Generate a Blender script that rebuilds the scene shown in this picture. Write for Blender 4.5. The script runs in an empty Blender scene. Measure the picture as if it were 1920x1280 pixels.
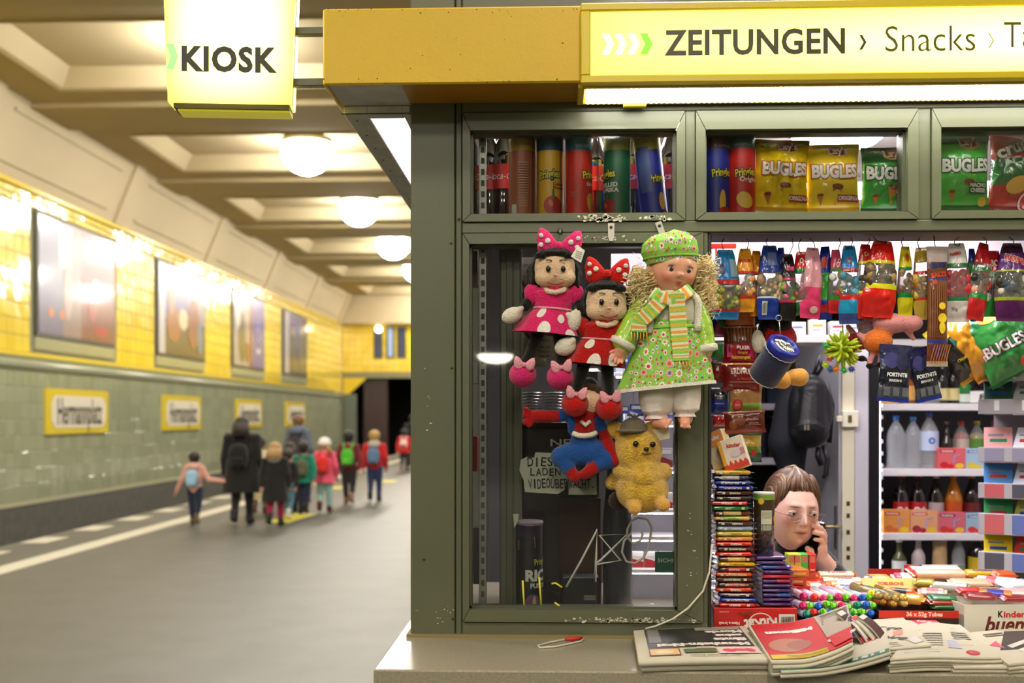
import bpy, bmesh, math, random
import numpy as np
from mathutils import Vector, Matrix, Euler
R = math.radians
PI = math.pi
sc = bpy.context.scene
col = sc.collection
rnd = random.Random(7)

# ---------------------------------------------------------------- camera
F, D, H, TH = 2143.0, 3.06, 1.62, math.atan(80 / 2143.0)
CS, SN = math.cos(TH), math.sin(TH)
cam_data = bpy.data.cameras.new('camera')
cam = bpy.data.objects.new('camera', cam_data)
col.objects.link(cam)
cam.location = (0, -D, H)
cam.rotation_euler = (R(90), 0, TH)
cam_data.sensor_width = 36
cam_data.lens = F / 1920 * 36
cam_data.shift_y = 142 / 1920
cam_data.clip_start = 0.05
cam_data.clip_end = 200
cam_data.dof.use_dof = True
cam_data.dof.focus_distance = 3.02
cam_data.dof.aperture_fstop = 3.0
sc.camera = cam

# ---------------------------------------------------------------- light and exposure
w = bpy.data.worlds.new('world')
sc.world = w
w.use_nodes = True
w.node_tree.nodes['Background'].inputs[0].default_value = (1.0, 0.95, 0.88, 1)
w.node_tree.nodes['Background'].inputs[1].default_value = 0.10
sc.view_settings.view_transform = 'Standard'
sc.view_settings.look = 'None'
sc.view_settings.gamma = 1
sc.view_settings.use_curve_mapping = False
sc.view_settings.exposure = 0.0
sc.cycles.use_denoising = True
sc.cycles.max_bounces = 8
sc.cycles.diffuse_bounces = 3
sc.cycles.glossy_bounces = 3
sc.cycles.transmission_bounces = 6
sc.cycles.transparent_max_bounces = 16
sc.cycles.caustics_reflective = False
sc.cycles.caustics_refractive = False
sc.cycles.sample_clamp_indirect = 6
HALL_LAMP = 62.0       # emission of the globe lamps in the hall
FLUO = 12.0            # fluorescent tube under the canopy
SIDE_LAMP = 2.6
SHOP = 30.0            # lamp in the shop ceiling
SHOP_FILL = 12.0       # emission of the unseen fill panels added in the shop
FRIDGE_LAMP = 4.0

# ---------------------------------------------------------------- helpers
def W(px, py, Y):
    """world point seen at pixel (px, py) on the vertical plane Y"""
    y = Y + D
    u = (px - 960) / F
    x = y * (u * CS - SN) / (CS + u * SN)
    d = -x * SN + y * CS
    return Vector((x, Y, H - (py - 782) / F * d))


def WX(px, Y): return W(px, 782, Y).x


def WZ(py, Y, px=1040): return W(px, py, Y).z


def PM(Y): return F / (Y + D)          # pixels per metre at plane Y


def lin(c):
    if isinstance(c, str):
        c = c.lstrip('#')
        c = [int(c[i:i + 2], 16) / 255 for i in (0, 2, 4)]
        c = [x / 12.92 if x <= .04045 else ((x + .055) / 1.055) ** 2.4 for x in c]
    return tuple(c)


_mats = {}


def mat(c, rough=.5, metal=0., coat=0., emit=0., bump=0., bscale=40., var=0., vscale=6., sheen=0., alpha=1., trans=0., spec=.5, c2=None, name=None, sss=0.):
    key = (c if isinstance(c, str) else tuple(c), rough, metal, coat, emit, bump, bscale, var, vscale, sheen, alpha, trans, spec, c2, sss)
    if key in _mats: return _mats[key]
    m = bpy.data.materials.new(name or 'm%d' % len(_mats))
    m.use_nodes = True
    nt = m.node_tree
    b = nt.nodes['Principled BSDF']
    L = lin(c)
    b.inputs['Base Color'].default_value = (*L, 1)
    b.inputs['Roughness'].default_value = rough
    b.inputs['Metallic'].default_value = metal
    b.inputs['Coat Weight'].default_value = coat
    b.inputs['Coat Roughness'].default_value = .08
    b.inputs['Sheen Weight'].default_value = sheen
    b.inputs['Specular IOR Level'].default_value = spec
    b.inputs['Alpha'].default_value = alpha
    b.inputs['Transmission Weight'].default_value = trans
    if sss:
        b.inputs['Subsurface Weight'].default_value = sss
        b.inputs['Subsurface Radius'].default_value = (.012, .005, .003)
    if emit:
        b.inputs['Emission Color'].default_value = (*L, 1)
        b.inputs['Emission Strength'].default_value = emit
    if bump or var:
        tc = nt.nodes.new('ShaderNodeTexCoord')
        if var:
            n = nt.nodes.new('ShaderNodeTexNoise')
            n.inputs['Scale'].default_value = vscale
            n.inputs['Detail'].default_value = 6
            nt.links.new(tc.outputs['Object'], n.inputs['Vector'])
            r = nt.nodes.new('ShaderNodeValToRGB')
            r.color_ramp.elements[0].position = .3
            r.color_ramp.elements[1].position = .7
            Lb = lin(c2) if c2 else tuple(x * (1 - var) for x in L)
            r.color_ramp.elements[0].color = (*Lb, 1)
            r.color_ramp.elements[1].color = (*L, 1)
            nt.links.new(n.outputs['Fac'], r.inputs['Fac'])
            nt.links.new(r.outputs['Color'], b.inputs['Base Color'])
        if bump:
            n = nt.nodes.new('ShaderNodeTexNoise')
            n.inputs['Scale'].default_value = bscale
            n.inputs['Detail'].default_value = 3
            nt.links.new(tc.outputs['Object'], n.inputs['Vector'])
            bp = nt.nodes.new('ShaderNodeBump')
            bp.inputs['Strength'].default_value = bump
            bp.inputs['Distance'].default_value = .01
            nt.links.new(n.outputs['Fac'], bp.inputs['Height'])
            nt.links.new(bp.outputs['Normal'], b.inputs['Normal'])
    _mats[key] = m
    return m


def film(c, **k): return mat(c, rough=k.pop('rough', .22), coat=k.pop('coat', .5), bump=k.pop('bump', .35), bscale=k.pop('bscale', 28), **k)


def card(c, **k): return mat(c, rough=.42, coat=.15, **k)


def ink(c): return mat(c, rough=.4)


def plush(c): return mat(c, rough=.95, sheen=.25, bump=.6, bscale=260, var=.12, vscale=60, spec=.1)


def glass_mat(tint=(.97, .98, .97), refl=.6, haze=0.0, name='pane glass'):
    m = bpy.data.materials.new(name)
    m.use_nodes = True
    nt = m.node_tree
    nt.nodes.clear()
    o = nt.nodes.new('ShaderNodeOutputMaterial')
    t = nt.nodes.new('ShaderNodeBsdfTransparent')
    t.inputs[0].default_value = (*tint, 1)
    g = nt.nodes.new('ShaderNodeBsdfGlossy')
    g.inputs['Roughness'].default_value = .02
    g.inputs['Color'].default_value = (refl, refl, refl, 1)
    fr = nt.nodes.new('ShaderNodeFresnel')
    fr.inputs['IOR'].default_value = 1.5
    mx = nt.nodes.new('ShaderNodeMixShader')
    nt.links.new(fr.outputs[0], mx.inputs[0])
    nt.links.new(t.outputs[0], mx.inputs[1])
    nt.links.new(g.outputs[0], mx.inputs[2])
    last = mx
    if haze:
        df = nt.nodes.new('ShaderNodeBsdfDiffuse')
        df.inputs[0].default_value = (.8, .8, .8, 1)
        m2 = nt.nodes.new('ShaderNodeMixShader')
        m2.inputs[0].default_value = haze
        nt.links.new(mx.outputs[0], m2.inputs[1])
        nt.links.new(df.outputs[0], m2.inputs[2])
        last = m2
    nt.links.new(last.outputs[0], o.inputs[0])
    return m


class MB:
    """collects geometry with materials, then links it as ONE mesh object"""
    def __init__(s): s.v, s.f, s.m, s.sm, s.mats, s.T = [], [], [], [], [], None

    def mi(s, m):
        if m not in s.mats: s.mats.append(m)
        return s.mats.index(m)

    def add(s, vs, fs, m, smooth=False):
        n = len(s.v)
        if s.T is not None: vs = [s.T @ Vector(p) for p in vs]
        s.v.extend(tuple(p) for p in vs)
        i = s.mi(m)
        for f in fs:
            s.f.append(tuple(k + n for k in f)); s.m.append(i); s.sm.append(smooth)
        return s

    def box(s, lo, hi, m, bev=0.):
        x0, y0, z0 = lo; x1, y1, z1 = hi
        if x0 > x1: x0, x1 = x1, x0
        if y0 > y1: y0, y1 = y1, y0
        if z0 > z1: z0, z1 = z1, z0
        b = min(bev, (x1 - x0) * .45, (y1 - y0) * .45, (z1 - z0) * .45)
        if b <= 0:
            vs = [(x0, y0, z0), (x1, y0, z0), (x1, y1, z0), (x0, y1, z0), (x0, y0, z1), (x1, y0, z1), (x1, y1, z1), (x0, y1, z1)]
            fs = [(0, 3, 2, 1), (4, 5, 6, 7), (0, 1, 5, 4), (1, 2, 6, 5), (2, 3, 7, 6), (3, 0, 4, 7)]
            return s.add(vs, fs, m)
        vs, idx = [], {}
        for i, sx in enumerate((0, 1)):
            for j, sy in enumerate((0, 1)):
                for k, sz in enumerate((0, 1)):
                    X, Y, Z = (x0, x1)[sx], (y0, y1)[sy], (z0, z1)[sz]
                    ix, iy, iz = X + (b, -b)[sx], Y + (b, -b)[sy], Z + (b, -b)[sz]
                    idx[i, j, k, 0] = len(vs); vs.append((X, iy, iz))
                    idx[i, j, k, 1] = len(vs); vs.append((ix, Y, iz))
                    idx[i, j, k, 2] = len(vs); vs.append((ix, iy, Z))
        g = lambda i, j, k, a: idx[i, j, k, a]
        fs = []
        for i in (0, 1):
            q = [g(i, 0, 0, 0), g(i, 1, 0, 0), g(i, 1, 1, 0), g(i, 0, 1, 0)]
            fs.append(q if i else q[::-1])
            q = [g(0, i, 0, 1), g(1, i, 0, 1), g(1, i, 1, 1), g(0, i, 1, 1)]
            fs.append(q[::-1] if i else q)
            q = [g(0, 0, i, 2), g(1, 0, i, 2), g(1, 1, i, 2), g(0, 1, i, 2)]
            fs.append(q if i else q[::-1])
        for i in (0, 1):
            for j in (0, 1):
                fs.append([g(i, j, 0, 0), g(i, j, 1, 0), g(i, j, 1, 1), g(i, j, 0, 1)])
                fs.append([g(i, 0, j, 0), g(i, 1, j, 0), g(i, 1, j, 2), g(i, 0, j, 2)])
                fs.append([g(0, i, j, 1), g(1, i, j, 1), g(1, i, j, 2), g(0, i, j, 2)])
                for k in (0, 1): fs.append([g(i, j, k, 0), g(i, j, k, 1), g(i, j, k, 2)])
        return s.add(vs, fs, m)

    def lathe(s, prof, m, n=20, c=(0, 0, 0), smooth=True, cap=True, axis=None, ang=None):
        """prof: [(r, h, [mat])]; axis: direction of h"""
        c = Vector(c)
        q = Vector((0, 0, 1)).rotation_difference(Vector(axis)) if axis is not None else None
        vs = []
        for p in prof:
            for k in range(n):
                a = 2 * PI * k / n
                v = Vector((p[0] * math.cos(a), p[0] * math.sin(a), p[1]))
                if q: v = q @ v
                vs.append(c + v)
        for i in range(len(prof) - 1):
            mm = prof[i][2] if len(prof[i]) > 2 and prof[i][2] else m
            base = i * n
            fs = [(base + k, base + (k + 1) % n, base + n + (k + 1) % n, base + n + k) for k in range(n)]
            if i == 0:
                off = len(s.v)
                s.add(vs, fs, mm, smooth)
            else:
                j = s.mi(mm)
                for f in fs:
                    s.f.append(tuple(x + off for x in f)); s.m.append(j); s.sm.append(smooth)
        if cap:
            m0 = prof[0][2] if len(prof[0]) > 2 and prof[0][2] else m
            m1 = prof[-2][2] if len(prof[-2]) > 2 and prof[-2][2] else m
            if prof[0][0] > 1e-6:
                s.f.append(tuple(off + k for k in range(n))[::-1]); s.m.append(s.mi(m0)); s.sm.append(False)
            if prof[-1][0] > 1e-6:
                e = off + (len(prof) - 1) * n
                s.f.append(tuple(e + k for k in range(n))); s.m.append(s.mi(m1)); s.sm.append(False)
        return s

    def tube(s, pts, r, m, n=8, closed=False, smooth=True):
        pts = [Vector(p) for p in pts]
        N = len(pts)
        rs = r if isinstance(r, (list, tuple)) else [r] * N
        vs, up = [], Vector((0, 0, 1))
        prev = None
        for i, p in enumerate(pts):
            a = pts[(i - 1) % N] if (closed or i > 0) else p
            b = pts[(i + 1) % N] if (closed or i < N - 1) else p
            t = (b - a)
            t = t.normalized() if t.length > 1e-9 else Vector((0, 0, 1))
            if prev is None:
                u = t.cross(up)
                if u.length < 1e-3: u = t.cross(Vector((1, 0, 0)))
            else:
                u = prev - t * prev.dot(t)
                if u.length < 1e-4: u = t.cross(up)
            u.normalize(); prev = u
            v = t.cross(u)
            for k in range(n):
                a = 2 * PI * k / n
                vs.append(p + (u * math.cos(a) + v * math.sin(a)) * rs[i])
        fs = []
        for i in range(N if closed else N - 1):
            a, b = i * n, ((i + 1) % N) * n
            fs += [(a + k, a + (k + 1) % n, b + (k + 1) % n, b + k) for k in range(n)]
        s.add(vs, fs, m, smooth)
        if not closed:
            o = len(s.v) - len(vs)
            for e, rev in ((0, True), ((N - 1) * n, False)):
                f = tuple(o + e + k for k in range(n))
                s.f.append(f[::-1] if rev else f); s.m.append(s.mi(m)); s.sm.append(False)
        return s

    def ell(s, c, r, m, n=16, k=10, rot=None, smooth=True):
        c = Vector(c)
        if not hasattr(r, '__len__'): r = (r, r, r)
        vs, fs = [], []
        for i in range(k + 1):
            th = PI * i / k
            for j in range(n):
                a = 2 * PI * j / n
                p = Vector((r[0] * math.sin(th) * math.cos(a), r[1] * math.sin(th) * math.sin(a), r[2] * math.cos(th)))
                if rot is not None: p = rot @ p
                vs.append(c + p)
        for i in range(k):
            for j in range(n):
                a, b = i * n + j, i * n + (j + 1) % n
                if i == 0: fs.append((a, a + n, b + n))
                elif i == k - 1: fs.append((a, a + n, b))
                else: fs.append((a, a + n, b + n, b))
        return s.add(vs, fs, m, smooth)

    def grid(s, fn, nu, nv, m, smooth=True, mfn=None, wrap=False):
        """fn(u, v) for u, v in 0..1"""
        vs = [fn(i / nu, j / nv) for j in range(nv + 1) for i in range(nu + 1)]
        o = len(s.v)
        s.add(vs, [], m)
        for j in range(nv):
            for i in range(nu):
                a = o + j * (nu + 1) + i
                mm = mfn((i + .5) / nu, (j + .5) / nv) if mfn else m
                if mm is None: continue
                s.f.append((a, a + 1, a + nu + 2, a + nu + 1)); s.m.append(s.mi(mm)); s.sm.append(smooth)
        return s

    def poly(s, pts, m, thick=None):
        """flat polygon from 3-D points; thick = vector"""
        pts = [Vector(p) for p in pts]
        n = len(pts)
        if thick is None: return s.add(pts, [tuple(range(n))], m)
        t = Vector(thick)
        fs = [tuple(range(n)), tuple(range(2 * n - 1, n - 1, -1))] + [(i + n, (i + 1) % n + n, (i + 1) % n, i) for i in range(n)]
        return s.add(pts + [p + t for p in pts], fs, m)

    def build(s, name, parent=None, loc=None, rot=None, recalc=False, **props):
        me = bpy.data.meshes.new(name)
        me.from_pydata(s.v, [], s.f)
        for m in s.mats: me.materials.append(m)
        me.polygons.foreach_set('material_index', s.m)
        me.polygons.foreach_set('use_smooth', s.sm)
        if recalc:
            bm = bmesh.new(); bm.from_mesh(me)
            bmesh.ops.remove_doubles(bm, verts=bm.verts, dist=1e-6)
            bmesh.ops.recalc_face_normals(bm, faces=bm.faces)
            bm.to_mesh(me); bm.free()
        me.update()
        return link(name, me, parent, loc, rot, **props)


def link(name, me, parent=None, loc=None, rot=None, **props):
    o = bpy.data.objects.new(name, me)
    col.objects.link(o)
    if parent: o.parent = parent
    if loc is not None: o.location = loc
    if rot is not None: o.rotation_euler = rot
    for k, v in props.items(): o[k] = v
    return o


def thing(name, label, cat, loc=(0, 0, 0), rot=(0, 0, 0), group=None):
    o = bpy.data.objects.new(name, None)
    o.empty_display_size = .05
    col.objects.link(o)
    o.location = loc
    o.rotation_euler = rot if hasattr(rot, '__len__') else (0, 0, rot)
    o['label'] = label; o['category'] = cat
    if group: o['group'] = group
    return o


def tag(o, label, cat, group=None):
    o['label'] = label; o['category'] = cat
    if group: o['group'] = group
    return o


_kids = {}


def kids_of(o):
    return [c for c in col.objects if c.parent == o]


def dup(root, loc, rot=None, label=None, group=None):
    kids = root.get('_k')
    r = root.copy(); col.objects.link(r)
    r.location = loc
    if rot is not None: r.rotation_euler = rot if hasattr(rot, '__len__') else (0, 0, rot)
    if label: r['label'] = label
    if group: r['group'] = group
    for ch in root.children:
        c = ch.copy(); col.objects.link(c); c.parent = r
        for g in ch.children:
            d = g.copy(); col.objects.link(d); d.parent = c
    return r


_txt = {}


def subdiv(v, f, L):
    """split long glyph faces so that lettering can follow a curved surface"""
    bm = bmesh.new()
    vs = [bm.verts.new((x, y, 0)) for x, y in v]
    for q in f:
        try: bm.faces.new([vs[i] for i in q])
        except ValueError: pass
    for _ in range(3):
        bmesh.ops.triangulate(bm, faces=bm.faces)
        es = [e for e in bm.edges if e.calc_length() > L]
        if not es: break
        bmesh.ops.subdivide_edges(bm, edges=es, cuts=1, use_grid_fill=False)
    bmesh.ops.triangulate(bm, faces=bm.faces)
    bm.verts.index_update()
    out = [(p.co.x, p.co.y) for p in bm.verts], [tuple(x.index for x in q.verts) for q in bm.faces]
    bm.free()
    return out




def text2d(body, size, bold=0., sx=1., shear=0., align='CENTER', spacing=1.):
    """flat glyph mesh: verts (x, y), faces, laid out about the origin"""
    key = (body, size, bold, sx, shear, align, spacing)
    if key in _txt: return _txt[key]
    cu = bpy.data.curves.new('t', 'FONT')
    cu.body = body; cu.size = size; cu.align_x = align; cu.align_y = 'CENTER'
    cu.offset = bold; cu.shear = shear; cu.resolution_u = 3; cu.space_character = spacing
    ob = bpy.data.objects.new('t', cu)
    me = ob.to_mesh()
    v = [(p.co.x * sx, p.co.y) for p in me.vertices]
    f = [tuple(p.vertices) for p in me.polygons]
    ob.to_mesh_clear()
    if size >= .025 and size < .1: v, f = subdiv(v, f, max(.004, size * .16))
    bpy.data.objects.remove(ob); bpy.data.curves.remove(cu)
    _txt[key] = (v, f)
    return v, f


def text_on(mb, body, size, fn, m, **k):
    """lay lettering on a surface: fn(x, y) -> 3-D"""
    v, f = text2d(body, size, **k)
    mb.add([fn(x, y) for x, y in v], f, m)
    return mb


def ellipse_on(mb, cx, cy, rx, ry, fn, m, n=20, rings=3, rot=0.):
    c, s_ = math.cos(rot), math.sin(rot)
    def p(r, a):
        x, y = rx * r * math.cos(a), ry * r * math.sin(a)
        return fn(cx + x * c - y * s_, cy + x * s_ + y * c)
    vs = [p(0, 0)] + [p((i + 1) / rings, 2 * PI * k / n) for i in range(rings) for k in range(n)]
    fs = [(0, 1 + k, 1 + (k + 1) % n) for k in range(n)]
    for i in range(rings - 1):
        a, b = 1 + i * n, 1 + (i + 1) * n
        fs += [(a + k, b + k, b + (k + 1) % n, a + (k + 1) % n) for k in range(n)]
    return mb.add(vs, fs, m, True)


def rect_on(mb, x0, y0, x1, y1, fn, m, nu=12, nv=4, shear=0.):
    return mb.grid(lambda u, v: fn(x0 + (x1 - x0) * u + shear * (y1 - y0) * v, y0 + (y1 - y0) * v), nu, nv, m)


def poly_on(mb, pts, fn, m): return mb.add([fn(x, y) for x, y in pts], [tuple(range(len(pts)))], m)


# ---- organic bodies: tapered capsules and ellipsoids merged into one continuous skin
def blob(prims, voxel, smooth=4, name='body', parent=None, loc=None, rot=None, sub=0):
    """prims: ('c', p0, r0, p1, r1, mat) | ('e', c, (rx, ry, rz), mat[, Euler])"""
    mb = MB()
    tmp = mat('#808080')
    for p in prims:
        if p[0] == 'c':
            a, b = Vector(p[1]), Vector(p[3])
            mb.ell(a, p[2], tmp, 14, 9); mb.ell(b, p[4], tmp, 14, 9)
            ax = b - a
            L = ax.length
            if L > 1e-6: mb.lathe([(p[2] * .98, 0), (p[4] * .98, L)], tmp, 14, a, axis=ax)
        else:
            e = Euler(p[4]).to_matrix() if len(p) > 4 else None
            mb.ell(p[1], p[2], tmp, 18, 12, rot=e)
    me = bpy.data.meshes.new('t')
    me.from_pydata(mb.v, [], mb.f)
    ob = bpy.data.objects.new('t', me)
    col.objects.link(ob)
    md = ob.modifiers.new('r', 'REMESH'); md.mode = 'VOXEL'; md.voxel_size = voxel; md.adaptivity = 0
    if smooth:
        ms = ob.modifiers.new('s', 'SMOOTH'); ms.factor = .5; ms.iterations = smooth
    dg = bpy.context.evaluated_depsgraph_get()
    out = bpy.data.meshes.new_from_object(ob.evaluated_get(dg))
    bpy.data.objects.remove(ob); bpy.data.meshes.remove(me)
    out.name = name
    out.materials.clear()
    n = len(out.polygons)
    cen = np.empty(n * 3); out.polygons.foreach_get('center', cen); cen = cen.reshape(-1, 3)
    best = np.full(n, 1e9); idx = np.zeros(n, int)
    mats = []
    for p in prims:
        if p[0] == 'c':
            a, b = np.array(p[1], float), np.array(p[3], float)
            ab = b - a; L2 = max(ab @ ab, 1e-12)
            t = np.clip(((cen - a) @ ab) / L2, 0, 1)
            d = np.linalg.norm(cen - (a + t[:, None] * ab), axis=1) - (p[2] + (p[4] - p[2]) * t)
            m = p[5]
        else:
            q = cen - np.array(p[1], float)
            if len(p) > 4: q = q @ np.array(Euler(p[4]).to_matrix())
            r = np.array(p[2], float)
            k = np.linalg.norm(q / r, axis=1)
            d = (k - 1) * r.min()
            m = p[3]
        if m not in mats: mats.append(m)
        w_ = d < best
        best[w_] = d[w_]; idx[w_] = mats.index(m)
    for m in mats: out.materials.append(m)
    out.polygons.foreach_set('material_index', idx.astype(np.int32))
    out.polygons.foreach_set('use_smooth', np.ones(n, bool))
    out.update()
    return link(name, out, parent, loc, rot)


def noise(x, y=0., z=0.):
    from mathutils import noise as nz
    return nz.noise(Vector((x, y, z)))
# ================================================================ the station hall
C0 = -D                                   # the camera's Y: distances below are measured from it
def YD(d): return C0 + d
XW = -9.9                                 # face of the wall across the track
HW = 53.0                                 # distance of the end wall
m_asph = mat('#5b5b59', rough=.42, bump=.25, bscale=120, var=.25, vscale=2.2)
m_dark = mat('#5c5b57', rough=.7, bump=.3, bscale=30, var=.3)
m_white = mat('#d8d3c4', rough=.5, var=.12, vscale=9)
m_greent = mat('#a2a68c', rough=.17, coat=.5)
m_greent2 = mat('#999e83', rough=.2, coat=.5)
m_yelt = mat('#f0d444', rough=.15, coat=.7)
m_yelt2 = mat('#e9ca38', rough=.17, coat=.7)
m_grout = mat('#8c896c', rough=.9)
m_ceil = mat('#b3a27c', rough=.85, var=.10, vscale=.7)
m_plas = mat('#c6b696', rough=.85, var=.06, vscale=.8)
m_coff = mat('#c4b592', rough=.85)

fl = MB().box((-6.95, YD(-30), -1.1), (2.6, YD(60), 0), m_asph).build('floor', kind='structure')
# painted lines on the platform
def lat(px, d): return (px - 1040) / F * d
mb = MB()
x = -5.86
mb.box((x - .15, YD(3), 0), (x + .15, YD(52), .004), m_white)
mb.build('white_line', fl)
m_dash = MB().box((-.17, -.36, 0), (.17, .36, .004), m_white)
first = None
for k in range(24):
    if first is None:
        first = m_dash.build('dash', fl, (-6.72, YD(11.6), 0))
    else:
        link('dash', first.data, fl, (-6.72, YD(11.6 + k * 1.62), 0))
m_yl = mat('#d8cf3a', rough=.5)
for px, py, ln in ((545, 972, .8), (727, 903, .4), (630, 915, .4)):
    d = F * H / (py - 782)
    MB().box((-.18, -ln, 0), (.18, ln, .004), m_yl).build('yellow_tactile_mark', fl, (lat(px, d), YD(d), 0), (0, 0, R(-4)))
# track pit
MB().box((XW, YD(5), -1.3), (-6.95, YD(60), -1.1), m_dark).build('trim_1', kind='structure')
rail = MB()
for xx in (-9.15, -7.72):
    rail.box((xx - .035, YD(5), -1.1), (xx + .035, YD(60), -.95), mat('#6b5a4c', rough=.4, metal=.7))
tag(rail.build('rails'), 'steel track rails in the pit below the platform edge', 'rails')

# wall across the track
wl = MB().box((XW - .5, YD(5), -1.3), (XW - .012, YD(HW), 7.6), m_grout).build('wall_left', kind='structure')
MB().box((XW - .03, YD(5), -1.1), (XW + .03, YD(HW), -.02), m_dark).build('plinth', wl)
MB().box((XW - .03, YD(5), -.02), (XW + .05, YD(HW), .05), mat('#b9b59c', rough=.3)).build('plinth_trim', wl)
TS = .305
posters, signs = [], []
for k in range(4):
    posters.append((21.4 + 6.63 * k, 25.3 + 6.63 * k)); signs.append((21.85 + 6.63 * k, 24.9 + 6.63 * k))
tiles = []
def free(d, z):
    for a, b in posters:
        if a - .12 < d < b + .12 and 2.98 < z < 5.64: return False
    for a, b in signs:
        if a < d < b and 1.27 < z < 2.19: return False
    return True
zrows = [(.06 + i * TS, 'g') for i in range(8)] + [(2.84 + i * TS, 'y') for i in range(9)]
nd = int((HW - 13) / TS)
for j in range(nd):
    d = 13 + j * TS
    for z, kd in zrows:
        if free(d + TS / 2, z + TS / 2): tiles.append((d, z, kd))
def tile_geo(y, z, rr, w=TS, h=TS):
    g, e = .004, .010
    t = [XW - .004 + rr.uniform(-.0035, .0035) for _ in range(4)]
    vs = [(XW - .013, y + g, z + g), (XW - .013, y + w - g, z + g), (XW - .013, y + w - g, z + h - g), (XW - .013, y + g, z + h - g),
          (t[0], y + g + e, z + g + e), (t[1], y + w - g - e, z + g + e), (t[2], y + w - g - e, z + h - g - e), (t[3], y + g + e, z + h - g - e)]
    fs = [(4, 7, 6, 5), (0, 4, 5, 1), (1, 5, 6, 2), (2, 6, 7, 3), (3, 7, 4, 0)]
    return vs, [f[::-1] for f in fs]
rr = random.Random(3)
protos = {}
near = sorted(range(len(tiles)), key=lambda i: abs(tiles[i][0] - 19.3))[:290]
nearset = set(near)
field = MB()
for i, (d, z, kd) in enumerate(tiles):
    vs, fs = tile_geo(0, 0, rr)
    if i in nearset:
        key = (kd, rr.randrange(10))
        if key not in protos:
            me = bpy.data.meshes.new('tile'); me.from_pydata(vs, [], fs)
            me.materials.append((m_greent if key[1] % 2 else m_greent2) if kd == 'g' else (m_yelt if key[1] % 2 else m_yelt2))
            protos[key] = me
        link('tile', protos[key], wl, (0, YD(d), z))
    else:
        mm = rr.choice((m_greent, m_greent2)) if kd == 'g' else rr.choice((m_yelt, m_yelt2))
        field.add([(a, b + YD(d), c + z) for a, b, c in vs], fs, mm)
# yellow courses above and below the poster panels, top mosaic band
band = MB()
j = 0
d = 13.
while d < HW - .1:
    for z, h, w_ in ((5.60, .12, .16), (5.73, .12, .16)):
        for q in range(2):
            vs, fs = tile_geo(0, 0, rr, w_, h)
            band.add([(a + .02 + rr.uniform(0, .006), b + YD(d + q * w_), c + z) for a, b, c in vs], fs, rr.choice((m_yelt, m_yelt2)))
    d += .32
band.box((XW, YD(13), 5.86), (XW + .06, YD(HW), 5.97), m_yelt2, .02)
band.build('mosaic_band', wl, kind='stuff')
field.build('tile_field', wl, kind='stuff')
# green moulding between the two tile fields
prof = [(0, 2.50), (.03, 2.52), (.11, 2.56), (.13, 2.62), (.05, 2.66), (.05, 2.70), (.09, 2.76), (.09, 2.83), (0, 2.84)]
mb = MB()
ya, yb = YD(13), YD(HW)
for (a, b), (c, e) in zip(prof, prof[1:]):
    mb.add([(XW - .03 + a, ya, b), (XW - .03 + a, yb, b), (XW - .03 + c, yb, e), (XW - .03 + c, ya, e)], [(0, 1, 2, 3)], m_greent if b < 2.75 else m_yelt)
mb.build('dado_moulding', wl)

# station signs with the name of the station
for k, (a, b) in enumerate(signs):
    t = thing('station_sign', ['yellow framed station name sign under the largest red poster', 'yellow framed station name sign second along the tiled wall', 'yellow framed station name sign partly behind woman in black coat', 'smallest yellow framed station name sign, above man in grey jacket'][k], 'sign', (XW, YD((a + b) / 2), 1.73), (0, 0, R(90)))
    hw_, hh = (b - a) / 2, .455
    f = MB()
    f.box((-hw_, -.05, -hh), (hw_, .03, hh), m_yelt, .015)
    f.build('sign_frame', t)
    iw, ih, ch = hw_ - .19, hh - .13, .15
    pts = [(-iw + ch, -ih), (iw - ch, -ih), (iw, -ih + ch), (iw, ih - ch), (iw - ch, ih), (-iw + ch, ih), (-iw, ih - ch), (-iw, -ih + ch)]
    MB().poly([(x, -.052, z) for x, z in pts], mat('#e4dccb', rough=.35), (0, -.01, 0)).build('name_panel', t)
    text_on(MB(), 'Hermannplatz', .74, lambda x, y: (x, -.066, y - .02), ink('#4a4740'), bold=.014, sx=.53).build('lettering', t)

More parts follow.
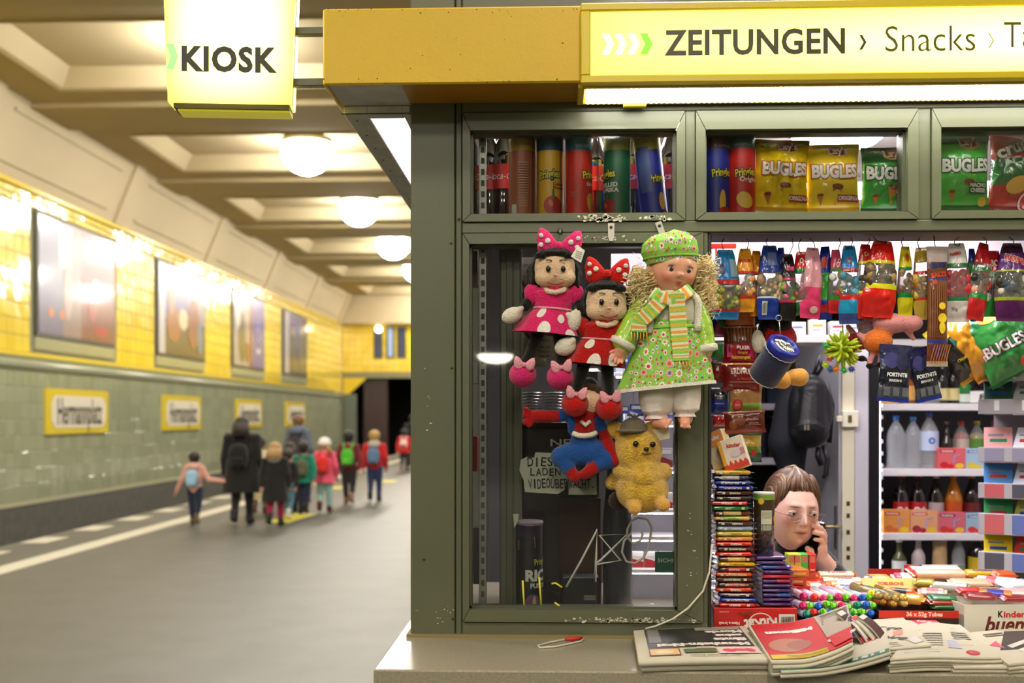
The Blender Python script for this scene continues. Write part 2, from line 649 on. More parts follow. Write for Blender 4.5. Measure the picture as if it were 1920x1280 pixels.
# posters: plain abstract prints behind glass
PR = [dict(bg='#6e4640', blocks=[(-1, -.42, -1, 1, '#6f6a8a'), (-.42, .05, -1, 1, '#8d7676'), (.05, 1, -1, .1, '#7c3a33'), (.05, 1, .1, 1, '#b0545c'), (-.55, -.2, .2, .95, '#8fb0b0')],
           ell=[(-.72, -.62, .07, .09, '#c8743c'), (-.45, -.62, .07, .09, '#c07040'), (-.3, -.2, .1, .5, '#b59a94'), (.45, .1, .1, .08, '#e0d0cc'), (.6, -.8, .2, .1, '#a82b30'), (.35, -.3, .12, .35, '#a03a3a')]),
      dict(bg='#54463f', blocks=[(-1, -.75, -1, 1, '#c9c6d2'), (-.75, .2, -.2, 1, '#6d64a0'), (.2, 1, -.2, 1, '#8f8a96')],
           ell=[(-.4, -.3, .3, .4, '#a2653f'), (0, -.15, .2, .25, '#d8cfae'), (.45, -.2, .28, .6, '#8a4a3c'), (.75, -.5, .12, .4, '#5d7da0'), (-.5, .3, .12, .4, '#b58a60')]),
      dict(bg='#3a3566', blocks=[(-1, .05, -1, 1, '#a89fa0'), (-.05, .15, -1, 1, '#7c2430'), (.15, 1, -1, 1, '#3b35a0')],
           ell=[(-.5, -.2, .22, .7, '#38333c'), (-.75, .4, .15, .4, '#d4d0d8'), (-.2, -.6, .15, .3, '#7d2c30'), (.55, .05, .22, .34, '#4c49b0'), (.55, -.5, .15, .08, '#c9c6e0')]),
      dict(bg='#2b2a3e', blocks=[(-1, -.6, -1, 1, '#a9a6b4'), (-.6, -.1, -.2, 1, '#3c3692'), (.05, .4, -.1, 1, '#433d98')],
           ell=[(-.3, -.1, .25, .8, '#2c2934'), (.5, -.1, .35, .8, '#39363f'), (-.3, .4, .1, .12, '#a88878'), (.5, .5, .13, .12, '#a88878')])]
for k, (a, b) in enumerate(posters):
    t = thing('poster', ['tall poster in dusky red and violet, largest on the yellow wall', 'poster with orange and violet figures, second along yellow wall', 'poster with bright purple right half on yellow wall', 'dark blue poster farthest along the yellow wall'][k], 'poster', (XW, YD((a + b) / 2), 4.37), (0, 0, R(90)))
    hw_, hh = (b - a) / 2, 1.2
    MB().box((-hw_, -.045, -hh), (hw_, .03, hh), mat('#4d4b3c', rough=.4), .012).build('poster_frame', t)
    p = PR[k]
    pm = lambda c: mat(c, rough=.25, coat=.4)
    iw, ih = hw_ - .07, hh - .07
    q = MB().box((-iw, -.055, -ih), (iw, -.04, ih), pm(p['bg']))
    for i, (x0, x1, z0, z1, c) in enumerate(p['blocks']):
        q.box((x0 * iw, -.057 - .0006 * i, z0 * ih), (x1 * iw, -.05, z1 * ih), pm(c))
    for i, (cx, cz, rx, rz, c) in enumerate(p['ell']):
        ellipse_on(q, cx * iw, cz * ih, rx * iw, rz * ih, lambda x, y, i=i: (x, -.0615 - .0004 * i, y), pm(c))
    q.build('print', t)
    MB().box((-hw_, -.03, -hh - .26), (hw_, .025, -hh - .01), m_greent, .008).build('lower_ledge', t)

# cove between wall and ceiling
ZC = H + 5.66
cv = MB()
x0, z0, x1, z1 = XW - .01, 5.97, -9.38, ZC
for k in range(7):
    a = 13.0 + k * 6.63 - 1.0
    for ya, yb, dx in ((a, a + .55, .07), (a + .55, a + 6.63, 0)):
        cv.add([(x0 + dx, YD(ya), z0), (x0 + dx, YD(yb), z0), (x1 + dx, YD(yb), z1), (x1 + dx, YD(ya), z1), (x0 - .3, YD(ya), z0), (x0 - .3, YD(yb), z0), (x1 - .3, YD(yb), z1), (x1 - .3, YD(ya), z1)], [(0, 1, 2, 3), (0, 3, 7, 4), (1, 5, 6, 2), (0, 4, 5, 1)], m_plas)
    for t0, t1 in ((.16, .2), (.80, .84)):
        f_ = lambda t, o: (x0 + (x1 - x0) * t + o, z0 + (z1 - z0) * t - o * .3)
        ya, yb = a + 1.1, a + 6.1
        A, B = f_(t0, .03), f_(t1, .03)
        cv.add([(A[0], YD(ya), A[1]), (A[0], YD(yb), A[1]), (B[0], YD(yb), B[1]), (B[0], YD(ya), B[1])], [(0, 1, 2, 3)], m_plas)
        E, G = f_(t0, 0), f_(t1, 0)
        cv.add([(A[0], YD(ya), A[1]), (A[0], YD(yb), A[1]), (E[0], YD(yb), E[1]), (E[0], YD(ya), E[1])], [(3, 2, 1, 0)], m_plas)
        cv.add([(B[0], YD(ya), B[1]), (B[0], YD(yb), B[1]), (G[0], YD(yb), G[1]), (G[0], YD(ya), G[1])], [(0, 1, 2, 3)], m_plas)
cv.build('trim_2', kind='structure')

# coffered ceiling: two rows of coffers
PER = 6.55
def cof(k): return 22.7 + PER * (k - 2), 25.9 + PER * (k - 2)
ce = MB()
XC = (-5.3, 1.0)
HX = 3.15
xa, xb = -9.6, 5.6
ya_all, yb_all = YD(-18.5), YD(HW)
ks = range(-4, 7)
edges = [YD(-18.5)]
# strips between coffers, in Y
for k in ks:
    n0, n1 = cof(k)
    # solid frame slab before this coffer
    ce.box((xa, edges[-1], ZC), (xb, YD(n0), ZC + .6), m_ceil)
    # frame left, between and right of the coffers
    for u0, u1 in ((xa, XC[0] - HX), (XC[0] + HX, XC[1] - HX), (XC[1] + HX, xb)):
        if u1 - u0 > .02: ce.box((u0, YD(n0), ZC), (u1, YD(n1), ZC + .6), m_ceil)
    # lower beam
    ce.box((xa, YD(n1 + .85), ZC - .10), (xb, YD(n1 + 2.5), ZC + .01), m_ceil, .02)
    edges.append(YD(n1))
ce.box((xa, edges[-1], ZC), (xb, yb_all, ZC + .6), m_ceil)
ceil = ce.build('ceiling', kind='structure')
cf = MB()
for k in ks:
    n0, n1 = cof(k)
    for xc in XC:
        h, s1 = .30, .22
        a0, a1, b0, b1 = xc - HX, xc + HX, YD(n0), YD(n1)
        o = [(a0, b0, ZC - .005), (a1, b0, ZC - .005), (a1, b1, ZC - .005), (a0, b1, ZC - .005)]
        i_ = [(a0 + s1, b0 + s1, ZC + h), (a1 - s1, b0 + s1, ZC + h), (a1 - s1, b1 - s1, ZC + h), (a0 + s1, b1 - s1, ZC + h)]
        lip = [(a0 - .09, b0 - .09, ZC - .03), (a1 + .09, b0 - .09, ZC - .03), (a1 + .09, b1 + .09, ZC - .03), (a0 - .09, b1 + .09, ZC - .03)]
        vs = o + i_ + lip
        fs = [(4, 5, 6, 7)] + [(q, (q + 1) % 4, (q + 1) % 4 + 4, q + 4) for q in range(4)] + [(q + 8, (q + 1) % 4 + 8, (q + 1) % 4, q) for q in range(4)]
        cf.add(vs, [f[::-1] for f in fs], m_coff)
        cf.add([(p[0], p[1], ZC + .001) for p in lip] + lip, [(q, (q + 1) % 4, (q + 1) % 4 + 4, q + 4) for q in range(4)], m_coff)
cf.build('coffers', ceil)

# globe lamps
m_globe = mat((1.0, .945, .85), emit=HALL_LAMP, name='globe light')
m_ring = mat('#c8bc9c', rough=.4)
lamp0 = None
for k in ks:
    n0, n1 = cof(k)
    for xi, xc in enumerate(XC):
        loc = (xc, YD((n0 + n1) / 2), ZC + .28)
        lab = 'round white globe lamp in the %s coffer row, %s of the hall ceiling' % (('platform side', 'far side')[xi], ('first bay', 'second bay', 'third bay', 'fourth bay', 'fifth bay', 'sixth bay', 'seventh bay', 'eighth bay', 'ninth bay', 'tenth bay', 'eleventh bay')[k + 4])
        if xi == 0 and k >= 2: lab = {2: 'largest glowing globe lamp in the ceiling coffers, beside the kiosk sign', 3: 'second glowing globe lamp along the coffered ceiling', 4: 'third glowing globe lamp along the coffered ceiling', 5: 'fourth glowing globe lamp, half hidden behind the kiosk post', 6: 'globe lamp farthest along the coffered ceiling'}[k]
        if lamp0 is None:
            lamp0 = thing('globe_lamp', lab, 'lamp', loc, group='globe lamps of the hall')
            MB().lathe([(.50, 0), (.53, -.06), (.52, -.10)], m_ring, 24).build('lamp_collar', lamp0)
            MB().lathe([(.52, -.10), (.54, -.22), (.52, -.36), (.45, -.52), (.32, -.65), (.16, -.725), (0, -.74)], m_globe, 28, cap=False).build('globe', lamp0)
        else:
            dup(lamp0, loc, label=lab)

# end wall with the tunnel mouth
eb = YD(HW)
m_tun = mat('#0b0a09', rough=.9)
we = MB()
xo = lat(662, HW)
zt = 3.45
we.box((XW - .5, eb, 0), (xo - .5, eb + .4, 8), m_grout)
we.box((xo - .5, eb, zt), (xb, eb + .4, 8), m_grout)
we.poly([(xo - .5, eb, zt + .01), (xo - .5, eb, zt - 1.0), (xo + .6, eb, zt + .01)], m_yelt2, (0, .4, 0))
wb = we.build('wall_back', kind='structure')
q = MB()
for i in range(52):
    for j in range(20):
        x = XW + i * TS; z = .06 + j * TS
        if z > 5.9 or (x > xo - .7 and z < zt): continue
        vs, fs = tile_geo(0, 0, rr)
        q.add([(b + x, eb - .012 + (XW - a), c + z) for a, b, c in vs], [f[::-1] for f in fs], rr.choice((m_yelt, m_yelt2)) if z > 2.75 else rr.choice((m_greent, m_greent2)))
q.build('tile_field', wb, kind='stuff')
MB().box((XW, eb - .5, 5.95), (xb, eb + .1, ZC), m_plas).build('trim_3', kind='structure')
tn = MB()
tn.box((xo - .5, eb + 9, -1.2), (xb, eb + 9.2, 4.4), m_tun)
tn.box((xo - .7, eb + .4, -1.2), (xo - .5, eb + 9, 4.4), mat('#2b1f1b', rough=.6))
tn.box((xo - .7, eb + .4, 3.6), (xb, eb + 9, 3.8), m_tun)
tn.build('wall_tunnel', kind='structure')
pl = MB().box((xo + .35, eb + .5, 0), (xo + 1.5, eb + .9, zt + .2), mat('#3a2420', rough=.35), .02)
pl.build('trim_4', kind='structure')
m_slit = mat('#8fa4c6', emit=.5)
for i, px in enumerate((708, 731, 752)):
    t = thing('slot_window', ['lit slot window over the tunnel, beneath the small round lamp', 'middle pale blue slot window over the tunnel mouth', 'slot window over the tunnel nearest the kiosk post'][i], 'window', (lat(px, HW), eb - .03, 5.1))
    MB().box((-.2, -.03, -.72), (.2, .02, .72), mat('#33342c', rough=.4), .01).build('window_frame', t)
    MB().box((-.11, -.045, -.66), (.11, -.03, .66), m_slit if i == 1 else mat('#39405a', rough=.2, emit=.25)).build('pane', t)
t = tag(MB().lathe([(.16, 0), (.16, .05), (.12, .12), (0, .15)], mat((1, .9, .7), emit=8.), 16, (lat(709, HW), eb - .05, 5.72), axis=(0, -1, 0)).build('wall_lamp'), 'small round glowing lamp on yellow wall over tunnel', 'lamp')
t = MB().box((lat(655, HW) - .3, eb - .08, .2), (lat(655, HW) + .3, eb - .016, 2.7), mat('#6c7468', rough=.4), .01)
tag(t.build('utility_panel'), 'narrow grey panel on the end wall beside the tunnel', 'panel')

# the unseen right half of the hall and the lower hall behind the photographer
MB().box((2.6, YD(-30), -1.1), (5.6, YD(60), 0), m_asph).build('floor', kind='structure')
MB().box((5.6, YD(-30), -1), (6.0, YD(60), 8), mat('#8f9069', rough=.3)).build('wall_right', kind='structure')
MB().box((XW - .5, YD(-30.4), -1.3), (6, YD(-30), 8), mat('#3a352c', rough=.8)).build('wall_front', kind='structure')
MB().box((XW - .5, YD(-30), -1.3), (XW, YD(5), 8), mat('#8f9069', rough=.3)).build('wall_left', kind='structure')
MB().box((XW, YD(-30), 3.34), (5.6, YD(-18.6), 8), mat('#4a4335', rough=.85)).build('ceiling', kind='structure')
lp = (-1.62, YD(-24.9), 3.335)
low = thing('flush_lamp', 'white dome lamp on the low ceiling, seen mirrored in the window pane', 'lamp', lp)
MB().lathe([(.47, 0), (.47, -.06), (.40, -.14), (.25, -.21), (0, -.24)], mat((1, .9, .74), emit=60.), 28, cap=False).build('dome', low)
MB().lathe([(.49, .0), (.49, -.03), (.46, -.03)], m_ring, 28).build('rim', low)
# ================================================================ the kiosk
m_ol = mat('#5d6049', rough=.38, coat=.1, var=.10, vscale=3.0, bump=.03, bscale=200)
m_ol2 = mat('#565942', rough=.4, var=.08, vscale=5)
m_rub = mat('#17160f', rough=.6)
m_yel = mat('#dab200', rough=.42, var=.10, vscale=4, bump=.05, bscale=90)
m_yel2 = mat('#dcc21a', rough=.35)
m_alu = mat('#a5a39c', rough=.35, metal=.6, var=.2, vscale=14)
m_grub = mat('#dad4ca', rough=.6, var=.25, vscale=16)
m_screw = mat('#4a4a44', rough=.4, metal=.8)
m_glass = glass_mat()
m_chip = mat('#cfc9b4', rough=.7)
XL = -.387
XR = 2.3
YB = 2.75
kiosk = thing('kiosk', 'olive green newspaper kiosk with wide hatch and yellow canopy', 'kiosk', (XL, 0, 0))
def kp(mb, name, parent=None, **k):
    """link in kiosk coordinates given as world coordinates"""
    o = mb.build(name, parent or kiosk, **k)
    if parent is None: o.location = (-XL, 0, 0)
    return o
ZT, ZB = WZ(198, 0), WZ(1190, 0, 770)           # under the canopy / on the counter
def fx(px): return WX(px, 0)
def fz(py, px=1100): return W(px, py, 0).z
# horizontals of the facade
z_hi0, z_hi1 = fz(403, 900), fz(246, 900)      # upper windows
z_low0, z_low1 = fz(1141, 900), fz(458, 900)   # lower window
z_hat = fz(440, 1330)
mb = MB().box((XL, 0, ZB), (fx(853), .12, 2.95), m_ol, .003)
kp(mb, 'corner_post')
kp(MB().box((fx(853) + .0015, .004, ZB), (fx(866), .12, 2.95), m_ol, .003), 'side_strip')
kp(MB().box((fx(866) + .001, -.004, fz(210)), (XR, .12, ZT + .4), m_ol, .003), 'head_rail')
kp(MB().box((fx(866) + .001, -.006, fz(437)), (XR, .12, fz(416)), m_ol, .003), 'middle_rail')
kp(MB().box((fx(866) + .001, -.004, ZB), (fx(1326), .12, fz(1166)), m_ol, .003), 'sill_rail')
kp(MB().box((XL - .01, -.01, ZB - .006), (fx(1327), .13, ZB + .004), mat('#8a7a50', rough=.6)), 'seal')
def wframe(x0, x1, z0, z1, ox0, ox1, oz0, oz1, name='window_frame', pane=True, haze=0.):
    """mitred frame between the outer and inner rectangle"""
    m = MB()
    d0, d1 = -.012, .09
    O = [(ox0, oz0), (ox1, oz0), (ox1, oz1), (ox0, oz1)]
    I = [(x0, z0), (x1, z0), (x1, z1), (x0, z1)]
    for q in range(4):
        a, b = q, (q + 1) % 4
        g = .0012
        P = [Vector((O[a][0], 0, O[a][1])), Vector((O[b][0], 0, O[b][1])), Vector((I[b][0], 0, I[b][1])), Vector((I[a][0], 0, I[a][1]))]
        c = sum(P, Vector()) / 4
        P = [p + (c - p).normalized() * g for p in P]
        vs = [(p.x, d0, p.z) for p in P] + [(p.x, d1, p.z) for p in P]
        m.add(vs, [(0, 1, 2, 3), (4, 7, 6, 5), (0, 4, 5, 1), (1, 5, 6, 2), (2, 6, 7, 3), (3, 7, 4, 0)], m_ol)
    # rubber bead
    bw = .006
    for (a, b, c, e) in ((x0, z0, x1, z0 + bw), (x0, z1 - bw, x1, z1), (x0, z0, x0 + bw, z1), (x1 - bw, z0, x1, z1)):
        m.box((a, .014, b), (c, .05, e), m_ol2)
    f = kp(m, name)
    if pane:
        MB().box((x0, .028, z0), (x1, .032, z1), glass_mat(haze=haze) if haze else m_glass).build('pane', f)
    return f
b1, t1_ = fz(416), fz(212)
wf1 = wframe(fx(882), fx(1268), z_hi0, z_hi1, fx(868), fx(1284), b1 + .001, t1_)
wf2 = wframe(fx(1322), fx(1700), fz(399, 1500), fz(243, 1500), fx(1304), fx(1720), b1 + .001, t1_)
wf3 = wframe(fx(1762), fx(2120), fz(396, 1900), fz(239, 1900), fx(1745), fx(2138), b1 + .001, t1_)
for a, b in ((1284, 1304), (1720, 1745), (2138, 2200)):
    kp(MB().box((fx(a) + .0008, -.004, b1), (fx(b) - .0008, .12, t1_ + .002), m_ol, .002), 'mullion')
wf4 = wframe(fx(880), fx(1270), z_low0, z_low1, fx(868), fx(1318), fz(1166) + .001, fz(437) - .001)
# the black jamb of the hatch
kp(MB().box((fx(1318) + .001, -.002, ZB), (fx(1327), .14, fz(437)), m_ol, .002), 'jamb')
kp(MB().box((fx(1327), .0, ZB), (fx(1334), .2, fz(437)), m_rub, .002), 'jamb_liner')
kp(MB().box((fx(1327), .0, fz(441)), (XR, .14, fz(437)), mat('#4b3a3e', rough=.5), .002), 'hatch_head')
# inner second frame of the lower window and slotted shelf standards
for px0, px1, y in ((936, 978, .11),):
    kp(MB().box((WX(px0, y), y, z_low0 - .1), (WX(px1, y), y + .05, z_low1 + .05), m_ol, .006), 'inner_post')
    kp(MB().box((WX(px0 + 13, y - .01), y - .008, z_low0 - .1), (WX(px0 + 26, y - .01), y, z_low1 + .05), m_ol2, .002), 'inner_post_rib')
std = MB()
y = .075
xa_, xb_ = WX(898, y), WX(912, y)
std.box((xa_, y, z_low0 - .05), (xb_, y + .014, z_hi1), m_alu, .001)
kp(std, 'shelf_standard')
sl = MB()
for i in range(46):
    z = z_low0 + .02 + i * .0305
    sl.box((xa_ + .006, y - .0015, z), (xb_ - .005, y, z + .016), mat('#56503f', rough=.6))
kp(sl, 'standard_slots', kind='stuff')
# paint chips and scratches
def chips(name, x0, x1, z0, z1, n, seed, y=-.0128, big=.006):
    r_ = random.Random(seed)
    m = MB()
    for _ in range(n):
        cx = min(max(r_.gauss((x0 + x1) / 2, (x1 - x0) / 4), x0), x1)
        cz = r_.uniform(z0, z1)
        k = r_.randint(5, 8)
        rr_ = r_.uniform(.2, 1) ** 2 * big
        sx = r_.uniform(1, 2.2)
        m.add([(cx + sx * rr_ * r_.uniform(.5, 1) * math.cos(2 * PI * i / k), y, cz + rr_ * r_.uniform(.5, 1) * math.sin(2 * PI * i / k)) for i in range(k)], [tuple(range(k))], m_chip)
    return kp(m, name, kind='stuff')
chips('paint_chips', fx(1085), fx(1175), fz(416), fz(405), 90, 1)
chips('paint_chips', fx(1200), fx(1262), fz(415), fz(406), 30, 2)
chips('paint_chips', fx(1060), fx(1190), fz(452), fz(443), 45, 3, big=.003)
chips('paint_chips', fx(1060), fx(1300), fz(1164), fz(1156), 170, 4, big=.0045)
chips('paint_chips', fx(1285), fx(1305), fz(1120), fz(960), 16, 5, big=.003)
chips('paint_chips', fx(780), fx(850), fz(1178), fz(1130), 22, 6, y=-.0008, big=.0022)
chips('paint_chips', fx(796), fx(812), fz(860), fz(680), 10, 7, y=-.0008, big=.003)
sw = MB()
for px, py in ((846, 456), (847, 690), (849, 1160), (795, 1048), (860, 410)):
    sw.lathe([(.0035, 0), (.0035, .0012), (.0015, .002)], m_screw, 10, W(px, py, -.0005), axis=(0, -1, 0))
kp(sw, 'screws', kind='stuff')
# shell of the shop
m_int = mat('#d8d2d6', rough=.6)
ZCI = 2.56
kp(MB().box((XL, .12, 0), (XL + .05, YB, 2.95), m_ol), 'side_wall')
kp(MB().box((XR, 0, 0), (XR + .05, YB, 2.95), m_int), 'far_side_wall')
kp(MB().box((XL, YB, 0), (XR, YB + .05, 2.95), mat('#4a4648', rough=.7)), 'rear_wall')
kp(MB().box((XL, .12, ZCI), (XR, YB, ZCI + .04), mat('#e9e1e4', rough=.6)), 'shop_ceiling')
kp(MB().box((XL, .12, 0), (XR, YB, .02), m_dark), 'shop_floor')
kp(MB().box((XL, .0, 0), (XR, .1, ZB - .08), m_ol, .003), 'front_panel')
# upper box above the canopy
kp(MB().box((XL, -.005, ZT + .4), (XR, .2, 3.1), m_ol), 'parapet')

# canopy
CO = .195
ZU = ZT
YF = -CO
zf0, zf1 = W(700, 158, YF).z, W(700, 15, YF).z
xl = WX(605, YF)
xsg = WX(1089, YF - .03)
can = MB()
can.box((xl, YF, zf0), (XR + .2, YF + .012, zf1), m_yel, .004)
kp(can, 'fascia')
kp(MB().box((xl, YF + .012, zf0), (xl + .012, 2.4, zf1), m_yel, .003), 'side_fascia')
kp(MB().box((xl, YF + .012, zf1 - .012), (XR + .2, .0, zf1), m_yel), 'canopy_top')
kp(MB().box((xl, 0, zf1 - .012), (XL, 2.4, zf1), m_yel), 'canopy_top')
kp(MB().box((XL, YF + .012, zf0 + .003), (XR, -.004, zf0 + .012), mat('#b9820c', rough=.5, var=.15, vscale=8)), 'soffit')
kp(MB().box((xl + .012, YF + .012, zf0 + .003), (XL - .0005, 2.4, zf0 + .014), m_grub), 'side_soffit')
# rust stains along the fascia
r_ = random.Random(11)
st = MB()
for _ in range(70):
    px = 605 + 480 * r_.random(); py = r_.choice((18, 154)) + r_.gauss(0, 5) if r_.random() < .7 else r_.uniform(20, 150)
    p = W(px, min(max(py, 17), 156), YF)
    s_ = r_.uniform(.0006, .0018)
    st.add([(p.x + s_ * r_.uniform(.6, 1.6) * math.cos(a * PI / 3), YF - .0006, p.z + s_ * math.sin(a * PI / 3)) for a in range(6)], [(0, 1, 2, 3, 4, 5)], mat('#5a3c10', rough=.8))
kp(st, 'rust_specks', kind='stuff')

# fluorescent light under the side canopy
y0 = WX(0, 0)
sl_t = thing('side_canopy_light', 'long boxed light with pale diffuser under the side canopy', 'light', (xl, .03, zf0))
wbx = XL - xl
zb_ = -.020
fr = MB()
ya_, yb_ = -.02 + .0, 2.2
fr.box((.015, ya_, zb_), (wbx * .40, yb_, .002), m_grub, .002)
fr.box((wbx * .88, ya_, zb_), (wbx - .002, yb_, .002), m_grub, .002)
fr.box((wbx * .40, ya_, zb_), (wbx * .88, ya_ + .05, .002), m_grub, .002)
fr.build('housing', sl_t)
MB().box((.008, ya_ - .002, zb_ - .001), (wbx - .004, ya_ + .002, zb_ + .002), mat('#4a463c', rough=.5), .001).build('front_lip', sl_t)
MB().box((wbx * .40, ya_ + .05, zb_ + .004), (wbx * .88, yb_, zb_ + .012), mat((1.0, .86, .80), emit=SIDE_LAMP)).build('diffuser', sl_t)
sc_ = MB()
for i in range(12):
    sc_.lathe([(.004, 0), (.003, .002)], m_screw, 8, (wbx * .2, .05 + i * .16, zb_), axis=(0, 0, -1))
sc_.build('screws', sl_t, kind='stuff')

# fluorescent light under the front canopy
p0, p1 = WX(1100, -.17), XR
fl_t = thing('canopy_strip_light', 'long ribbed strip light glowing under the yellow front canopy', 'light', (p0, -.11, zf0))
yy0, yy1 = -.062, .072
L_ = p1 - p0
h_ = MB()
h_.box((-.012, yy0 - .012, -.012), (L_, yy0, .003), m_yel, .002)
h_.box((-.012, yy1, -.012), (L_, yy1 + .012, .003), m_yel, .002)
h_.box((-.022, yy0 - .012, -.012), (-.004, yy1 + .012, .003), m_yel, .002)
h_.build('housing', fl_t)
m_len = mat((1, .97, .86), rough=.2, emit=FLUO)
ln = MB()
nr = 160
for i in range(nr):
    a = L_ * i / nr; b = L_ * (i + .5) / nr; c = L_ * (i + 1) / nr
    ln.add([(a, yy0, -.010), (b, yy0, -.013), (c, yy0, -.010), (a, yy1, -.010), (b, yy1, -.013), (c, yy1, -.010)], [(0, 3, 4, 1), (1, 4, 5, 2)], m_len)
ln.build('ribbed_lens', fl_t)
MB().box((.10, yy1 - .01, -.022), (.16, yy1 + .012, -.012), m_yel, .002).build('clip', fl_t)

# ------------------------------------------------ backlit signs
def glow_mat(name, sx, sz, c_edge, lo, hi, p=2.0):
    """backlit acrylic: tubes sit in the middle of the box, so the sheet is brighter there"""
    m = bpy.data.materials.new(name); m.use_nodes = True
    nt = m.node_tree; b = nt.nodes['Principled BSDF']
    b.inputs['Base Color'].default_value = (*lin(c_edge), 1)
    b.inputs['Roughness'].default_value = .25
    tc = nt.nodes.new('ShaderNodeTexCoord'); sp = nt.nodes.new('ShaderNodeSeparateXYZ')
    nt.links.new(tc.outputs['Object'], sp.inputs[0])
    def mth(op, a, v=None, c=None):
        n = nt.nodes.new('ShaderNodeMath'); n.operation = op
        nt.links.new(a, n.inputs[0])
        if v is not None:
            if hasattr(v, 'name'): nt.links.new(v, n.inputs[1])
            else: n.inputs[1].default_value = v
        return n.outputs[0]
    fx_ = mth('POWER', mth('ABSOLUTE', mth('DIVIDE', sp.outputs['X'], sx)), p)
    fz_ = mth('POWER', mth('ABSOLUTE', mth('DIVIDE', sp.outputs['Z'], sz)), p)
    a = mth('SUBTRACT', mth('MULTIPLY', fx_, -1.), -1.)
    c = mth('SUBTRACT', mth('MULTIPLY', fz_, -1.), -1.)
    pr = nt.nodes.new('ShaderNodeMath'); pr.operation = 'MULTIPLY'; pr.use_clamp = True
    nt.links.new(a, pr.inputs[0]); nt.links.new(c, pr.inputs[1])
    s2 = nt.nodes.new('ShaderNodeMath'); s2.operation = 'MULTIPLY_ADD'
    nt.links.new(pr.outputs[0], s2.inputs[0]); s2.inputs[1].default_value = hi - lo; s2.inputs[2].default_value = lo
    b.inputs['Emission Color'].default_value = (1.0, .82, .12, 1)
    nt.links.new(s2.outputs[0], b.inputs['Emission Strength'])
    return m

# long sign
YS = YF - .028
sx0, sx1 = WX(1089, YS), XR + .15
sz0, sz1 = W(1089, 156, YS).z, W(1089, 5, YS).z
lb = thing('lightbox_sign', 'long backlit yellow sign reading ZEITUNGEN and Snacks above the hatch', 'sign', ((sx0 + sx1) / 2, YS, (sz0 + sz1) / 2))
hw_, hh = (sx1 - sx0) / 2, (sz1 - sz0) / 2
bt = .020
fr = MB()
for a in ((-hw_, 0, hh - bt, hw_, .027, hh), (-hw_, 0, -hh, hw_, .027, -hh + bt), (-hw_, 0, -hh + bt, -hw_ + bt * 1.2, .027, hh - bt), (hw_ - bt, 0, -hh + bt, hw_, .027, hh - bt)):
    fr.box(a[:3], a[3:], m_yel2, .003)
fr.build('sign_frame', lb)
m_lb = glow_mat('long sign acrylic', hw_ * 1.0, hh * 1.25, '#f2dc24', .6, 10.0, 1.15)
MB().box((-hw_ + bt, .008, -hh + bt), (hw_ - bt, .02, hh - bt), m_lb).build('acrylic_panel', lb)
C_ = lb.location
def sgx(px): return WX(px, YS) - C_.x
def sgz(py): return W(1500, py, YS).z - C_.z
m_ink = mat('#3a3413', rough=.4)
m_ink2 = mat('#57562f', rough=.4)
def fit_text(mb, body, px0, px1, pc, hpx, m, bold, fn, pmx, sx=None, spacing=1.0):
    v, f = text2d(body, 1.0, bold=bold, align='LEFT', spacing=spacing)
    x0 = min(p[0] for p in v); x1 = max(p[0] for p in v)
    return v, f, x0, x1
def place_text(mb, body, x0, x1, zbase, capH, m, y, bold=0., spacing=1., yb=None):
    """fit lettering between x0 and x1; capH is the height of a capital"""
    v, f = text2d(body, 1.0, bold=bold, align='LEFT', spacing=spacing)
    vH, _ = text2d('H', 1.0, bold=bold, align='LEFT')
    hb, ht = min(p[1] for p in vH), max(p[1] for p in vH)
    a, b = min(p[0] for p in v), max(p[0] for p in v)
    mb.add([(x0 + (p[0] - a) / (b - a) * (x1 - x0), y, zbase + (p[1] - hb) / (ht - hb) * capH) for p in v], f, m)
k_ = 1 / (F / (D + YS))
t = MB(); place_text(t, 'ZEITUNGEN', sgx(1246), sgx(1586), sgz(100), 48 * k_, m_ink, .0065, bold=.028, spacing=1.05); t.build('lettering', lb)
t = MB(); place_text(t, 'Snacks', sgx(1661), sgx(1831), sgz(97), 47 * k_, m_ink2, .0065, bold=-.004, spacing=1.0); t.build('lettering', lb)
t = MB(); place_text(t, 'Tabak', sgx(1884), sgx(2025), sgz(92), 47 * k_, m_ink2, .0065, bold=-.004, spacing=1.0); t.build('lettering', lb)
def chev(mb, x, z, w_, h, th, m, y):
    mb.add([(x, y, z + h), (x + th, y, z + h), (x + th + w_, y, z), (x + th, y, z - h), (x, y, z - h), (x + w_, y, z)], [(5, 4, 3, 2), (5, 2, 1, 0)], m)
for i, px in enumerate((1128, 1152, 1176, 1200)):
    q = MB(); chev(q, sgx(px), sgz(77), 10 * k_, 20 * k_, 14 * k_, mat('#fbf4c8', emit=.95) if i < 3 else mat('#86d03c', emit=.8), .0065)
    q.build('chevron', lb)
for px, m_, th in ((1612, m_ink, 6), (1855, m_ink2, 2.4)):
    q = MB(); chev(q, sgx(px), sgz(79), 8 * k_, 14 * k_, th * k_, m_, .0065); q.build('chevron', lb)

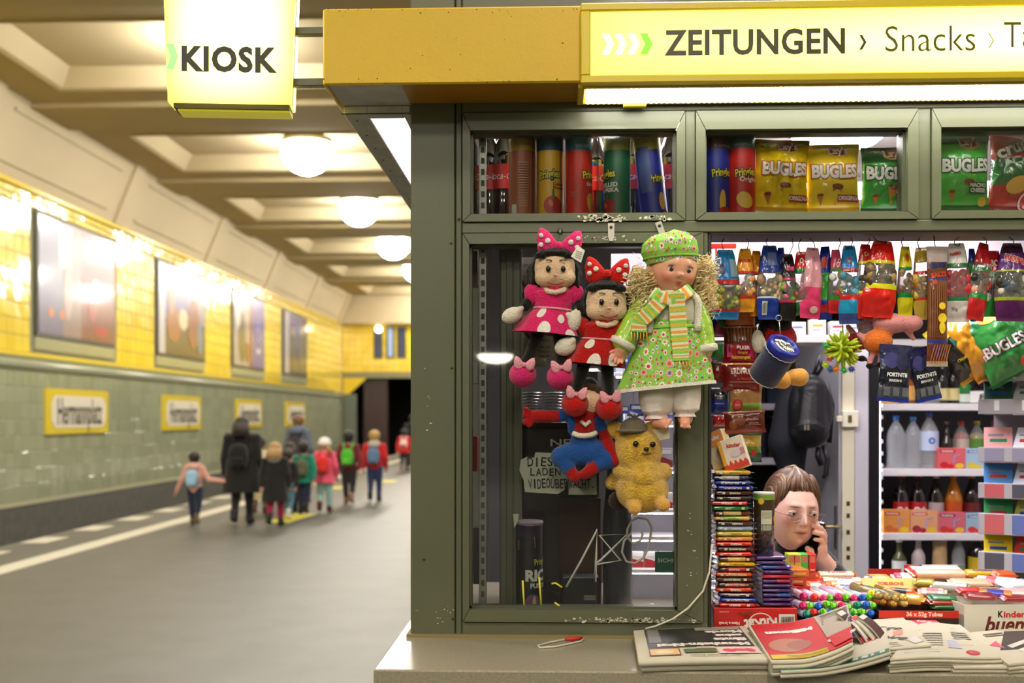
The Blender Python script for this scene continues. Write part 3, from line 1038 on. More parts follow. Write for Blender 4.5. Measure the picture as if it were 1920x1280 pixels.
# KIOSK sign on brackets beside the canopy
YK = -.10
pk = PM(YK)
cx, cz = W(438, 60, YK).x, W(438, 60, YK).z
ks_t = thing('kiosk_sign', 'square backlit yellow sign reading KIOSK on two brackets', 'sign', (cx, YK, cz), (0, 0, R(6.0)))
hT, hB = 126 / pk, 113 / pk
zt_, zb_ = .26, (60 - 205) / pk
dp = .056
def ksx(z): return hB + (hT - hB) * min(1, (z - zb_) / ((60 - 0) / pk - zb_))
m_ks = glow_mat('kiosk sign acrylic', .172, .225, '#f4e61c', .8, 12.0, 2.2)
m_ksd = mat('#e2d21c', rough=.35, emit=.30)
body = MB()
def ring(z, s=1., o=0.):
    a = ksx(z) * s
    return [(-a, -dp, z), (a, -dp, z), (a, dp * .55, z), (-a, dp * .55, z)]
vs = ring(zb_) + ring(zt_)
body.add(vs, [(1, 2, 6, 5), (2, 3, 7, 6), (3, 0, 4, 7), (4, 5, 6, 7), (3, 2, 1, 0)], m_ks)
body.build('sign_body', ks_t)
MB().add([vs[0], vs[1], vs[5], vs[4]], [(0, 1, 2, 3)], m_ks).build('acrylic_panel', ks_t)
e = MB()
a = ksx(zb_)
e.box((-a + .012, -dp + .01, zb_ - .012), (a - .006, dp * .5, zb_), mat('#4a4413', rough=.5))
e.build('base_slot', ks_t)
MB().box((-a + .02, -dp + .018, zb_ - .019), (a - .006, dp * .5, zb_ - .012), m_ksd, .002).build('base_lip', ks_t)
mb = MB()
mb.add([(ksx(zb_) + .001, -dp + .012, zb_), (ksx(zb_) + .001, -dp + .03, zb_), (ksx(zt_) + .001, -dp + .03, zt_), (ksx(zt_) + .001, -dp + .012, zt_)], [(0, 1, 2, 3)], mat('#8a7a1e', rough=.5))
mb.build('side_seam', ks_t)
t = MB()
place_text(t, 'KIOSK', (350 - 438) / pk, (526 - 438) / pk, (60 - 149) / pk, 48 / pk, mat('#2b280c', rough=.4), -dp - .0025, bold=.045, spacing=1.1)
t.build('lettering', ks_t)
q = MB(); chev(q, (322 - 438) / pk, (60 - 122) / pk, 8 / pk, 24 / pk, 14 / pk, mat('#9be889', emit=.75), -dp - .0025); q.build('chevron', ks_t)
for py in (60, 156):
    z = W(580, py, YK).z
    b_ = MB().box((WX(555, YK) - .02, YK - .012, z - .010), (xl + .004, YK + .012, z + .010), m_ol2, .002)
    o = b_.build('bracket', ks_t); o.matrix_parent_inverse = Matrix.Rotation(R(-6.0), 4, 'Z') @ Matrix.Translation((-cx, -YK, -cz))

# stone counter
m_stone = mat('#a39a87', rough=.28, var=.18, vscale=160, c2='#8b8370', coat=.15)
ZCT = ZB
yc = -.40
xc0 = WX(700, yc)
ct = thing('stone_counter', 'speckled grey stone counter running along the kiosk front', 'counter', (xc0, yc, 0))
MB().box((0, 0, ZCT - .075), (XR - xc0, .38 + 1.05, ZCT - .005), m_stone, .004).build('counter_slab', ct)
MB().box((.03, .35, 0), (XR - xc0, .39, ZCT - .075), m_ol).build('counter_apron', ct)
ZCT -= .005

# light inside the shop
sl2 = thing('shop_ceiling_lamp', 'oval white lamp glowing on the shop ceiling above the crisps', 'lamp', (W(1572, 250, .72).x, .72, ZCI))
MB().lathe([(.15, 0), (.15, -.02), (.12, -.045), (.06, -.058), (0, -.06)], mat((1, .94, .97), emit=SHOP), 28, cap=False).build('dome', sl2)
MB().lathe([(.158, 0), (.158, -.012), (.15, -.012)], mat('#cfcfcf', rough=.4), 28).build('rim', sl2)
for lx, ly, sx_, sy_, lab in ((.95, .475, .62, .125, 'unseen fill panel added on the shop ceiling over the counter'), (.10, .34, .22, .12, 'unseen fill panel added on the shop ceiling behind the toy window'), (1.1, 1.62, .7, .16, 'unseen fill panel added on the shop ceiling before the drinks fridge')):
    q = thing('added_fill_panel', lab, 'light', (lx, ly, ZCI))  # made-up panels, hidden from the camera, added to brighten the shop
    MB().box((-sx_ - .015, -sy_ - .015, -.022), (sx_ + .015, sy_ + .015, 0), mat('#d8d8d8', rough=.4), .002).build('panel_frame', q)
    MB().box((-sx_, -sy_, -.026), (sx_, sy_, -.020), mat((1, .94, .985), emit=SHOP_FILL * (1.0 if ly > 1 else 1.6 if lx > .5 else 5.0))).build('diffuser', q)
# ================================================================ shared builders for goods, toys and people
def put(mb, name, th, parent=None, **k):
    """geometry given in world coordinates, linked under an unrotated thing"""
    o = mb.build(name, parent or th, **k)
    if parent is None: o.location = -th.location
    return o


def putb(prims, voxel, name, th, smooth=4):
    o = blob(prims, voxel, smooth, name, th)
    o.location = -th.location
    return o


def attr_skin(base, rough=.45, sss=.15, coat=0.):
    m = bpy.data.materials.new('skin'); m.use_nodes = True
    nt = m.node_tree; b = nt.nodes['Principled BSDF']
    a = nt.nodes.new('ShaderNodeVertexColor'); a.layer_name = 'Col'
    nt.links.new(a.outputs[0], b.inputs['Base Color'])
    b.inputs['Roughness'].default_value = rough
    b.inputs['Coat Weight'].default_value = coat
    b.inputs['Subsurface Weight'].default_value = sss
    b.inputs['Subsurface Radius'].default_value = (.012, .005, .003)
    return m


def head_mesh(name, size, feats, base, paints, skin, shape, nu=84, nv=64, parent=None, loc=None, rot=None):
    """a head as one closed surface: shape(dx, dy, dz) gives the skull, feats push it in or out, paints tint it.
    The face looks along -Y."""
    vs, cols = [], []
    B = np.array(lin(base))
    for j in range(nv + 1):
        th = PI * j / nv
        for i in range(nu):
            ph = 2 * PI * i / nu
            d = Vector((math.sin(th) * math.sin(ph), -math.sin(th) * math.cos(ph), math.cos(th)))
            az = math.atan2(d.x, -d.y); el = math.asin(max(-1, min(1, d.z)))
            r = 0.
            c = B.copy()
            if abs(az) < 1.6:
                for a, e, sa, se, am in feats:
                    r += am * math.exp(-((az - a) / sa) ** 2 - ((el - e) / se) ** 2)
                for a, e, sa, se, am, cc in paints:
                    t = am * math.exp(-abs((az - a) / sa) ** 2.5 - abs((el - e) / se) ** 2.5)
                    c = c * (1 - t) + np.array(lin(cc)) * t
            p = shape(d)
            n = Vector((d.x * .6, d.y, d.z * .25)).normalized()
            vs.append((p + n * r) * size)
            cols.append((*c, 1))
    fs = []
    for j in range(nv):
        for i in range(nu):
            a, b = j * nu + i, j * nu + (i + 1) % nu
            if j == 0: fs.append((a, a + nu, b + nu))
            elif j == nv - 1: fs.append((a, a + nu, b))
            else: fs.append((a, a + nu, b + nu, b))
    me = bpy.data.meshes.new(name)
    me.from_pydata([tuple(v) for v in vs], [], fs)
    at = me.color_attributes.new('Col', 'FLOAT_COLOR', 'POINT')
    at.data.foreach_set('color', np.array(cols, dtype=np.float32).ravel())
    me.materials.append(skin)
    me.polygons.foreach_set('use_smooth', [True] * len(fs))
    me.update()
    return link(name, me, parent, loc, rot)


def adult_skull(d):
    x, y, z = d.x * .074, d.y * .092 + .004, d.z * .112
    if z < 0:
        t = -z / .112
        x *= 1 - .19 * t * t
        if y > 0: y *= 1 - .55 * t
        else: y *= 1 - .06 * t
    return Vector((x, y, z))


def bow(mb, c, s, m, rot=0., dots=None, knot=None):
    c = Vector(c)
    def loc(x, y, z): return c + Vector((x * math.cos(rot) - z * math.sin(rot), y, x * math.sin(rot) + z * math.cos(rot)))
    for sg in (-1, 1):
        ang = rot + sg * .25
        def f(u, v, sg=sg):
            a = 2 * PI * u; t = v
            w_ = .16 + .42 * math.sin(min(1, t * 1.25) * PI * .62)
            if t > .8: w_ *= math.sqrt(max(0, 1 - ((t - .8) / .2) ** 2))
            x = sg * (.08 + .92 * t)
            return loc(s * x, -s * .34 * w_ * math.cos(a) * 1.1, s * (w_ * math.sin(a) * (1 + .06 * math.sin(5 * a)) + .28 * t * t))
        mb.grid(f, 18, 10, m)
        if dots:
            for x, z, r in ((.5, .18, .12), (.8, .38, .1), (.78, -.02, .11)):
                def on(px_, pz_, sg=sg): return loc(s * px_ * sg, -s * .245, s * pz_)
                mb.ell(on(x, z), (s * r, s * .05, s * r), dots, 12, 6)
    mb.ell(loc(0, -.12 * s, 0), (s * .17, s * .16, s * .2), knot or m, 12, 8)
    return mb


def rings_surface(rings, c_of=None):
    """rings: [(cx, cz, rx, ry, y)] from top to bottom in world metres -> fn(angle 0..1, v 0..1)"""
    def f(u, v, off=0.):
        n = len(rings) - 1
        t = min(max(v, 0), .99999) * n
        i = int(t); k = t - i
        k = k * k * (3 - 2 * k) * .5 + k * .5
        A, B = rings[i], rings[i + 1]
        cx, cz, rx, ry, yy = [A[q] + (B[q] - A[q]) * k for q in range(5)]
        tilt = (A[5] if len(A) > 5 else 0) * (1 - k) + (B[5] if len(B) > 5 else 0) * k
        rip = (A[6] if len(A) > 6 else 0) * (1 - k) + (B[6] if len(B) > 6 else 0) * k
        a = 2 * PI * u
        w_ = 1 + rip * math.sin(7 * a + 1) * .6 + rip * math.sin(4 * a + 2.) * .5
        x = (rx + off) * math.sin(a) * w_
        return Vector((cx + x, yy - (ry + off) * math.cos(a) * w_, cz + tilt * x / max(rx, 1e-6)))
    return f


# ================================================================ the toys hung on the window
YT = -.085
PT = PM(YT)
def T(px, py, y=YT): return W(px, py, y)
def pr(n): return n / PT
BLACK, CREAM, WHITEP = plush('#15130f'), plush('#ecc9a4'), plush('#e8e0cd')


def rag_doll(label, hang, head, face, dress_c, shoe_c, dressr, sleeves, arms, legs, shoes, bowc, bowrot, dots, band_py, hair_side, tag_card=None):
    t = thing('rag_doll', label, 'doll', T(*hang))
    hx, hy = head
    y0 = YT
    D1, DB = plush(dress_c), plush('#f0a3b0')
    hc = T(hx, hy)
    # body: arms, legs and trunk are one stuffed skin
    tr = dressr
    pts = [('c', T(hx - 2, hy + 30), pr(14), T(tr[-1][0], tr[-1][1] - 25), pr(26), BLACK)]
    for a in arms:
        pts.append(('c', T(*a[0]), pr(10), T(*a[1], y0 - .01), pr(10), BLACK))
        pts.append(('e', T(*a[2], y0 - .018), (pr(a[3]), pr(14), pr(a[4])), WHITEP, (0, R(a[5]), 0)))
        pts.append(('c', T(a[2][0] + a[6], a[2][1] - 6, y0 - .028), pr(6), T(a[2][0] + a[6] * 1.7, a[2][1] - 12, y0 - .028), pr(6), WHITEP))
    for l, s in zip(legs, shoes):
        pts.append(('c', T(*l[0], y0 + .005), pr(13), T(*l[1], y0), pr(10), BLACK))
        pts.append(('c', T(*l[1]), pr(10), T(s[0] + 2, s[1] - 16, y0), pr(15), BLACK))
    putb(pts, .0035, 'body', t, 3)
    # head
    putb([('e', hc, (pr(42), pr(36), pr(40)), CREAM), ('e', T(hx - 16, hy + 15, y0 - .018), (pr(22), pr(22), pr(18)), CREAM), ('e', T(hx + 18, hy + 15, y0 - .018), (pr(22), pr(22), pr(18)), CREAM)], .004, 'head', t, 5)
    h = MB()
    yarn = plush('#15130f')
    rr_ = random.Random(hx)
    # yarn hair: a cap of strands and two loose side locks
    def strand(a0, length, out):
        p = []
        for i in range(9):
            q = i / 8
            ang = a0
            rad = 44 + 3 * math.sin(6 * q) + out * q
            zz = hy - 38 + 10 * (1 - math.cos(a0)) + length * q
            w_ = math.sin(min(1.45, q * 2.2 + .35)) if q < .5 else 1
            p.append(T(hx + rad * math.sin(ang) * w_, zz, y0 + .012 - pr(36) * math.cos(ang) * w_))
        h.tube(p, [pr(4.6)] * 8 + [pr(2.5)], yarn, 6)
    for sgn in (-1, 1):
        for i in range(15):
            a = sgn * (1.0 + i * .15)
            strand(a, 60 + rr_.uniform(-6, 14) + hair_side, rr_.uniform(2, 10))
    for i in range(16):
        a = -1.0 + i * .135
        p = [T(hx + 40 * math.sin(a) * q2, hy - 42 + 14 * q2 * q2 * (1.2 if abs(a) > .5 else .9), y0 - pr(34) * q2 * math.cos(a) ** .5 if False else y0 - pr(32) * q2) for q2 in (0, .3, .6, .85, 1)]
        h.tube(p, pr(5), yarn, 6)
    h.ell(T(hx, hy - 6, y0 + .014), (pr(45), pr(36), pr(42)), yarn, 20, 12)
    put(h, 'hair', t)
    f = MB()
    for s in (-1, 1):
        f.ell(T(hx + s * 14 + face, hy - 2, y0 - pr(37)), (pr(4.5), pr(3), pr(6)), mat('#120f0d', rough=.15), 12, 8)
        f.tube([T(hx + face + s * (14 + q), hy - 16 - 3 * math.cos(q / 6), y0 - pr(36)) for q in (-7, -3, 1, 5)], pr(1.1), mat('#1c1512'), 6)
    put(f, 'eyes', t)
    f = MB().ell(T(hx + face, hy + 10, y0 - pr(43)), (pr(4), pr(4), pr(3)), plush('#e39a8e'), 12, 8)
    f.tube([T(hx + face + q, hy + 27 - .018 * q * q, y0 - pr(38.5 - .004 * q * q)) for q in range(-16, 17, 4)], pr(1.5), mat('#a3342c', rough=.8), 6)
    put(f, 'stitched_mouth', t)
    # collar and dress
    rg = [(T(c, py).x, T(c, py).z, pr(rx), pr(ry), y0, pr(tl), rp) for c, py, rx, ry, tl, rp in dressr]
    fn = rings_surface(rg)
    d = MB().grid(lambda u, v: fn(u, v), 48, 24, D1)
    vb = .46
    dr = put(d, 'dress', t)
    dd = MB()
    for u, v, r in dots:
        # round white dots laid on the cloth
        R_ = pr(r)
        def on(x, z, u=u, v=v):
            per = 2 * PI * (rg[-1][2] * .85)
            return fn(u + x / per, v - z / (pr(dressr[-1][1] - dressr[0][1])), .0012)
        ellipse_on(dd, 0, 0, R_, R_, on, plush('#f3e9de'), 16, 2)
    o = dd.build('dots', dr)
    bnd = MB().grid(lambda u, v: fn(u, band_py + (v - .5) * .055, .002 + .002 * math.sin(v * PI)), 40, 4, DB)
    bnd.build('waist_band', dr)
    c_ = MB()
    c_.tube([T(hx - 24, hy + 32), T(hx - 12, hy + 40, y0 - pr(26)), T(hx + 2, hy + 42, y0 - pr(30)), T(hx + 16, hy + 38, y0 - pr(26)), T(hx + 24, hy + 31)], pr(5), plush('#f0d7b8'), 8)
    put(c_, 'collar', t)
    for (sx_, sy_, r, rt) in sleeves:
        o = putb([('e', T(sx_, sy_, y0 - .004), (pr(r), pr(r * .8), pr(r * 1.25)), D1, (0, R(rt), 0))], .003, 'sleeve', t, 2)
    for s, sd in zip(shoes, (-1, 1)):
        o = putb([('e', T(s[0], s[1], y0 - .012), (pr(26), pr(30), pr(24)), plush(shoe_c))], .0035, 'shoe', t, 2)
        b = bow(MB(), T(s[0] + 3, s[1] - 18, y0 - pr(34)), pr(20), DB, rot=.1 * sd)
        put(b, 'shoe_bow', t)
    b = bow(MB(), T(hx + bowrot[0], hy + bowrot[1], y0 - .022), pr(bowrot[2]), plush(bowc), rot=bowrot[3], dots=plush('#f3e6df'))
    put(b, 'head_bow', t)
    return t


# first doll, pink
d1 = rag_doll('pink plush rag doll in dotted dress hung highest on the window', (1048, 428), (1040, 506), 2, '#e0246a', '#dd2a72',
              [(1040, 536, 20, 18, 0, 0), (1038, 548, 42, 26, 0, 0), (1036, 580, 34, 25, -3, .01), (1030, 600, 46, 32, -5, .05), (1026, 626, 60, 38, -6, .11)],
              [(1000, 552, 17, -28), (1078, 552, 16, 24)],
              [((996, 560), (984, 574), (960, 591), 21, 15, -25, 9), ((1082, 562), (1088, 578), (1076, 602), 14, 22, 12, -6)],
              [((1008, 625), (992, 668)), ((1048, 625), (1052, 668))], [(980, 702), (1050, 707)], '#e62c78', (8, -44, 43, -.08),
              [(.93, .62, 10), (.98, .93, 11), (.08, .72, 9), (.13, .98, 8)], .50, 0)
g = MB()
g.T = None
p = T(1082, 478, YT - .05)
cardm = mat('#efe9dc', rough=.6)
g.poly([p + Vector((-.016, -.004, -.004)), p + Vector((.010, .0, -.020)), p + Vector((.020, .002, .012)), p + Vector((.002, 0, .024))], cardm, (0, .0008, 0))
put(g, 'price_card', d1)
q = MB()
for i in range(4):
    a = p + Vector((-.006 + i * .0012, -.0035, -.005 + i * .005))
    q.poly([a, a + Vector((.016, .002, -.006)), a + Vector((.0165, .002, -.0045)), a + Vector((.0005, 0, .0015))], ink('#8a857a'))
put(q, 'card_print', d1)

# second doll, red
d2 = rag_doll('red plush rag doll in dotted dress between pink doll and blonde doll', (1120, 480), (1136, 568), 6, '#b8120c', '#c4140e',
              [(1130, 600, 20, 18, 0, 0), (1130, 610, 44, 26, 0, 0), (1130, 636, 38, 25, -3, .01), (1124, 655, 46, 32, -5, .05), (1116, 684, 56, 36, -6, .10)],
              [(1092, 612, 17, -28), (1164, 612, 15, 24)],
              [((1086, 620), (1077, 632), (1060, 650), 21, 17, -20, 8), ((1166, 622), (1170, 640), (1166, 660), 14, 18, 10, -5)],
              [((1095, 682), (1084, 726)), ((1138, 682), (1142, 732))], [(1078, 757), (1142, 764)], '#cf160e', (2, -54, 42, -.05),
              [(.92, .66, 10), (.985, .97, 11), (.10, .9, 10)], .52, 0)

# ---- blonde doll
YD3 = -.10
P3 = PM(YD3)
def T3(px, py, y=YD3): return W(px, py, y)
def p3(n): return n / P3
d3 = thing('blonde_doll', 'curly blonde doll in flowered green dress, beret and striped scarf', 'doll', T3(1240, 425))
vin = attr_skin('#e9ab8c', rough=.32, sss=.1, coat=.25)
def baby_skull(d):
    x, y, z = d.x * .060, d.y * .060, d.z * .066
    if z < 0:
        t = -z / .066
        x *= 1 - .10 * t * t
        y *= 1 - .12 * t
    return Vector((x, y, z))
LIP = '#c2463c'
hd = head_mesh('head', 1.0, [(.42, -.02, .20, .15, -.0045), (-.42, -.02, .20, .15, -.0045), (0, -.22, .13, .10, .0085), (.1, -.27, .06, .05, .002), (-.1, -.27, .06, .05, .002), (0, .0, .10, .16, .001),
    (.6, -.34, .24, .2, .0045), (-.6, -.34, .24, .2, .0045), (0, -.50, .14, .05, .0035), (0, -.60, .12, .05, .0035), (0, -.55, .17, .018, -.002), (0, -.86, .2, .13, .005), (0, .35, .5, .25, .003)],
    '#e8a88a', [(.62, -.36, .28, .22, .55, '#d4604e'), (-.62, -.36, .28, .22, .55, '#d4604e'), (0, -.50, .17, .05, .9, LIP), (0, -.59, .14, .05, .9, LIP), (0, -.55, .2, .012, .8, '#7a2620'),
    (0, -.28, .1, .06, .25, '#d98070'), (.42, .16, .2, .03, .55, '#a9784e'), (-.42, .16, .2, .03, .55, '#a9784e'), (.42, .0, .2, .1, .25, '#b87a60'), (-.42, .0, .2, .1, .25, '#b87a60')],
    vin, baby_skull, parent=d3)
hc3 = T3(1263, 507)
hd.location = hc3 - d3.location; hd.rotation_euler = (R(4), R(4), R(13))
ey = MB()
for s in (-1, 1):
    c = Vector((s * .0232, -.0495, -.001))
    ey.ell(c, (.0085, .005, .0075), mat('#efe6e0', rough=.1), 16, 10)
    ey.ell(c + Vector((0, -.0028, 0)), (.0062, .003, .0065), mat('#3a1f14', rough=.05, coat=1.), 16, 10)
    ey.ell(c + Vector((.0015, -.0052, .002)), (.0012, .0008, .0012), mat('#f5f5f5', rough=.2), 8, 6)
    ey.tube([c + Vector((s * q * .0095, -.0035 - .002 * (1 - q * q), .0055 + .004 * (1 - q * q))) for q in (-1, -.6, -.2, .2, .6, 1)], .0011, mat('#2a1610', rough=.6), 6)
    for q in (-.8, -.5, -.2, .1, .4, .7, .95):
        b = c + Vector((s * q * .0095, -.0055, .0065 + .003 * (1 - q * q)))
        ey.tube([b, b + Vector((s * q * .003, -.0035, .003))], [.0004, .0001], mat('#2a1610', rough=.6), 4)
ey.build('eyes', hd)
ears = MB()
for s in (-1, 1): ears.ell((s * .058, .004, -.008), (.006, .010, .013), mat('#e2a083', rough=.35), 12, 8)
ears.build('ears', hd)
# fringe and curls
m_blond = mat('#e6c887', rough=.42, sheen=.3, spec=.4)
m_blond2 = mat('#f0dca8', rough=.4, sheen=.3, spec=.4)
hr = MB()
r_ = random.Random(5)
for i in range(22):
    a = -.75 + i * .07
    p = []
    for q in range(6):
        k = q / 5
        e = 1.05 - .62 * k
        d = Vector((math.cos(e) * math.sin(a + .12 * k), -math.cos(e) * math.cos(a), math.sin(e)))
        p.append(Vector((d.x * .0615, d.y * .0625, d.z * .068)))
    hr.tube(p, [.0022, .002, .0018, .0014, .001, .0004], m_blond, 5)
o = hr.build('fringe', hd)
def curls(name, cx, cy, wx, wz, n, seed, dy=0., flat=.035):
    h = MB(); r_ = random.Random(seed)
    for _ in range(n):
        px = r_.gauss(cx, wx / 2.4); py = r_.uniform(cy - wz, cy + wz)
        if abs(px - cx) > wx: px = cx + (px - cx) * .4
        base = T3(px, py, YD3 + dy + r_.uniform(-flat, flat))
        L_ = r_.uniform(.02, .055); rad = r_.uniform(.005, .0115); tn_ = r_.uniform(1.2, 3.2)
        d = Vector((r_.uniform(-.6, .6), r_.uniform(-.3, .3), -1)).normalized()
        u = d.cross(Vector((0, 1, 0))).normalized(); v = d.cross(u)
        n_ = int(tn_ * 9)
        h.tube([base + d * (L_ * q / n_) + (u * math.cos(2 * PI * tn_ * q / n_) + v * math.sin(2 * PI * tn_ * q / n_)) * rad * (.6 + .4 * math.sin(PI * q / n_)) for q in range(n_ + 1)], r_.choice((.0006, .0009, .0014)), r_.choice((m_blond, m_blond2)), 4)
    return put(h, name, d3)
curls('curls', 1200, 545, 30, 48, 210, 1, dy=.0)
curls('curls', 1322, 525, 24, 48, 170, 2, dy=.02)
fz_ = MB()
for _ in range(150):
    sx_ = r_.choice((-1, 1, 1))
    c = T3(1200 if sx_ < 0 else 1326, r_.uniform(480, 590), YD3 + r_.uniform(-.02, .05))
    p = [c]
    d = Vector((sx_ * r_.uniform(.2, 1), r_.uniform(-.5, .5), r_.uniform(-.8, .8)))
    for q in range(7):
        d = (d + Vector((r_.gauss(0, .5), r_.gauss(0, .4), r_.gauss(0, .5)))).normalized()
        p.append(p[-1] + d * .0055)
    fz_.tube(p, .00028, m_blond2, 3)
put(fz_, 'flyaway_hair', d3, kind='stuff')
bk = MB()
bk.ell(T3(1262, 500, YD3 + .022), (p3(50), p3(34), p3(48)), m_blond, 20, 12)
for cx, cy, a, b in ((1203, 548, 30, 44), (1318, 528, 22, 42)):
    for _ in range(12):
        bk.ell(T3(cx + r_.uniform(-a, a) * .6, cy + r_.uniform(-b, b) * .7, YD3 + .03), (p3(a * .45), .02, p3(b * .35)), m_blond, 10, 7)
put(bk, 'hair_mass', d3)
# floral cloth
m_fl = mat('#8fc84a', rough=.8, bump=.2, bscale=300)
m_pet = [mat('#f4efe4', rough=.8), mat('#f4efe4', rough=.8), mat('#f0a3b4', rough=.8)]
m_ctr = [mat(c, rough=.8) for c in ('#c8203c', '#e0602a', '#c8923a', '#4a70b0', '#b03070', '#d83050')]
def flowers(fn, spots, name, parent, world):
    f = MB(); r_ = random.Random(len(spots))
    for x, z, s in spots:
        pm_, cm_ = r_.choice(m_pet), r_.choice(m_ctr)
        n = r_.choice((7, 8, 9)); a0 = r_.random()
        if s > .0042:
            P = [fn(x, z, .0010)]
            for k in range(n * 2):
                rd = s * (1 if k % 2 == 0 else .62)
                P.append(fn(x + rd * math.cos(a0 + PI * k / n), z + rd * math.sin(a0 + PI * k / n), .0010))
            f.add(P, [(0, 1 + k, 1 + (k + 1) % (2 * n)) for k in range(2 * n)], pm_)
            ellipse_on(f, x, z, s * .42, s * .42, lambda X, Z: fn(X, Z, .0016), cm_, 8, 1)
        else:
            ellipse_on(f, x, z, s * .7, s * .7, lambda X, Z: fn(X, Z, .0012), r_.choice(m_ctr + m_pet), 8, 1)
    o = f.build(name, parent, kind='stuff')
    return o
def spots(n, x0, x1, z0, z1, ok, seed, smin=.003, smax=.0115):
    r_ = random.Random(seed); out = []
    for _ in range(n * 14):
        s = smin + (smax - smin) * r_.random() ** 1.6
        x, z = r_.uniform(x0, x1), r_.uniform(z0, z1)
        if not ok(x, z): continue
        if all((x - a) ** 2 + (z - b) ** 2 > (s * .95 + c * .95) ** 2 for a, b, c in out): out.append((x, z, s))
        if len(out) >= n: break
    return out
# beret
bt_ = [(1258, 433, 6, 6, YD3, 0, 0), (1256, 440, 34, 30, YD3, 0, .02), (1256, 455, 50, 44, YD3, 0, .03), (1256, 472, 53, 46, YD3, 0, .02), (1258, 484, 50, 43, YD3, 0, 0), (1260, 494, 46, 41, YD3, 0, 0)]
brg = [(T3(c, py).x, T3(c, py).z, p3(a), p3(b), yy, p3(3), rp) for c, py, a, b, yy, _, rp in bt_]
bfn = rings_surface(brg)
be = MB().grid(lambda u, v: bfn(u, v), 48, 20, m_fl)
be.add([bfn(k / 24, 0) for k in range(24)], [tuple(range(24))], m_fl)
beo = put(be, 'beret', d3)
zt3, zb3 = brg[0][1], brg[-1][1]
bcx = T3(1256, 470).x
def bmap(x, z, off):
    v = (zt3 - z) / (zt3 - zb3)
    rx = [g_[2] for g_ in brg]
    t = min(max(v, 0), .999) * 5; i = int(t); rr_ = rx[i] + (rx[i + 1] - rx[i]) * (t - i)
    s = max(-.98, min(.98, (x - bcx) / rr_))
    return bfn(math.asin(s) / (2 * PI), v, off)
flowers(bmap, spots(60, bcx - .066, bcx + .066, zb3 + .004, zt3 - .008, lambda x, z: abs(x - bcx) < .064 * math.sqrt(max(0, 1 - ((z - zb3 - .02) / .07) ** 2)), 3), 'flower_print', beo, True)
be2 = MB().tube([bfn(k / 40, .80, .001) for k in range(40)], .0028, mat('#7ab83e', rough=.8), 6, closed=True)
be2.build('beret_band', beo)
# dress
dr_ = [(1262, 545, 26, 22, YD3, 0, 0), (1262, 565, 46, 30, YD3, 0, 0), (1262, 602, 46, 30, YD3, 0, .01), (1258, 640, 62, 40, YD3, 4, .04), (1254, 690, 78, 46, YD3, 7, .07), (1250, 728, 88, 52, YD3, 9, .09)]
drg = [(T3(c, py).x, T3(c, py).z, p3(a), p3(b), yy, p3(tl) * -.0 + p3(tl), rp) for c, py, a, b, yy, tl, rp in dr_]
dfn = rings_surface(drg)
m_bib = plush('#ece6d2')
de = MB().grid(lambda u, v: dfn(u, v), 64, 36, m_fl, mfn=lambda u, v: m_bib if v < .40 else m_fl)
deo = put(de, 'dress', d3)
zd0, zd1 = drg[0][1], drg[-1][1]
dcx = T3(1256, 650).x
def dmap(x, z, off):
    v = (zd0 - z) / (zd0 - zd1)
    t = min(max(v, 0), .999) * 5; i = int(t)
    rr_ = drg[i][2] + (drg[i + 1][2] - drg[i][2]) * (t - i); cx = drg[i][0] + (drg[i + 1][0] - drg[i][0]) * (t - i)
    s = max(-.985, min(.985, (x - cx) / rr_))
    return dfn(math.asin(s) / (2 * PI), v, off)
def okd(x, z):
    v = (zd0 - z) / (zd0 - zd1)
    t = min(max(v, 0), .999) * 5; i = int(t)
    rr_ = drg[i][2] + (drg[i + 1][2] - drg[i][2]) * (t - i); cx = drg[i][0] + (drg[i + 1][0] - drg[i][0]) * (t - i)
    return v > .42 and abs(x - cx) < rr_ * .95
flowers(dmap, spots(190, dcx - .13, dcx + .12, zd1 + .006, T3(1256, 618).z, okd, 8), 'flower_print', deo, True)
MB().grid(lambda u, v: dfn(u, .955 + .065 * v, .0035), 64, 3, plush('#f0ead8')).build('hem_trim', deo)
MB().grid(lambda u, v: dfn(u, .45 + .03 * v, .003 + .002 * math.sin(PI * v)), 48, 4, m_fl).build('waist_seam', deo)
# jacket with sleeves, white cuffs and edge
m_jk = mat('#9cc43c', rough=.22, coat=.5, bump=.5, bscale=45)
jk = MB()
jfn = rings_surface([(a, b, c + .006, e + .006, y, tl, 0) for a, b, c, e, y, tl, rp in [drg[0], drg[1], drg[2], (*drg[3][:2], drg[3][2] * .84, drg[3][3] * .8, *drg[3][4:])]])
jk.grid(lambda u, v: jfn(.14 + u * .72, v * .86), 40, 14, m_jk)
put(jk, 'jacket', d3)
ed = MB()
for uu in (.14, .86):
    ed.tube([jfn(uu + (.02 if uu < .5 else -.02) * math.sin(3 * q), q * .86, .003) for q in (0, .15, .3, .45, .6, .75, .9, 1)], p3(7), m_bib, 8)
put(ed, 'jacket_edge', d3)
for nm, a, b, c, r0, r1 in (('sleeve', (1208, 575), (1186, 610), (1170, 640), 24, 22), ('sleeve', (1302, 572), (1318, 610), (1324, 648), 20, 18)):
    putb([('c', T3(*a, YD3 + .004), p3(r0), T3(*b, YD3 - .008), p3(r0 * .95), m_jk), ('c', T3(*b, YD3 - .008), p3(r0 * .95), T3(*c, YD3 - .016), p3(r1), m_jk)], .003, nm, d3, 3)
    dv = (T3(*c) - T3(*b)).normalized()
    MBc = MB().lathe([(p3(r1 - 2), -.008), (p3(r1 + 3), -.004), (p3(r1 + 3), .010), (p3(r1 - 4), .012)], plush('#f0ead8'), 20, T3(*c, YD3 - .016) + dv * .004, axis=dv)
    put(MBc, 'cuff', d3)
m_vs = mat('#e8a085', rough=.35, sss=.1)
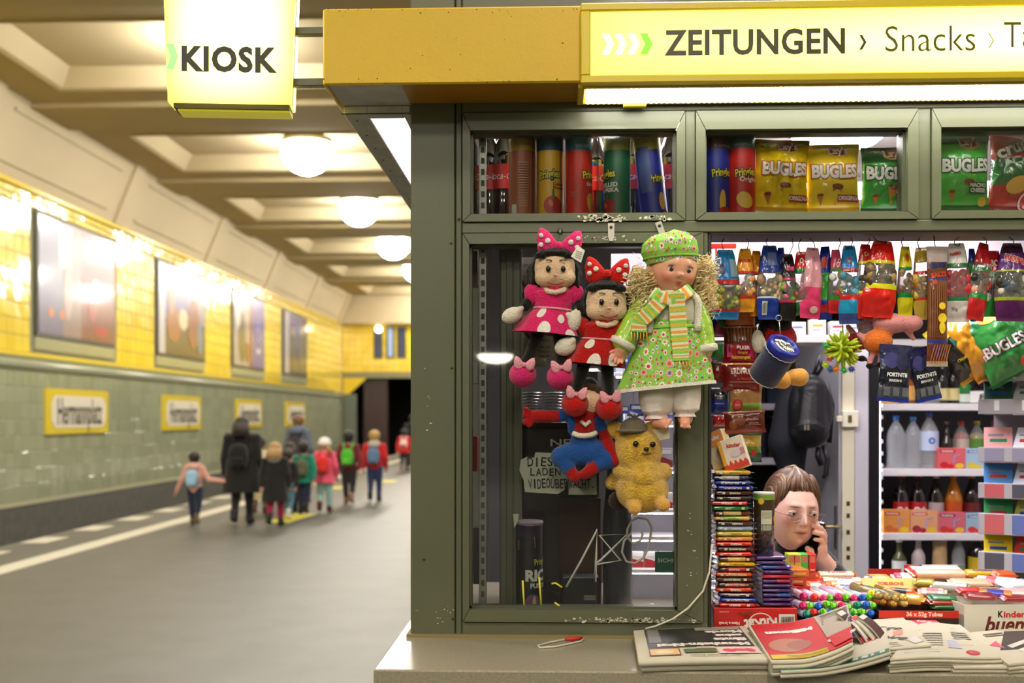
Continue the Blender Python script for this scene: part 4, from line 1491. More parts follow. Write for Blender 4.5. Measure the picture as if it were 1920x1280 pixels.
def small_hand(c, d, s, spread=1.):
    """palm, four curled fingers and a thumb"""
    c = Vector(c); d = Vector(d).normalized()
    sd = d.cross(Vector((0, 1, 0))).normalized()
    fw = Vector((0, -1, 0))
    L = [('e', c, (s * .5, s * .36, s * .55), m_vs)]
    for i, (o, ln) in enumerate(((-.36, .62), (-.12, .74), (.12, .72), (.34, .56))):
        b = c + sd * (o * s) + d * (s * .34)
        k = b + d * (s * ln * .55) + sd * (o * s * .3 * spread)
        e = k + d * (s * ln * .38) + fw * (s * .16)
        L += [('c', b, s * .145, k, s * .125, m_vs), ('c', k, s * .125, e, s * .105, m_vs)]
    b = c - sd * (s * .38) - d * (s * .1)
    L += [('c', b, s * .16, b + (d * .45 - sd * .5) * s, s * .13, m_vs)]
    return L
putb([('c', T3(1168, 644, YD3 - .018), p3(11), T3(1165, 656, YD3 - .02), p3(12), m_vs)] + small_hand(T3(1163, 660, YD3 - .022), (-.35, 0, -1), p3(21)), .0018, 'hand', d3, 2)
putb([('c', T3(1324, 650, YD3 - .016), p3(10), T3(1325, 662, YD3 - .016), p3(10), m_vs)] + small_hand(T3(1325, 664, YD3 - .012), (.1, .3, -1), p3(16)), .0018, 'hand', d3, 2)
# trousers and feet
m_tr = mat('#eee2da', rough=.85, bump=.9, bscale=26, sheen=.2)
for (a, b, r0, r1) in (((1232, 722), (1233, 778), 34, 24), ((1284, 722), (1285, 774), 30, 23)):
    rg = [(T3(a[0], a[1]).x, T3(*a).z, p3(r0), p3(r0 * .8), YD3, 0, .03), (T3((a[0] + b[0]) / 2, 0).x, T3(a[0], (a[1] + b[1]) / 2).z, p3(r0 * .98), p3(r0 * .8), YD3, 0, .05), (T3(*b).x, T3(b[0], b[1] - 6).z, p3(r1 * 1.12), p3(r1), YD3, 0, .09), (T3(*b).x, T3(*b).z, p3(r1 * .72), p3(r1 * .7), YD3, 0, .06), (T3(*b).x, T3(b[0], b[1] + 7).z, p3(r1 * .86), p3(r1 * .8), YD3, 0, .12)]
    f_ = rings_surface(rg)
    put(MB().grid(lambda u, v: f_(u, v), 36, 18, m_tr), 'trouser_leg', d3)
def foot(c, tip, s):
    c, tip = Vector(c), Vector(tip)
    L = [('c', c, s * .55, tip, s * .5, m_vs)]
    d = (tip - c).normalized(); sd = d.cross(Vector((0, -1, .3))).normalized()
    for o, r in ((-.42, .2), (-.2, .17), (0, .16), (.18, .15), (.36, .14)):
        L.append(('e', tip + d * s * .42 + sd * (o * s), (r * s, r * s, r * s), m_vs))
    return L
putb([('c', T3(1234, 776), p3(15), T3(1236, 788), p3(14), m_vs)] + foot(T3(1233, 790, YD3 - .004), T3(1246, 793, YD3 - .022), p3(21)), .002, 'foot', d3, 2)
putb([('c', T3(1285, 772), p3(14), T3(1285, 784), p3(14), m_vs)] + foot(T3(1284, 782, YD3 - .008), T3(1284, 794, YD3 - .026), p3(19)), .002, 'foot', d3, 2)
# striped scarf
SC = [mat(c, rough=.9, bump=.4, bscale=300) for c in ('#f0e8c4', '#8fd45a', '#f0b840', '#8fd45a', '#f0e8c4', '#f2a53c')]
def strip(pts, wd, n, name, stripes, fr=True, thick=.004, ydir=None):
    P = [Vector(p) for p in pts]
    def at(t):
        t = min(max(t, 0), .9999) * (len(P) - 1); i = int(t); k = t - i
        a = P[max(i - 1, 0)]; b = P[i]; c = P[i + 1]; d = P[min(i + 2, len(P) - 1)]
        return .5 * ((2 * b) + (c - a) * k + (2 * a - 5 * b + 4 * c - d) * k * k + (3 * b - a - 3 * c + d) * k ** 3)
    def fn(u, v):
        p = at(v); tn_ = (at(v + .01) - at(v - .01)).normalized()
        sd = tn_.cross(Vector((0, -1, 0))).normalized()
        a = 2 * PI * u
        return p + sd * (wd * .5 * math.cos(a)) + Vector((0, -1, 0)) * (thick * math.sin(a) + .002 * math.cos(2 * a))
    g_ = MB().grid(fn, 16, n, SC[0], mfn=lambda u, v: SC[int(v * stripes) % 6])
    if fr:
        for k in range(6):
            b = at(.999) + (at(.999) - at(.98)).normalized() * .001
            tn_ = (at(.999) - at(.96)).normalized(); sd = tn_.cross(Vector((0, -1, 0))).normalized()
            b = b + sd * (wd * (k / 5 - .5))
            g_.tube([b, b + tn_ * .010 + Vector((.001, -.003, 0)), b + tn_ * .021], .0016, SC[(k * 2) % 6 if k % 2 else 5], 5)
    return put(g_, name, d3)
strip([T3(1222, 548, YD3 - .04), T3(1236, 556, YD3 - .052), T3(1258, 560, YD3 - .058), T3(1280, 552, YD3 - .05), T3(1296, 540, YD3 - .03)], p3(24), 40, 'scarf', 14, fr=False, thick=.008)
strip([T3(1248, 552, YD3 - .058), T3(1232, 572, YD3 - .056), T3(1214, 590, YD3 - .054), T3(1200, 604, YD3 - .05), T3(1198, 622, YD3 - .048)], p3(28), 50, 'scarf_end', 20)
strip([T3(1268, 548, YD3 - .062), T3(1270, 580, YD3 - .060), T3(1273, 620, YD3 - .062), T3(1276, 655, YD3 - .066), T3(1277, 676, YD3 - .066)], p3(30), 90, 'scarf_end', 34)

# ---- red and blue plush acrobat
YA = -.055
def TA(px, py, y=YA): return W(px, py, y)
pa = 1 / PM(YA)
RD, BL = plush('#a3100f'), plush('#1f4d94')
d4 = thing('acrobat_plush', 'plain red and blue plush acrobat squatting in front of the note', 'plush', TA(1100, 700))
A = []
def cap(a, ra, b, rb, m, ya=0, yb=0): A.append(('c', TA(*a, YA + ya), ra * pa, TA(*b, YA + yb), rb * pa, m))
cap((1098, 775), 20, (1096, 806), 22, RD)
cap((1080, 778), 14, (1114, 776), 14, RD)
cap((1092, 826), 23, (1098, 828), 23, BL); cap((1086, 850), 26, (1112, 848), 26, BL)
cap((1076, 774), 13, (1048, 780), 12, BL); cap((1074, 778), 12, (1075, 806), 11, BL)
cap((1048, 780), 12, (1006, 780), 13, RD, 0, -.005)
for tp in ((984, 766), (983, 778), (984, 792), (992, 797)): cap((1004, 780), 7, tp, 5, RD, -.005, -.012)
cap((1116, 780), 12, (1131, 808), 11, BL, 0, .0); cap((1131, 808), 11, (1140, 830), 11, RD, 0, -.012); cap((1140, 830), 11, (1152, 862), 13, RD, -.012, -.016)
cap((1078, 848), 23, (1052, 856), 20, BL, 0, -.01); cap((1052, 856), 19, (1066, 878), 14, BL, -.01, -.02); cap((1066, 878), 13, (1078, 894), 11, RD, -.02, -.03)
cap((1118, 846), 22, (1138, 862), 19, BL, 0, -.01); cap((1138, 862), 18, (1118, 874), 13, BL, -.01, -.02); cap((1118, 874), 13, (1098, 888), 11, RD, -.02, -.03)
putb(A, .0035, 'body', d4, 3)
putb([('e', TA(1104, 752), (28 * pa, 25 * pa, 28 * pa), CREAM)], .004, 'head', d4, 2)
put(MB().ell(TA(1104, 744, YA + .008), (31 * pa, 26 * pa, 26 * pa), plush('#5a3418'), 18, 10), 'hair', d4)
put(MB().tube([TA(1090, 790, YA - 18 * pa), TA(1098, 797, YA - 25 * pa), TA(1106, 790, YA - 18 * pa)], 4 * pa, WHITEP, 8), 'collar', d4)
q = MB().tube([TA(1074, 812, YA - 22 * pa), TA(1084, 816, YA - 26 * pa), TA(1096, 817, YA - 26 * pa), TA(1110, 815, YA - 24 * pa), TA(1118, 811, YA - 19 * pa)], 5 * pa, WHITEP, 8)
put(q, 'belt', d4)
q = MB().tube([TA(1110, 700), TA(1108, 722)], .0008, mat('#1a1a1a'), 5)
put(q, 'hanging_loop', d4)

# ---- yellow plush bear cub
YB_ = -.06
def TB(px, py, y=YB_): return W(px, py, y)
pb = 1 / PM(YB_)
YL = mat('#e9bf3a', rough=.95, sheen=.5, bump=1.0, bscale=190, var=.2, vscale=45, c2='#c9952a', spec=.1)
YL2 = mat('#e8ae45', rough=.95, sheen=.4, bump=.8, bscale=230)
BRN = plush('#2e1c12')
d5 = thing('bear_cub_plush', 'fluffy yellow plush bear cub in grey cap, arms folded', 'plush', TB(1190, 720))
A = [('e', TB(1196, 845), (46 * pb, 40 * pb, 48 * pb), YL), ('e', TB(1204, 880, YB_ - .01), (34 * pb, 34 * pb, 26 * pb), YL), ('e', TB(1204, 918), (50 * pb, 44 * pb, 44 * pb), YL),
     ('c', TB(1164, 882), 17 * pb, TB(1200, 896, YB_ - .045), 16 * pb, YL), ('c', TB(1244, 884), 17 * pb, TB(1212, 896, YB_ - .045), 16 * pb, YL),
     ('c', TB(1186, 945, YB_ - .03), 14 * pb, TB(1190, 952, YB_ - .055), 13 * pb, YL2), ('c', TB(1236, 940, YB_ - .03), 14 * pb, TB(1244, 946, YB_ - .05), 13 * pb, YL2),
     ('e', TB(1154, 806), (17 * pb, 10 * pb, 17 * pb), YL), ('e', TB(1222, 806), (17 * pb, 10 * pb, 17 * pb), YL),
     ('c', TB(1160, 890, YB_ + .02), 14 * pb, TB(1148, 905, YB_ + .025), 14 * pb, YL)]
putb(A, .0035, 'body', d5, 2)
put(MB().ell(TB(1160, 938, YB_ + .02), (20 * pb, 14 * pb, 18 * pb), BRN), 'tail', d5)
f = MB()
for px, py in ((1192, 832), (1224, 833)): f.ell(TB(px, py, YB_ - 40 * pb), (5.5 * pb, 4 * pb, 5.5 * pb), mat('#140d08', rough=.08), 14, 10)
put(f, 'eyes', d5)
put(MB().ell(TB(1212, 842, YB_ - 43 * pb), (5 * pb, 4 * pb, 4 * pb), mat('#140d08', rough=.2), 12, 8), 'nose', d5)
put(MB().tube([TB(1212 + q, 851 - .05 * q * q * .4, YB_ - 42 * pb) for q in (-9, -5, -2, 0, 2, 5, 9)], 1.1 * pb, mat('#3a2010'), 5), 'stitched_mouth', d5)
cp = MB()
m_cap = plush('#6f6452')
cp.lathe([(27 * pb, 0), (25 * pb, 10 * pb), (18 * pb, 20 * pb), (8 * pb, 25 * pb), (0, 26 * pb)], m_cap, 20, TB(1188, 808, YB_ - .012), cap=False)
cp.ell(TB(1180, 808, YB_ - .04), (26 * pb, 16 * pb, 4 * pb), m_cap, 16, 8)
for dx in (-8, 0, 9): cp.tube([TB(1190, 784), TB(1190 + dx, 777), TB(1190 + dx * 1.8, 779)], [2 * pb, 2.5 * pb, 1.5 * pb], m_cap, 6)
put(cp, 'cap', d5)
q = MB().poly([TB(1222, 806, -.075), TB(1254, 800, -.075), TB(1256, 822, -.075), TB(1232, 826, -.075)], mat('#d8cfae', rough=.6), (0, .0008, 0))
put(q, 'paper_tag', d5)
put(MB().tube([TB(1187, 700), TB(1187, 790)], .0006, mat('#b8b0a0'), 5), 'hanging_string', d5)

# metal clips and the small hooks the toys hang from
m_st = mat('#b9b4a6', rough=.3, metal=.9)
for px, py, rt, lab in ((1146, 430, 0, 'bent steel clip screwed to the rail above the red doll'), (1238, 427, -.35, 'bent steel clip screwed to the rail above the beret')):
    c = W(px, py, -.016)
    k = thing('steel_clip', lab, 'clip', c)
    w_, h_ = .0085, .017
    m = MB(); m.T = Matrix.Rotation(rt, 4, 'Y')
    m.poly([(-w_, .002, h_), (w_, .002, h_), (w_, .002, -h_), (w_ * .6, .002, -h_ - .014), (-w_ * .6, .002, -h_ - .014), (-w_, .002, -h_)], m_st, (0, -.0016, 0))
    m.box((-w_ * .6, -.014, -h_ - .016), (w_ * .6, .002, -h_ - .0135), m_st, .0005)
    m.build('bent_plate', k)
    s = MB(); s.T = Matrix.Rotation(rt, 4, 'Y')
    s.lathe([(.0045, 0), (.0042, .0022), (.002, .003)], m_screw, 12, (0, .0, .006), axis=(0, -1, 0))
    s.build('screw', k)
k = thing('suction_hook', 'clear round hook on the rail behind the pink head bow', 'hook', W(1050, 432, -.02))
MB().lathe([(.009, 0), (.008, .004), (.003, .008)], glass_mat((.9, .9, .9), name='clear plastic'), 16, (0, .008, 0), axis=(0, -1, 0)).build('suction_cup', k)
MB().tube([(0, 0, .004), (0, -.008, .002), (0, -.012, -.006), (0, -.016, -.012), (0, -.022, -.008)], .0012, m_st, 6).build('wire_hook', k)
# ================================================================ goods: bags, cans, bottles, bars
def pouch_fn(w, h, b, seal=.055, wf=None, wr=.004, seed=0., bend=0.):
    """bag surface; x in -w/2..w/2, z in 0..h, front = -Y"""
    def fn(x, z, off=0., back=False):
        u = max(-1, min(1, 2 * x / w)); v = max(0, min(1, z / h))
        e = min(v - seal, 1 - seal - v) / (.5 - seal)
        k = 0 if e <= 0 else (1 - (1 - e) ** 2.4) ** .75
        bl = b * k * max(0, 1 - abs(u) ** 2.6) ** .7
        n = noise(x * 26 + seed, z * 20, seed * 1.7) + .5 * noise(x * 60, z * 45 + seed, 3.3)
        s = (wf(v) if wf else 1) * (1 - .07 * k)
        yb_ = bend * (v - .5) ** 2
        sgn = 1 if back else -1
        return Vector((x * s, sgn * (bl + (abs(n) * wr * (.25 + k) if not back else 0) + off + .0006) + yb_ + .5 * wr * noise(x * 15 + seed, z * 12, 9.), z))
    return fn


def bag(name, label, cat, loc, w, h, b, body, bands=(), decos=(), group=None, rot=(0, 0, 0), wf=None, seed=1., wr=.004, hang=False, candy=None, seal=.055, ext=None):
    """bands: (v0, v1, material); decos: see below; candy: (n, v0, v1, size, colours)"""
    t = thing(name, label, cat, loc, rot, group)
    zo = -h if hang else 0
    f0 = pouch_fn(w, h, b, seal, wf, wr, seed)
    fn = lambda x, z, off=0., back=False: f0(x, z, off, back) + Vector((0, 0, zo))
    def mf(u, v):
        for a, c, m in bands:
            if a <= v < c: return m
        return body
    m = MB()
    nu, nv = (36, 46) if w * h > .015 else (20, 30)
    m.grid(lambda u, v: fn((u - .5) * w, v * h), nu, nv, body, mfn=mf)
    m.grid(lambda u, v: fn((.5 - u) * w, v * h, 0., True), nu, nv, body, mfn=mf)
    m.build('bag_film', t)
    if candy:
        n, v0, v1, sz, cols = candy
        r_ = random.Random(int(seed * 10)); q = MB()
        for i in range(n):
            v = v0 + (v1 - v0) * (i + .5) / n
            s_ = wf(v) if wf else 1
            x = r_.uniform(-.36, .36) * w * s_
            y = fn(x, v * h).y
            rr_ = sz * r_.uniform(.75, 1.15)
            q.ell((x, y * .45 - .002, v * h + zo), (rr_, min(rr_ * .75, max(.003, abs(y) * .5)), rr_ * r_.uniform(.8, 1.3)), mat(r_.choice(cols), rough=.35), 10, 7, rot=Euler((0, r_.uniform(-1, 1), 0)).to_matrix())
        q.build('sweets', t, kind='stuff')
    deco_on(t, decos, fn, w, h)
    return t


def deco_on(t, decos, fn, w, h, off0=.0018, st=.0004):
    """('t', text, cx, cz, size, colour, dict) | ('e', cx, cz, rx, rz, colour[, rot]) | ('r', x0, z0, x1, z1, colour) | ('p', pts, colour); fractions of w and h"""
    pm_ = MB(); k = 0
    for d in decos:
        o = off0 + st * k; k += 1
        g_ = lambda x, z, o=o: fn(x, z, o)
        if d[0] == 't':
            _, s, cx, cz, size, c, kw = d
            kw = dict(kw); rt = kw.pop('rot', 0.); arch = kw.pop('arch', 0.)
            q = MB()
            ca, sa = math.cos(rt), math.sin(rt)
            text_on(q, s, size, lambda x, y: g_(cx * w + x * ca - (y + arch * x * x) * sa, cz * h + x * sa + (y + arch * x * x) * ca), c if not isinstance(c, str) else ink(c), **kw)
            q.build('lettering', t)
        elif d[0] == 'e':
            ellipse_on(pm_, d[1] * w, d[2] * h, d[3] * w, d[4] * h, g_, ink(d[5]) if isinstance(d[5], str) else d[5], rot=d[6] if len(d) > 6 else 0.)
        elif d[0] == 'r':
            rect_on(pm_, d[1] * w, d[2] * h, d[3] * w, d[4] * h, g_, ink(d[5]) if isinstance(d[5], str) else d[5])
        elif d[0] == 'p':
            poly_on(pm_, [(x * w, z * h) for x, z in d[1]], g_, ink(d[2]) if isinstance(d[2], str) else d[2])
    if pm_.f: pm_.build('print', t)


def barcode(x0, z0, x1, z1):
    out = [('r', x0, z0, x1, z1, '#ece6d8')]
    r_ = random.Random(int(x0 * 100)); x = x0 + .06 * (x1 - x0)
    while x < x1 - .1 * (x1 - x0):
        ww = (x1 - x0) * r_.choice((.012, .02, .035))
        out.append(('r', x, z0 + .12 * (z1 - z0), x + ww, z1 - .1 * (z1 - z0), '#1d1a18'))
        x += ww + (x1 - x0) * r_.choice((.015, .03))
    return out


def can(name, label, loc, c1, c2, lid, decos, rot=(0, 0, 0), r=.0372, h=.245, group=None):
    t = thing(name, label, 'can', loc, rot, group)
    mb = MB().lathe([(r * .96, .0), (r, .002, mat('#b8b8b8', rough=.25, metal=.9)), (r, .006), (r, .006 + h * .78, card(c1)), (r, h * .82, card(c2)), (r, h - .012, card(c2)), (r * 1.02, h - .010, mat('#b8b8b8', rough=.25, metal=.9)), (r * 1.02, h - .006)], card(c1), 40)
    mb.build('tube', t)
    MB().lathe([(r * 1.05, h - .008), (r * 1.06, h - .002), (r * 1.04, h + .002), (r * .9, h + .003)], mat(lid, rough=.25, alpha=1), 40).build('plastic_lid', t)
    def fn(x, z, off=0.):
        a = x / r
        return Vector(((r + off) * math.sin(a), -(r + off) * math.cos(a), z))
    deco_on(t, decos, fn, 2 * r, h, .0004)
    return t


def bottle(name, label, loc, h, r, neck, body, cap_c, liq=None, liq_h=.8, label_c=None, lz=(.35, .6), txt=None, tc='#ffffff', group=None, shape='pet', parts=True, proto={}):
    t = thing(name, label, 'bottle', loc, 0, group)
    if shape == 'pet': pf = [(r * .9, 0), (r, .006), (r, h * .22), (r * .94, h * .3), (r, h * .36), (r, h * .62), (r * .9, h * .70), (r * .55, h * .82), (neck, h * .88), (neck, h * .93)]
    elif shape == 'coke': pf = [(r * .9, 0), (r, .006), (r * 1., h * .2), (r * .86, h * .33), (r * .96, h * .45), (r, h * .55), (r * .75, h * .70), (r * .45, h * .82), (neck, h * .88), (neck, h * .93)]
    else: pf = [(r * .94, 0), (r, .005), (r, h * .52), (r * .96, h * .56), (r * .5, h * .68), (neck * 1.05, h * .74), (neck, h * .93)]
    MB().lathe(pf, body, 20).build('glass_body', t)
    if liq is not None:
        lp = [(a * .93, z + .002) for a, z in pf if z < h * liq_h] + [(0.0001, h * liq_h)]
        MB().lathe(lp, liq, 16).build('drink', t)
    MB().lathe([(neck * 1.15, h * .925), (neck * 1.18, h * .99), (neck * 1.0, h)], mat(cap_c, rough=.35), 16).build('screw_cap', t)
    if label_c:
        z0, z1 = lz[0] * h, lz[1] * h
        rr_ = r * 1.012
        MB().lathe([(rr_, z0), (rr_, z1)], card(label_c), 24, cap=False).build('paper_label', t)
        if txt:
            fn = lambda x, z, o=.0006: Vector(((rr_ + o) * math.sin(x / rr_), -(rr_ + o) * math.cos(x / rr_), z))
            text_on(MB(), txt, (z1 - z0) * .42, lambda x, y: fn(x, (z0 + z1) / 2 + y), ink(tc), bold=.01 * .3).build('lettering', t)
    return t


def flowpack(mb, L, wd, T_, m, me=None, bands=(), fin=.010, seed=0, zig=True):
    """wrapped bar: long axis X, flat on z = 0"""
    me = me or m
    xs = [-L / 2 - fin, -L / 2 - fin * .1, -L / 2 + .0008, -L / 2 + .005, -L / 4, 0, L / 4, L / 2 - .005, L / 2 - .0008, L / 2 + fin * .1, L / 2 + fin]
    ts = [.06, .06, .78, .99, 1, 1, 1, .99, .78, .06, .06]
    n = 14
    r_ = random.Random(seed)
    vs = []
    for x, t in zip(xs, ts):
        for k in range(n):
            a = 2 * PI * k / n
            c, s = math.cos(a), math.sin(a)
            y = math.copysign(abs(c) ** .5, c) * wd / 2 * (1.0 if t > .1 else .98)
            z = math.copysign(abs(s) ** .45, s) * T_ / 2 * t
            if t > .5: z += r_.uniform(-.03, .03) * T_; y += r_.uniform(-.01, .01) * wd
            xx = x
            if zig and t < .1 and abs(x) > L / 2 + fin * .5: xx += (.0025 if k % 2 else -.001) * (1 if x > 0 else -1)
            vs.append((xx, y, T_ / 2 + z))
    o = len(mb.v)
    mb.add(vs, [], m)
    for i in range(len(xs) - 1):
        xm = (xs[i] + xs[i + 1]) / 2 / L + .5
        mm = me if (i < 2 or i > len(xs) - 4) else m
        for a, b, bm in bands:
            if a <= xm < b: mm = bm
        for k in range(n):
            mb.f.append((o + i * n + k, o + i * n + (k + 1) % n, o + (i + 1) * n + (k + 1) % n, o + (i + 1) * n + k)[::-1])
            mb.m.append(mb.mi(mm)); mb.sm.append(True)
    return mb


def pack(name, label, cat, loc, sx, sy, sz, faces, rot=(0, 0, 0), group=None, decos=(), top=(), bev=.0012, side=None):
    """printed carton standing on its base; decos on the front (-Y), top on the lid"""
    t = thing(name, label, cat, loc, rot, group)
    MB().box((-sx / 2, -sy / 2, 0), (sx / 2, sy / 2, sz), faces, bev).build('carton', t)
    if decos: deco_on(t, decos, lambda x, z, o=0.: Vector((x, -sy / 2 - o, z)), sx, sz, .0003)
    if top: deco_on(t, top, lambda x, y, o=0.: Vector((x, y - sy / 2, sz + o)), sx, sy, .0003)
    if side:
        deco_on(t, side, lambda x, z, o=0.: Vector((-sx / 2 - o, -x, z)), sy, sz, .0003)
    return t


# ---------------------------------------------------------------- the upper windows
ZS = z_hi0 - .012
shelf = MB().box((XL + .06, .05, ZS - .012), (XR - .02, .33, ZS), mat('#c9c4c4', rough=.5), .001)
kp(shelf, 'upper_shelf')
G_ = 'crisp cans in the upper window'
YC = .105
def PB(word='Pringles', x=0., z=.55, s=.030, c='#f2e23a', o='#2b2208'):
    k = dict(bold=.0012, sx=.66, rot=.10, arch=-1.5)
    return [('t', word, x, z, s, o, dict(k, bold=.0034)), ('t', word, x, z, s, c, dict(k, bold=.0006))]
def pepper(x, z, s, c='#b3231c'):
    return [('e', x, z, .26 * s, .085 * s, c, .3), ('e', x + .14 * s, z - .05 * s, .12 * s, .08 * s, c), ('e', x - .07 * s, z + .02 * s, .06 * s, .03 * s, '#e06a50', .4), ('e', x, z + .1 * s, .03 * s, .05 * s, '#3d7a2c')]
cans = [
    (979, 'reddish brown crisp can turned to its small print, first in the window', '#a4593a', '#c8a23a', [('r', -.42, .06, -.20, .22, '#d8d8c8')] + [('r', -.10, .2 + i * .028, .22, .208 + i * .028, '#c89478') for i in range(18)], 0),
    (1031, 'yellow crisp can with a red pepper and bold lettering', '#e8b22c', '#1d5d7c', PB() + [('t', 'Cubano', .35, .44, .011, '#8a2a16', dict(bold=.0003)), ('t', 'Pimento', .36, .40, .011, '#8a2a16', dict(bold=.0003))] + pepper(.12, .20, 1.3), 0),
    (1085, 'bright red crisp can between the yellow and the green one', '#d42618', '#1c6d8c', PB(x=.55) + [('t', 'Original', .6, .44, .014, '#f4f0e0', dict(bold=.0003)), ('e', .55, .22, .22, .13, '#e9b23c', .3), ('t', 'WHIPNE', .25, .86, .015, '#b8d0d8', {})] + [('r', -.3, .30 + i * .012, -.05, .305 + i * .012, '#e07a68') for i in range(5)], 0),
    (1157, 'green crisp can with a grilled pepper in the window', '#12603c', '#b0b030', PB('Pringles', -.52) + [('t', 'GRILLED', -.42, .43, .016, '#e8e4d4', dict(bold=.0007)), ('t', 'PAPRIKA', -.40, .37, .016, '#e8e4d4', dict(bold=.0007))] + pepper(-.4, .18, 1.2, '#a02018') + [('r', .5, .02, .72, .20, '#d0d4c8')], 0),
    (1229, 'dark blue crisp can leaning to one side', '#1a2a9c', '#b8a22a', PB(x=.30, z=.50) + [('r', -.5, .35, -.02, .86, '#4a5a9a')] + [('e', .3, .24, .12, .1, '#e6b44a'), ('e', .42, .10, .12, .04, '#c8321e')], -.105)]
for px, lab, c1, c2, dc, lean in cans:
    can('crisp_can', lab, (WX(px, YC), YC, ZS), c1, c2, '#d8c23a', dc, rot=(0, lean, 0), group=G_)
for px, lab, c1, c2, dc in ((1342, 'blue crisp can next to the bright red one behind the second pane', '#1e2f9e', '#5a2c30', PB(x=.2) + [('e', .2, .22, .13, .14, '#f0c050'), ('e', .3, .12, .25, .05, '#c02818'), ('e', -.2, .06, .1, .04, '#c8321e'), ('t', 'FLAVOUR', .2, .84, .011, '#e0b8a0', {})]),
                            (1390, 'bright red crisp can beside the yellow bags', '#cc1c1c', '#46707a', PB(x=.1) + [('t', 'Original', .25, .47, .018, '#f4ece0', dict(bold=.0004)), ('e', .05, .24, .27, .10, '#efc04a', .8), ('t', 'WHIPNE-RA', .1, .85, .012, '#b0c4c8', {})])):
    can('crisp_can', lab, (WX(px, YC - .01), YC - .01, ZS), c1, c2, '#c8c8c8', dc, group=G_)
# dark cola bottles behind the cans
m_cola = mat('#1a0c0a', rough=.08, coat=.8)
for px, y, lab in ((918, .21, 'cola bottle standing behind the shelf standard'), (945, .20, 'cola bottle beside the brown crisp can'), (1118, .24, 'cola bottle between the red and the green cans'), (1190, .22, 'cola bottle between the green and the blue cans'), (1256, .22, 'cola bottle behind the leaning blue can')):
    t = thing('cola_bottle', lab, 'bottle', (WX(px, y), y, ZS), group='cola bottles behind the cans')
    h = .30; r = .041
    MB().lathe([(r * .9, 0), (r, .008), (r, .09), (r * .93, .11), (r, .13), (r, .20), (r * .8, .225), (r * .4, .265), (.014, .275), (.014, .285)], m_cola, 20).build('bottle_body', t)
    MB().lathe([(.016, .282), (.016, .30)], mat('#1a1a1c', rough=.4), 14).build('screw_cap', t)
    MB().lathe([(r * 1.02, .115), (r * 1.02, .185)], card('#c01820'), 24, cap=False).build('paper_label', t)
    text_on(MB(), 'Coca-Cola', .028, lambda x, y_: (r * 1.035 * math.sin(x / r), -r * 1.035 * math.cos(x / r), .15 + y_), ink('#f0e6e0'), shear=.3, sx=.8).build('lettering', t)
# clear plastic dividers
for px in (868 + 24, 1120, 1000, 1052):
    d = MB().box((-.0012, -.05, 0), (.0012, .08, .23), glass_mat((.93, .92, .93), name='clear divider'))
    o = d.build('shelf_divider', None, (WX(px, .09), .09, ZS)); tag(o, {892: 'clear plastic shelf divider beside the slotted standard', 1120: 'clear plastic shelf divider next to the green can', 1000: 'clear plastic shelf divider beside the brown can', 1052: 'clear plastic shelf divider between yellow and red cans'}[px], 'divider', 'clear shelf dividers')

def BUG(sub, brown='#b0581c', word='BUGLES', sub2=None, sx=0., shadow='#c8641c'):
    d = [('e', .08, .86, .21, .085, '#e8b830'), ('e', .08, .885, .20, .075, '#b01c18'), ('t', "Lay's", .08, .885, .030, '#f8f0e8', dict(bold=.0010, rot=.05)),
         ('t', word, sx, .55, .046, shadow, dict(bold=.0052, sx=.82, arch=1.2)), ('t', word, sx, .55, .046, '#f4f0ea', dict(bold=.0022, sx=.82, arch=1.2)),
         ('p', [(-.06, .36), (.16, .33), (.02, .08)], '#c98a38'), ('e', .05, .35, .11, .035, '#8c3f18', -.1), ('p', [(-.34, .22), (-.22, .23), (-.24, .08)], '#c07f34'), ('e', -.28, .23, .06, .02, '#8c3f18')]
    return d
ZB_ = ZS
bag('crisp_bag', 'crumpled yellow crisp bag slumped against the red can', 'crisps', W(1462, 398, .10) * 1.0 + Vector((0, 0, 0)), .150, .198, .030, film('#f4cc1c', rough=.2), [(0, .055, film('#c89a20')), (.945, 1, film('#a07a28'))], BUG('x', sx=.03) + [('r', .14, .13, .5, .22, '#b83a1c'), ('t', 'ORIGINAL', .34, .175, .013, '#f4e8dc', dict(bold=.0008))], group='crisp bags in the upper windows', rot=(0, .035, 0), seed=3.1, wr=.013)
bag('crisp_bag', 'smooth upright yellow crisp bag in the middle of its pane', 'crisps', W(1561, 398, .11), .148, .186, .034, film('#f8d022', rough=.25), [(0, .055, film('#d8a820')), (.945, 1, film('#d8ac28'))], BUG('x') + [('r', .05, .13, .47, .23, '#b83a1c'), ('t', 'ORIGINAL', .28, .18, .014, '#f4e8dc', dict(bold=.0008))], group='crisp bags in the upper windows', rot=(0, -.01, 0), seed=5.2, wr=.003)
bag('crisp_bag', 'shiny dark green crisp bag beside the yellow ones', 'crisps', W(1664, 398, .12), .148, .178, .032, film('#38a83c', rough=.15), [(0, .055, film('#1c5a26')), (.945, 1, film('#0e4a22')), (.74, .945, film('#17602c', rough=.15))], BUG('x', shadow='#133a1a', sx=-.02) + [('r', .10, .17, .44, .33, '#22301c'), ('t', 'NACHO', .26, .285, .013, '#f0f0e0', dict(bold=.0008)), ('t', 'CHEESE', .26, .215, .013, '#f0f0e0', dict(bold=.0008))], group='crisp bags in the upper windows', seed=7.7, wr=.009)
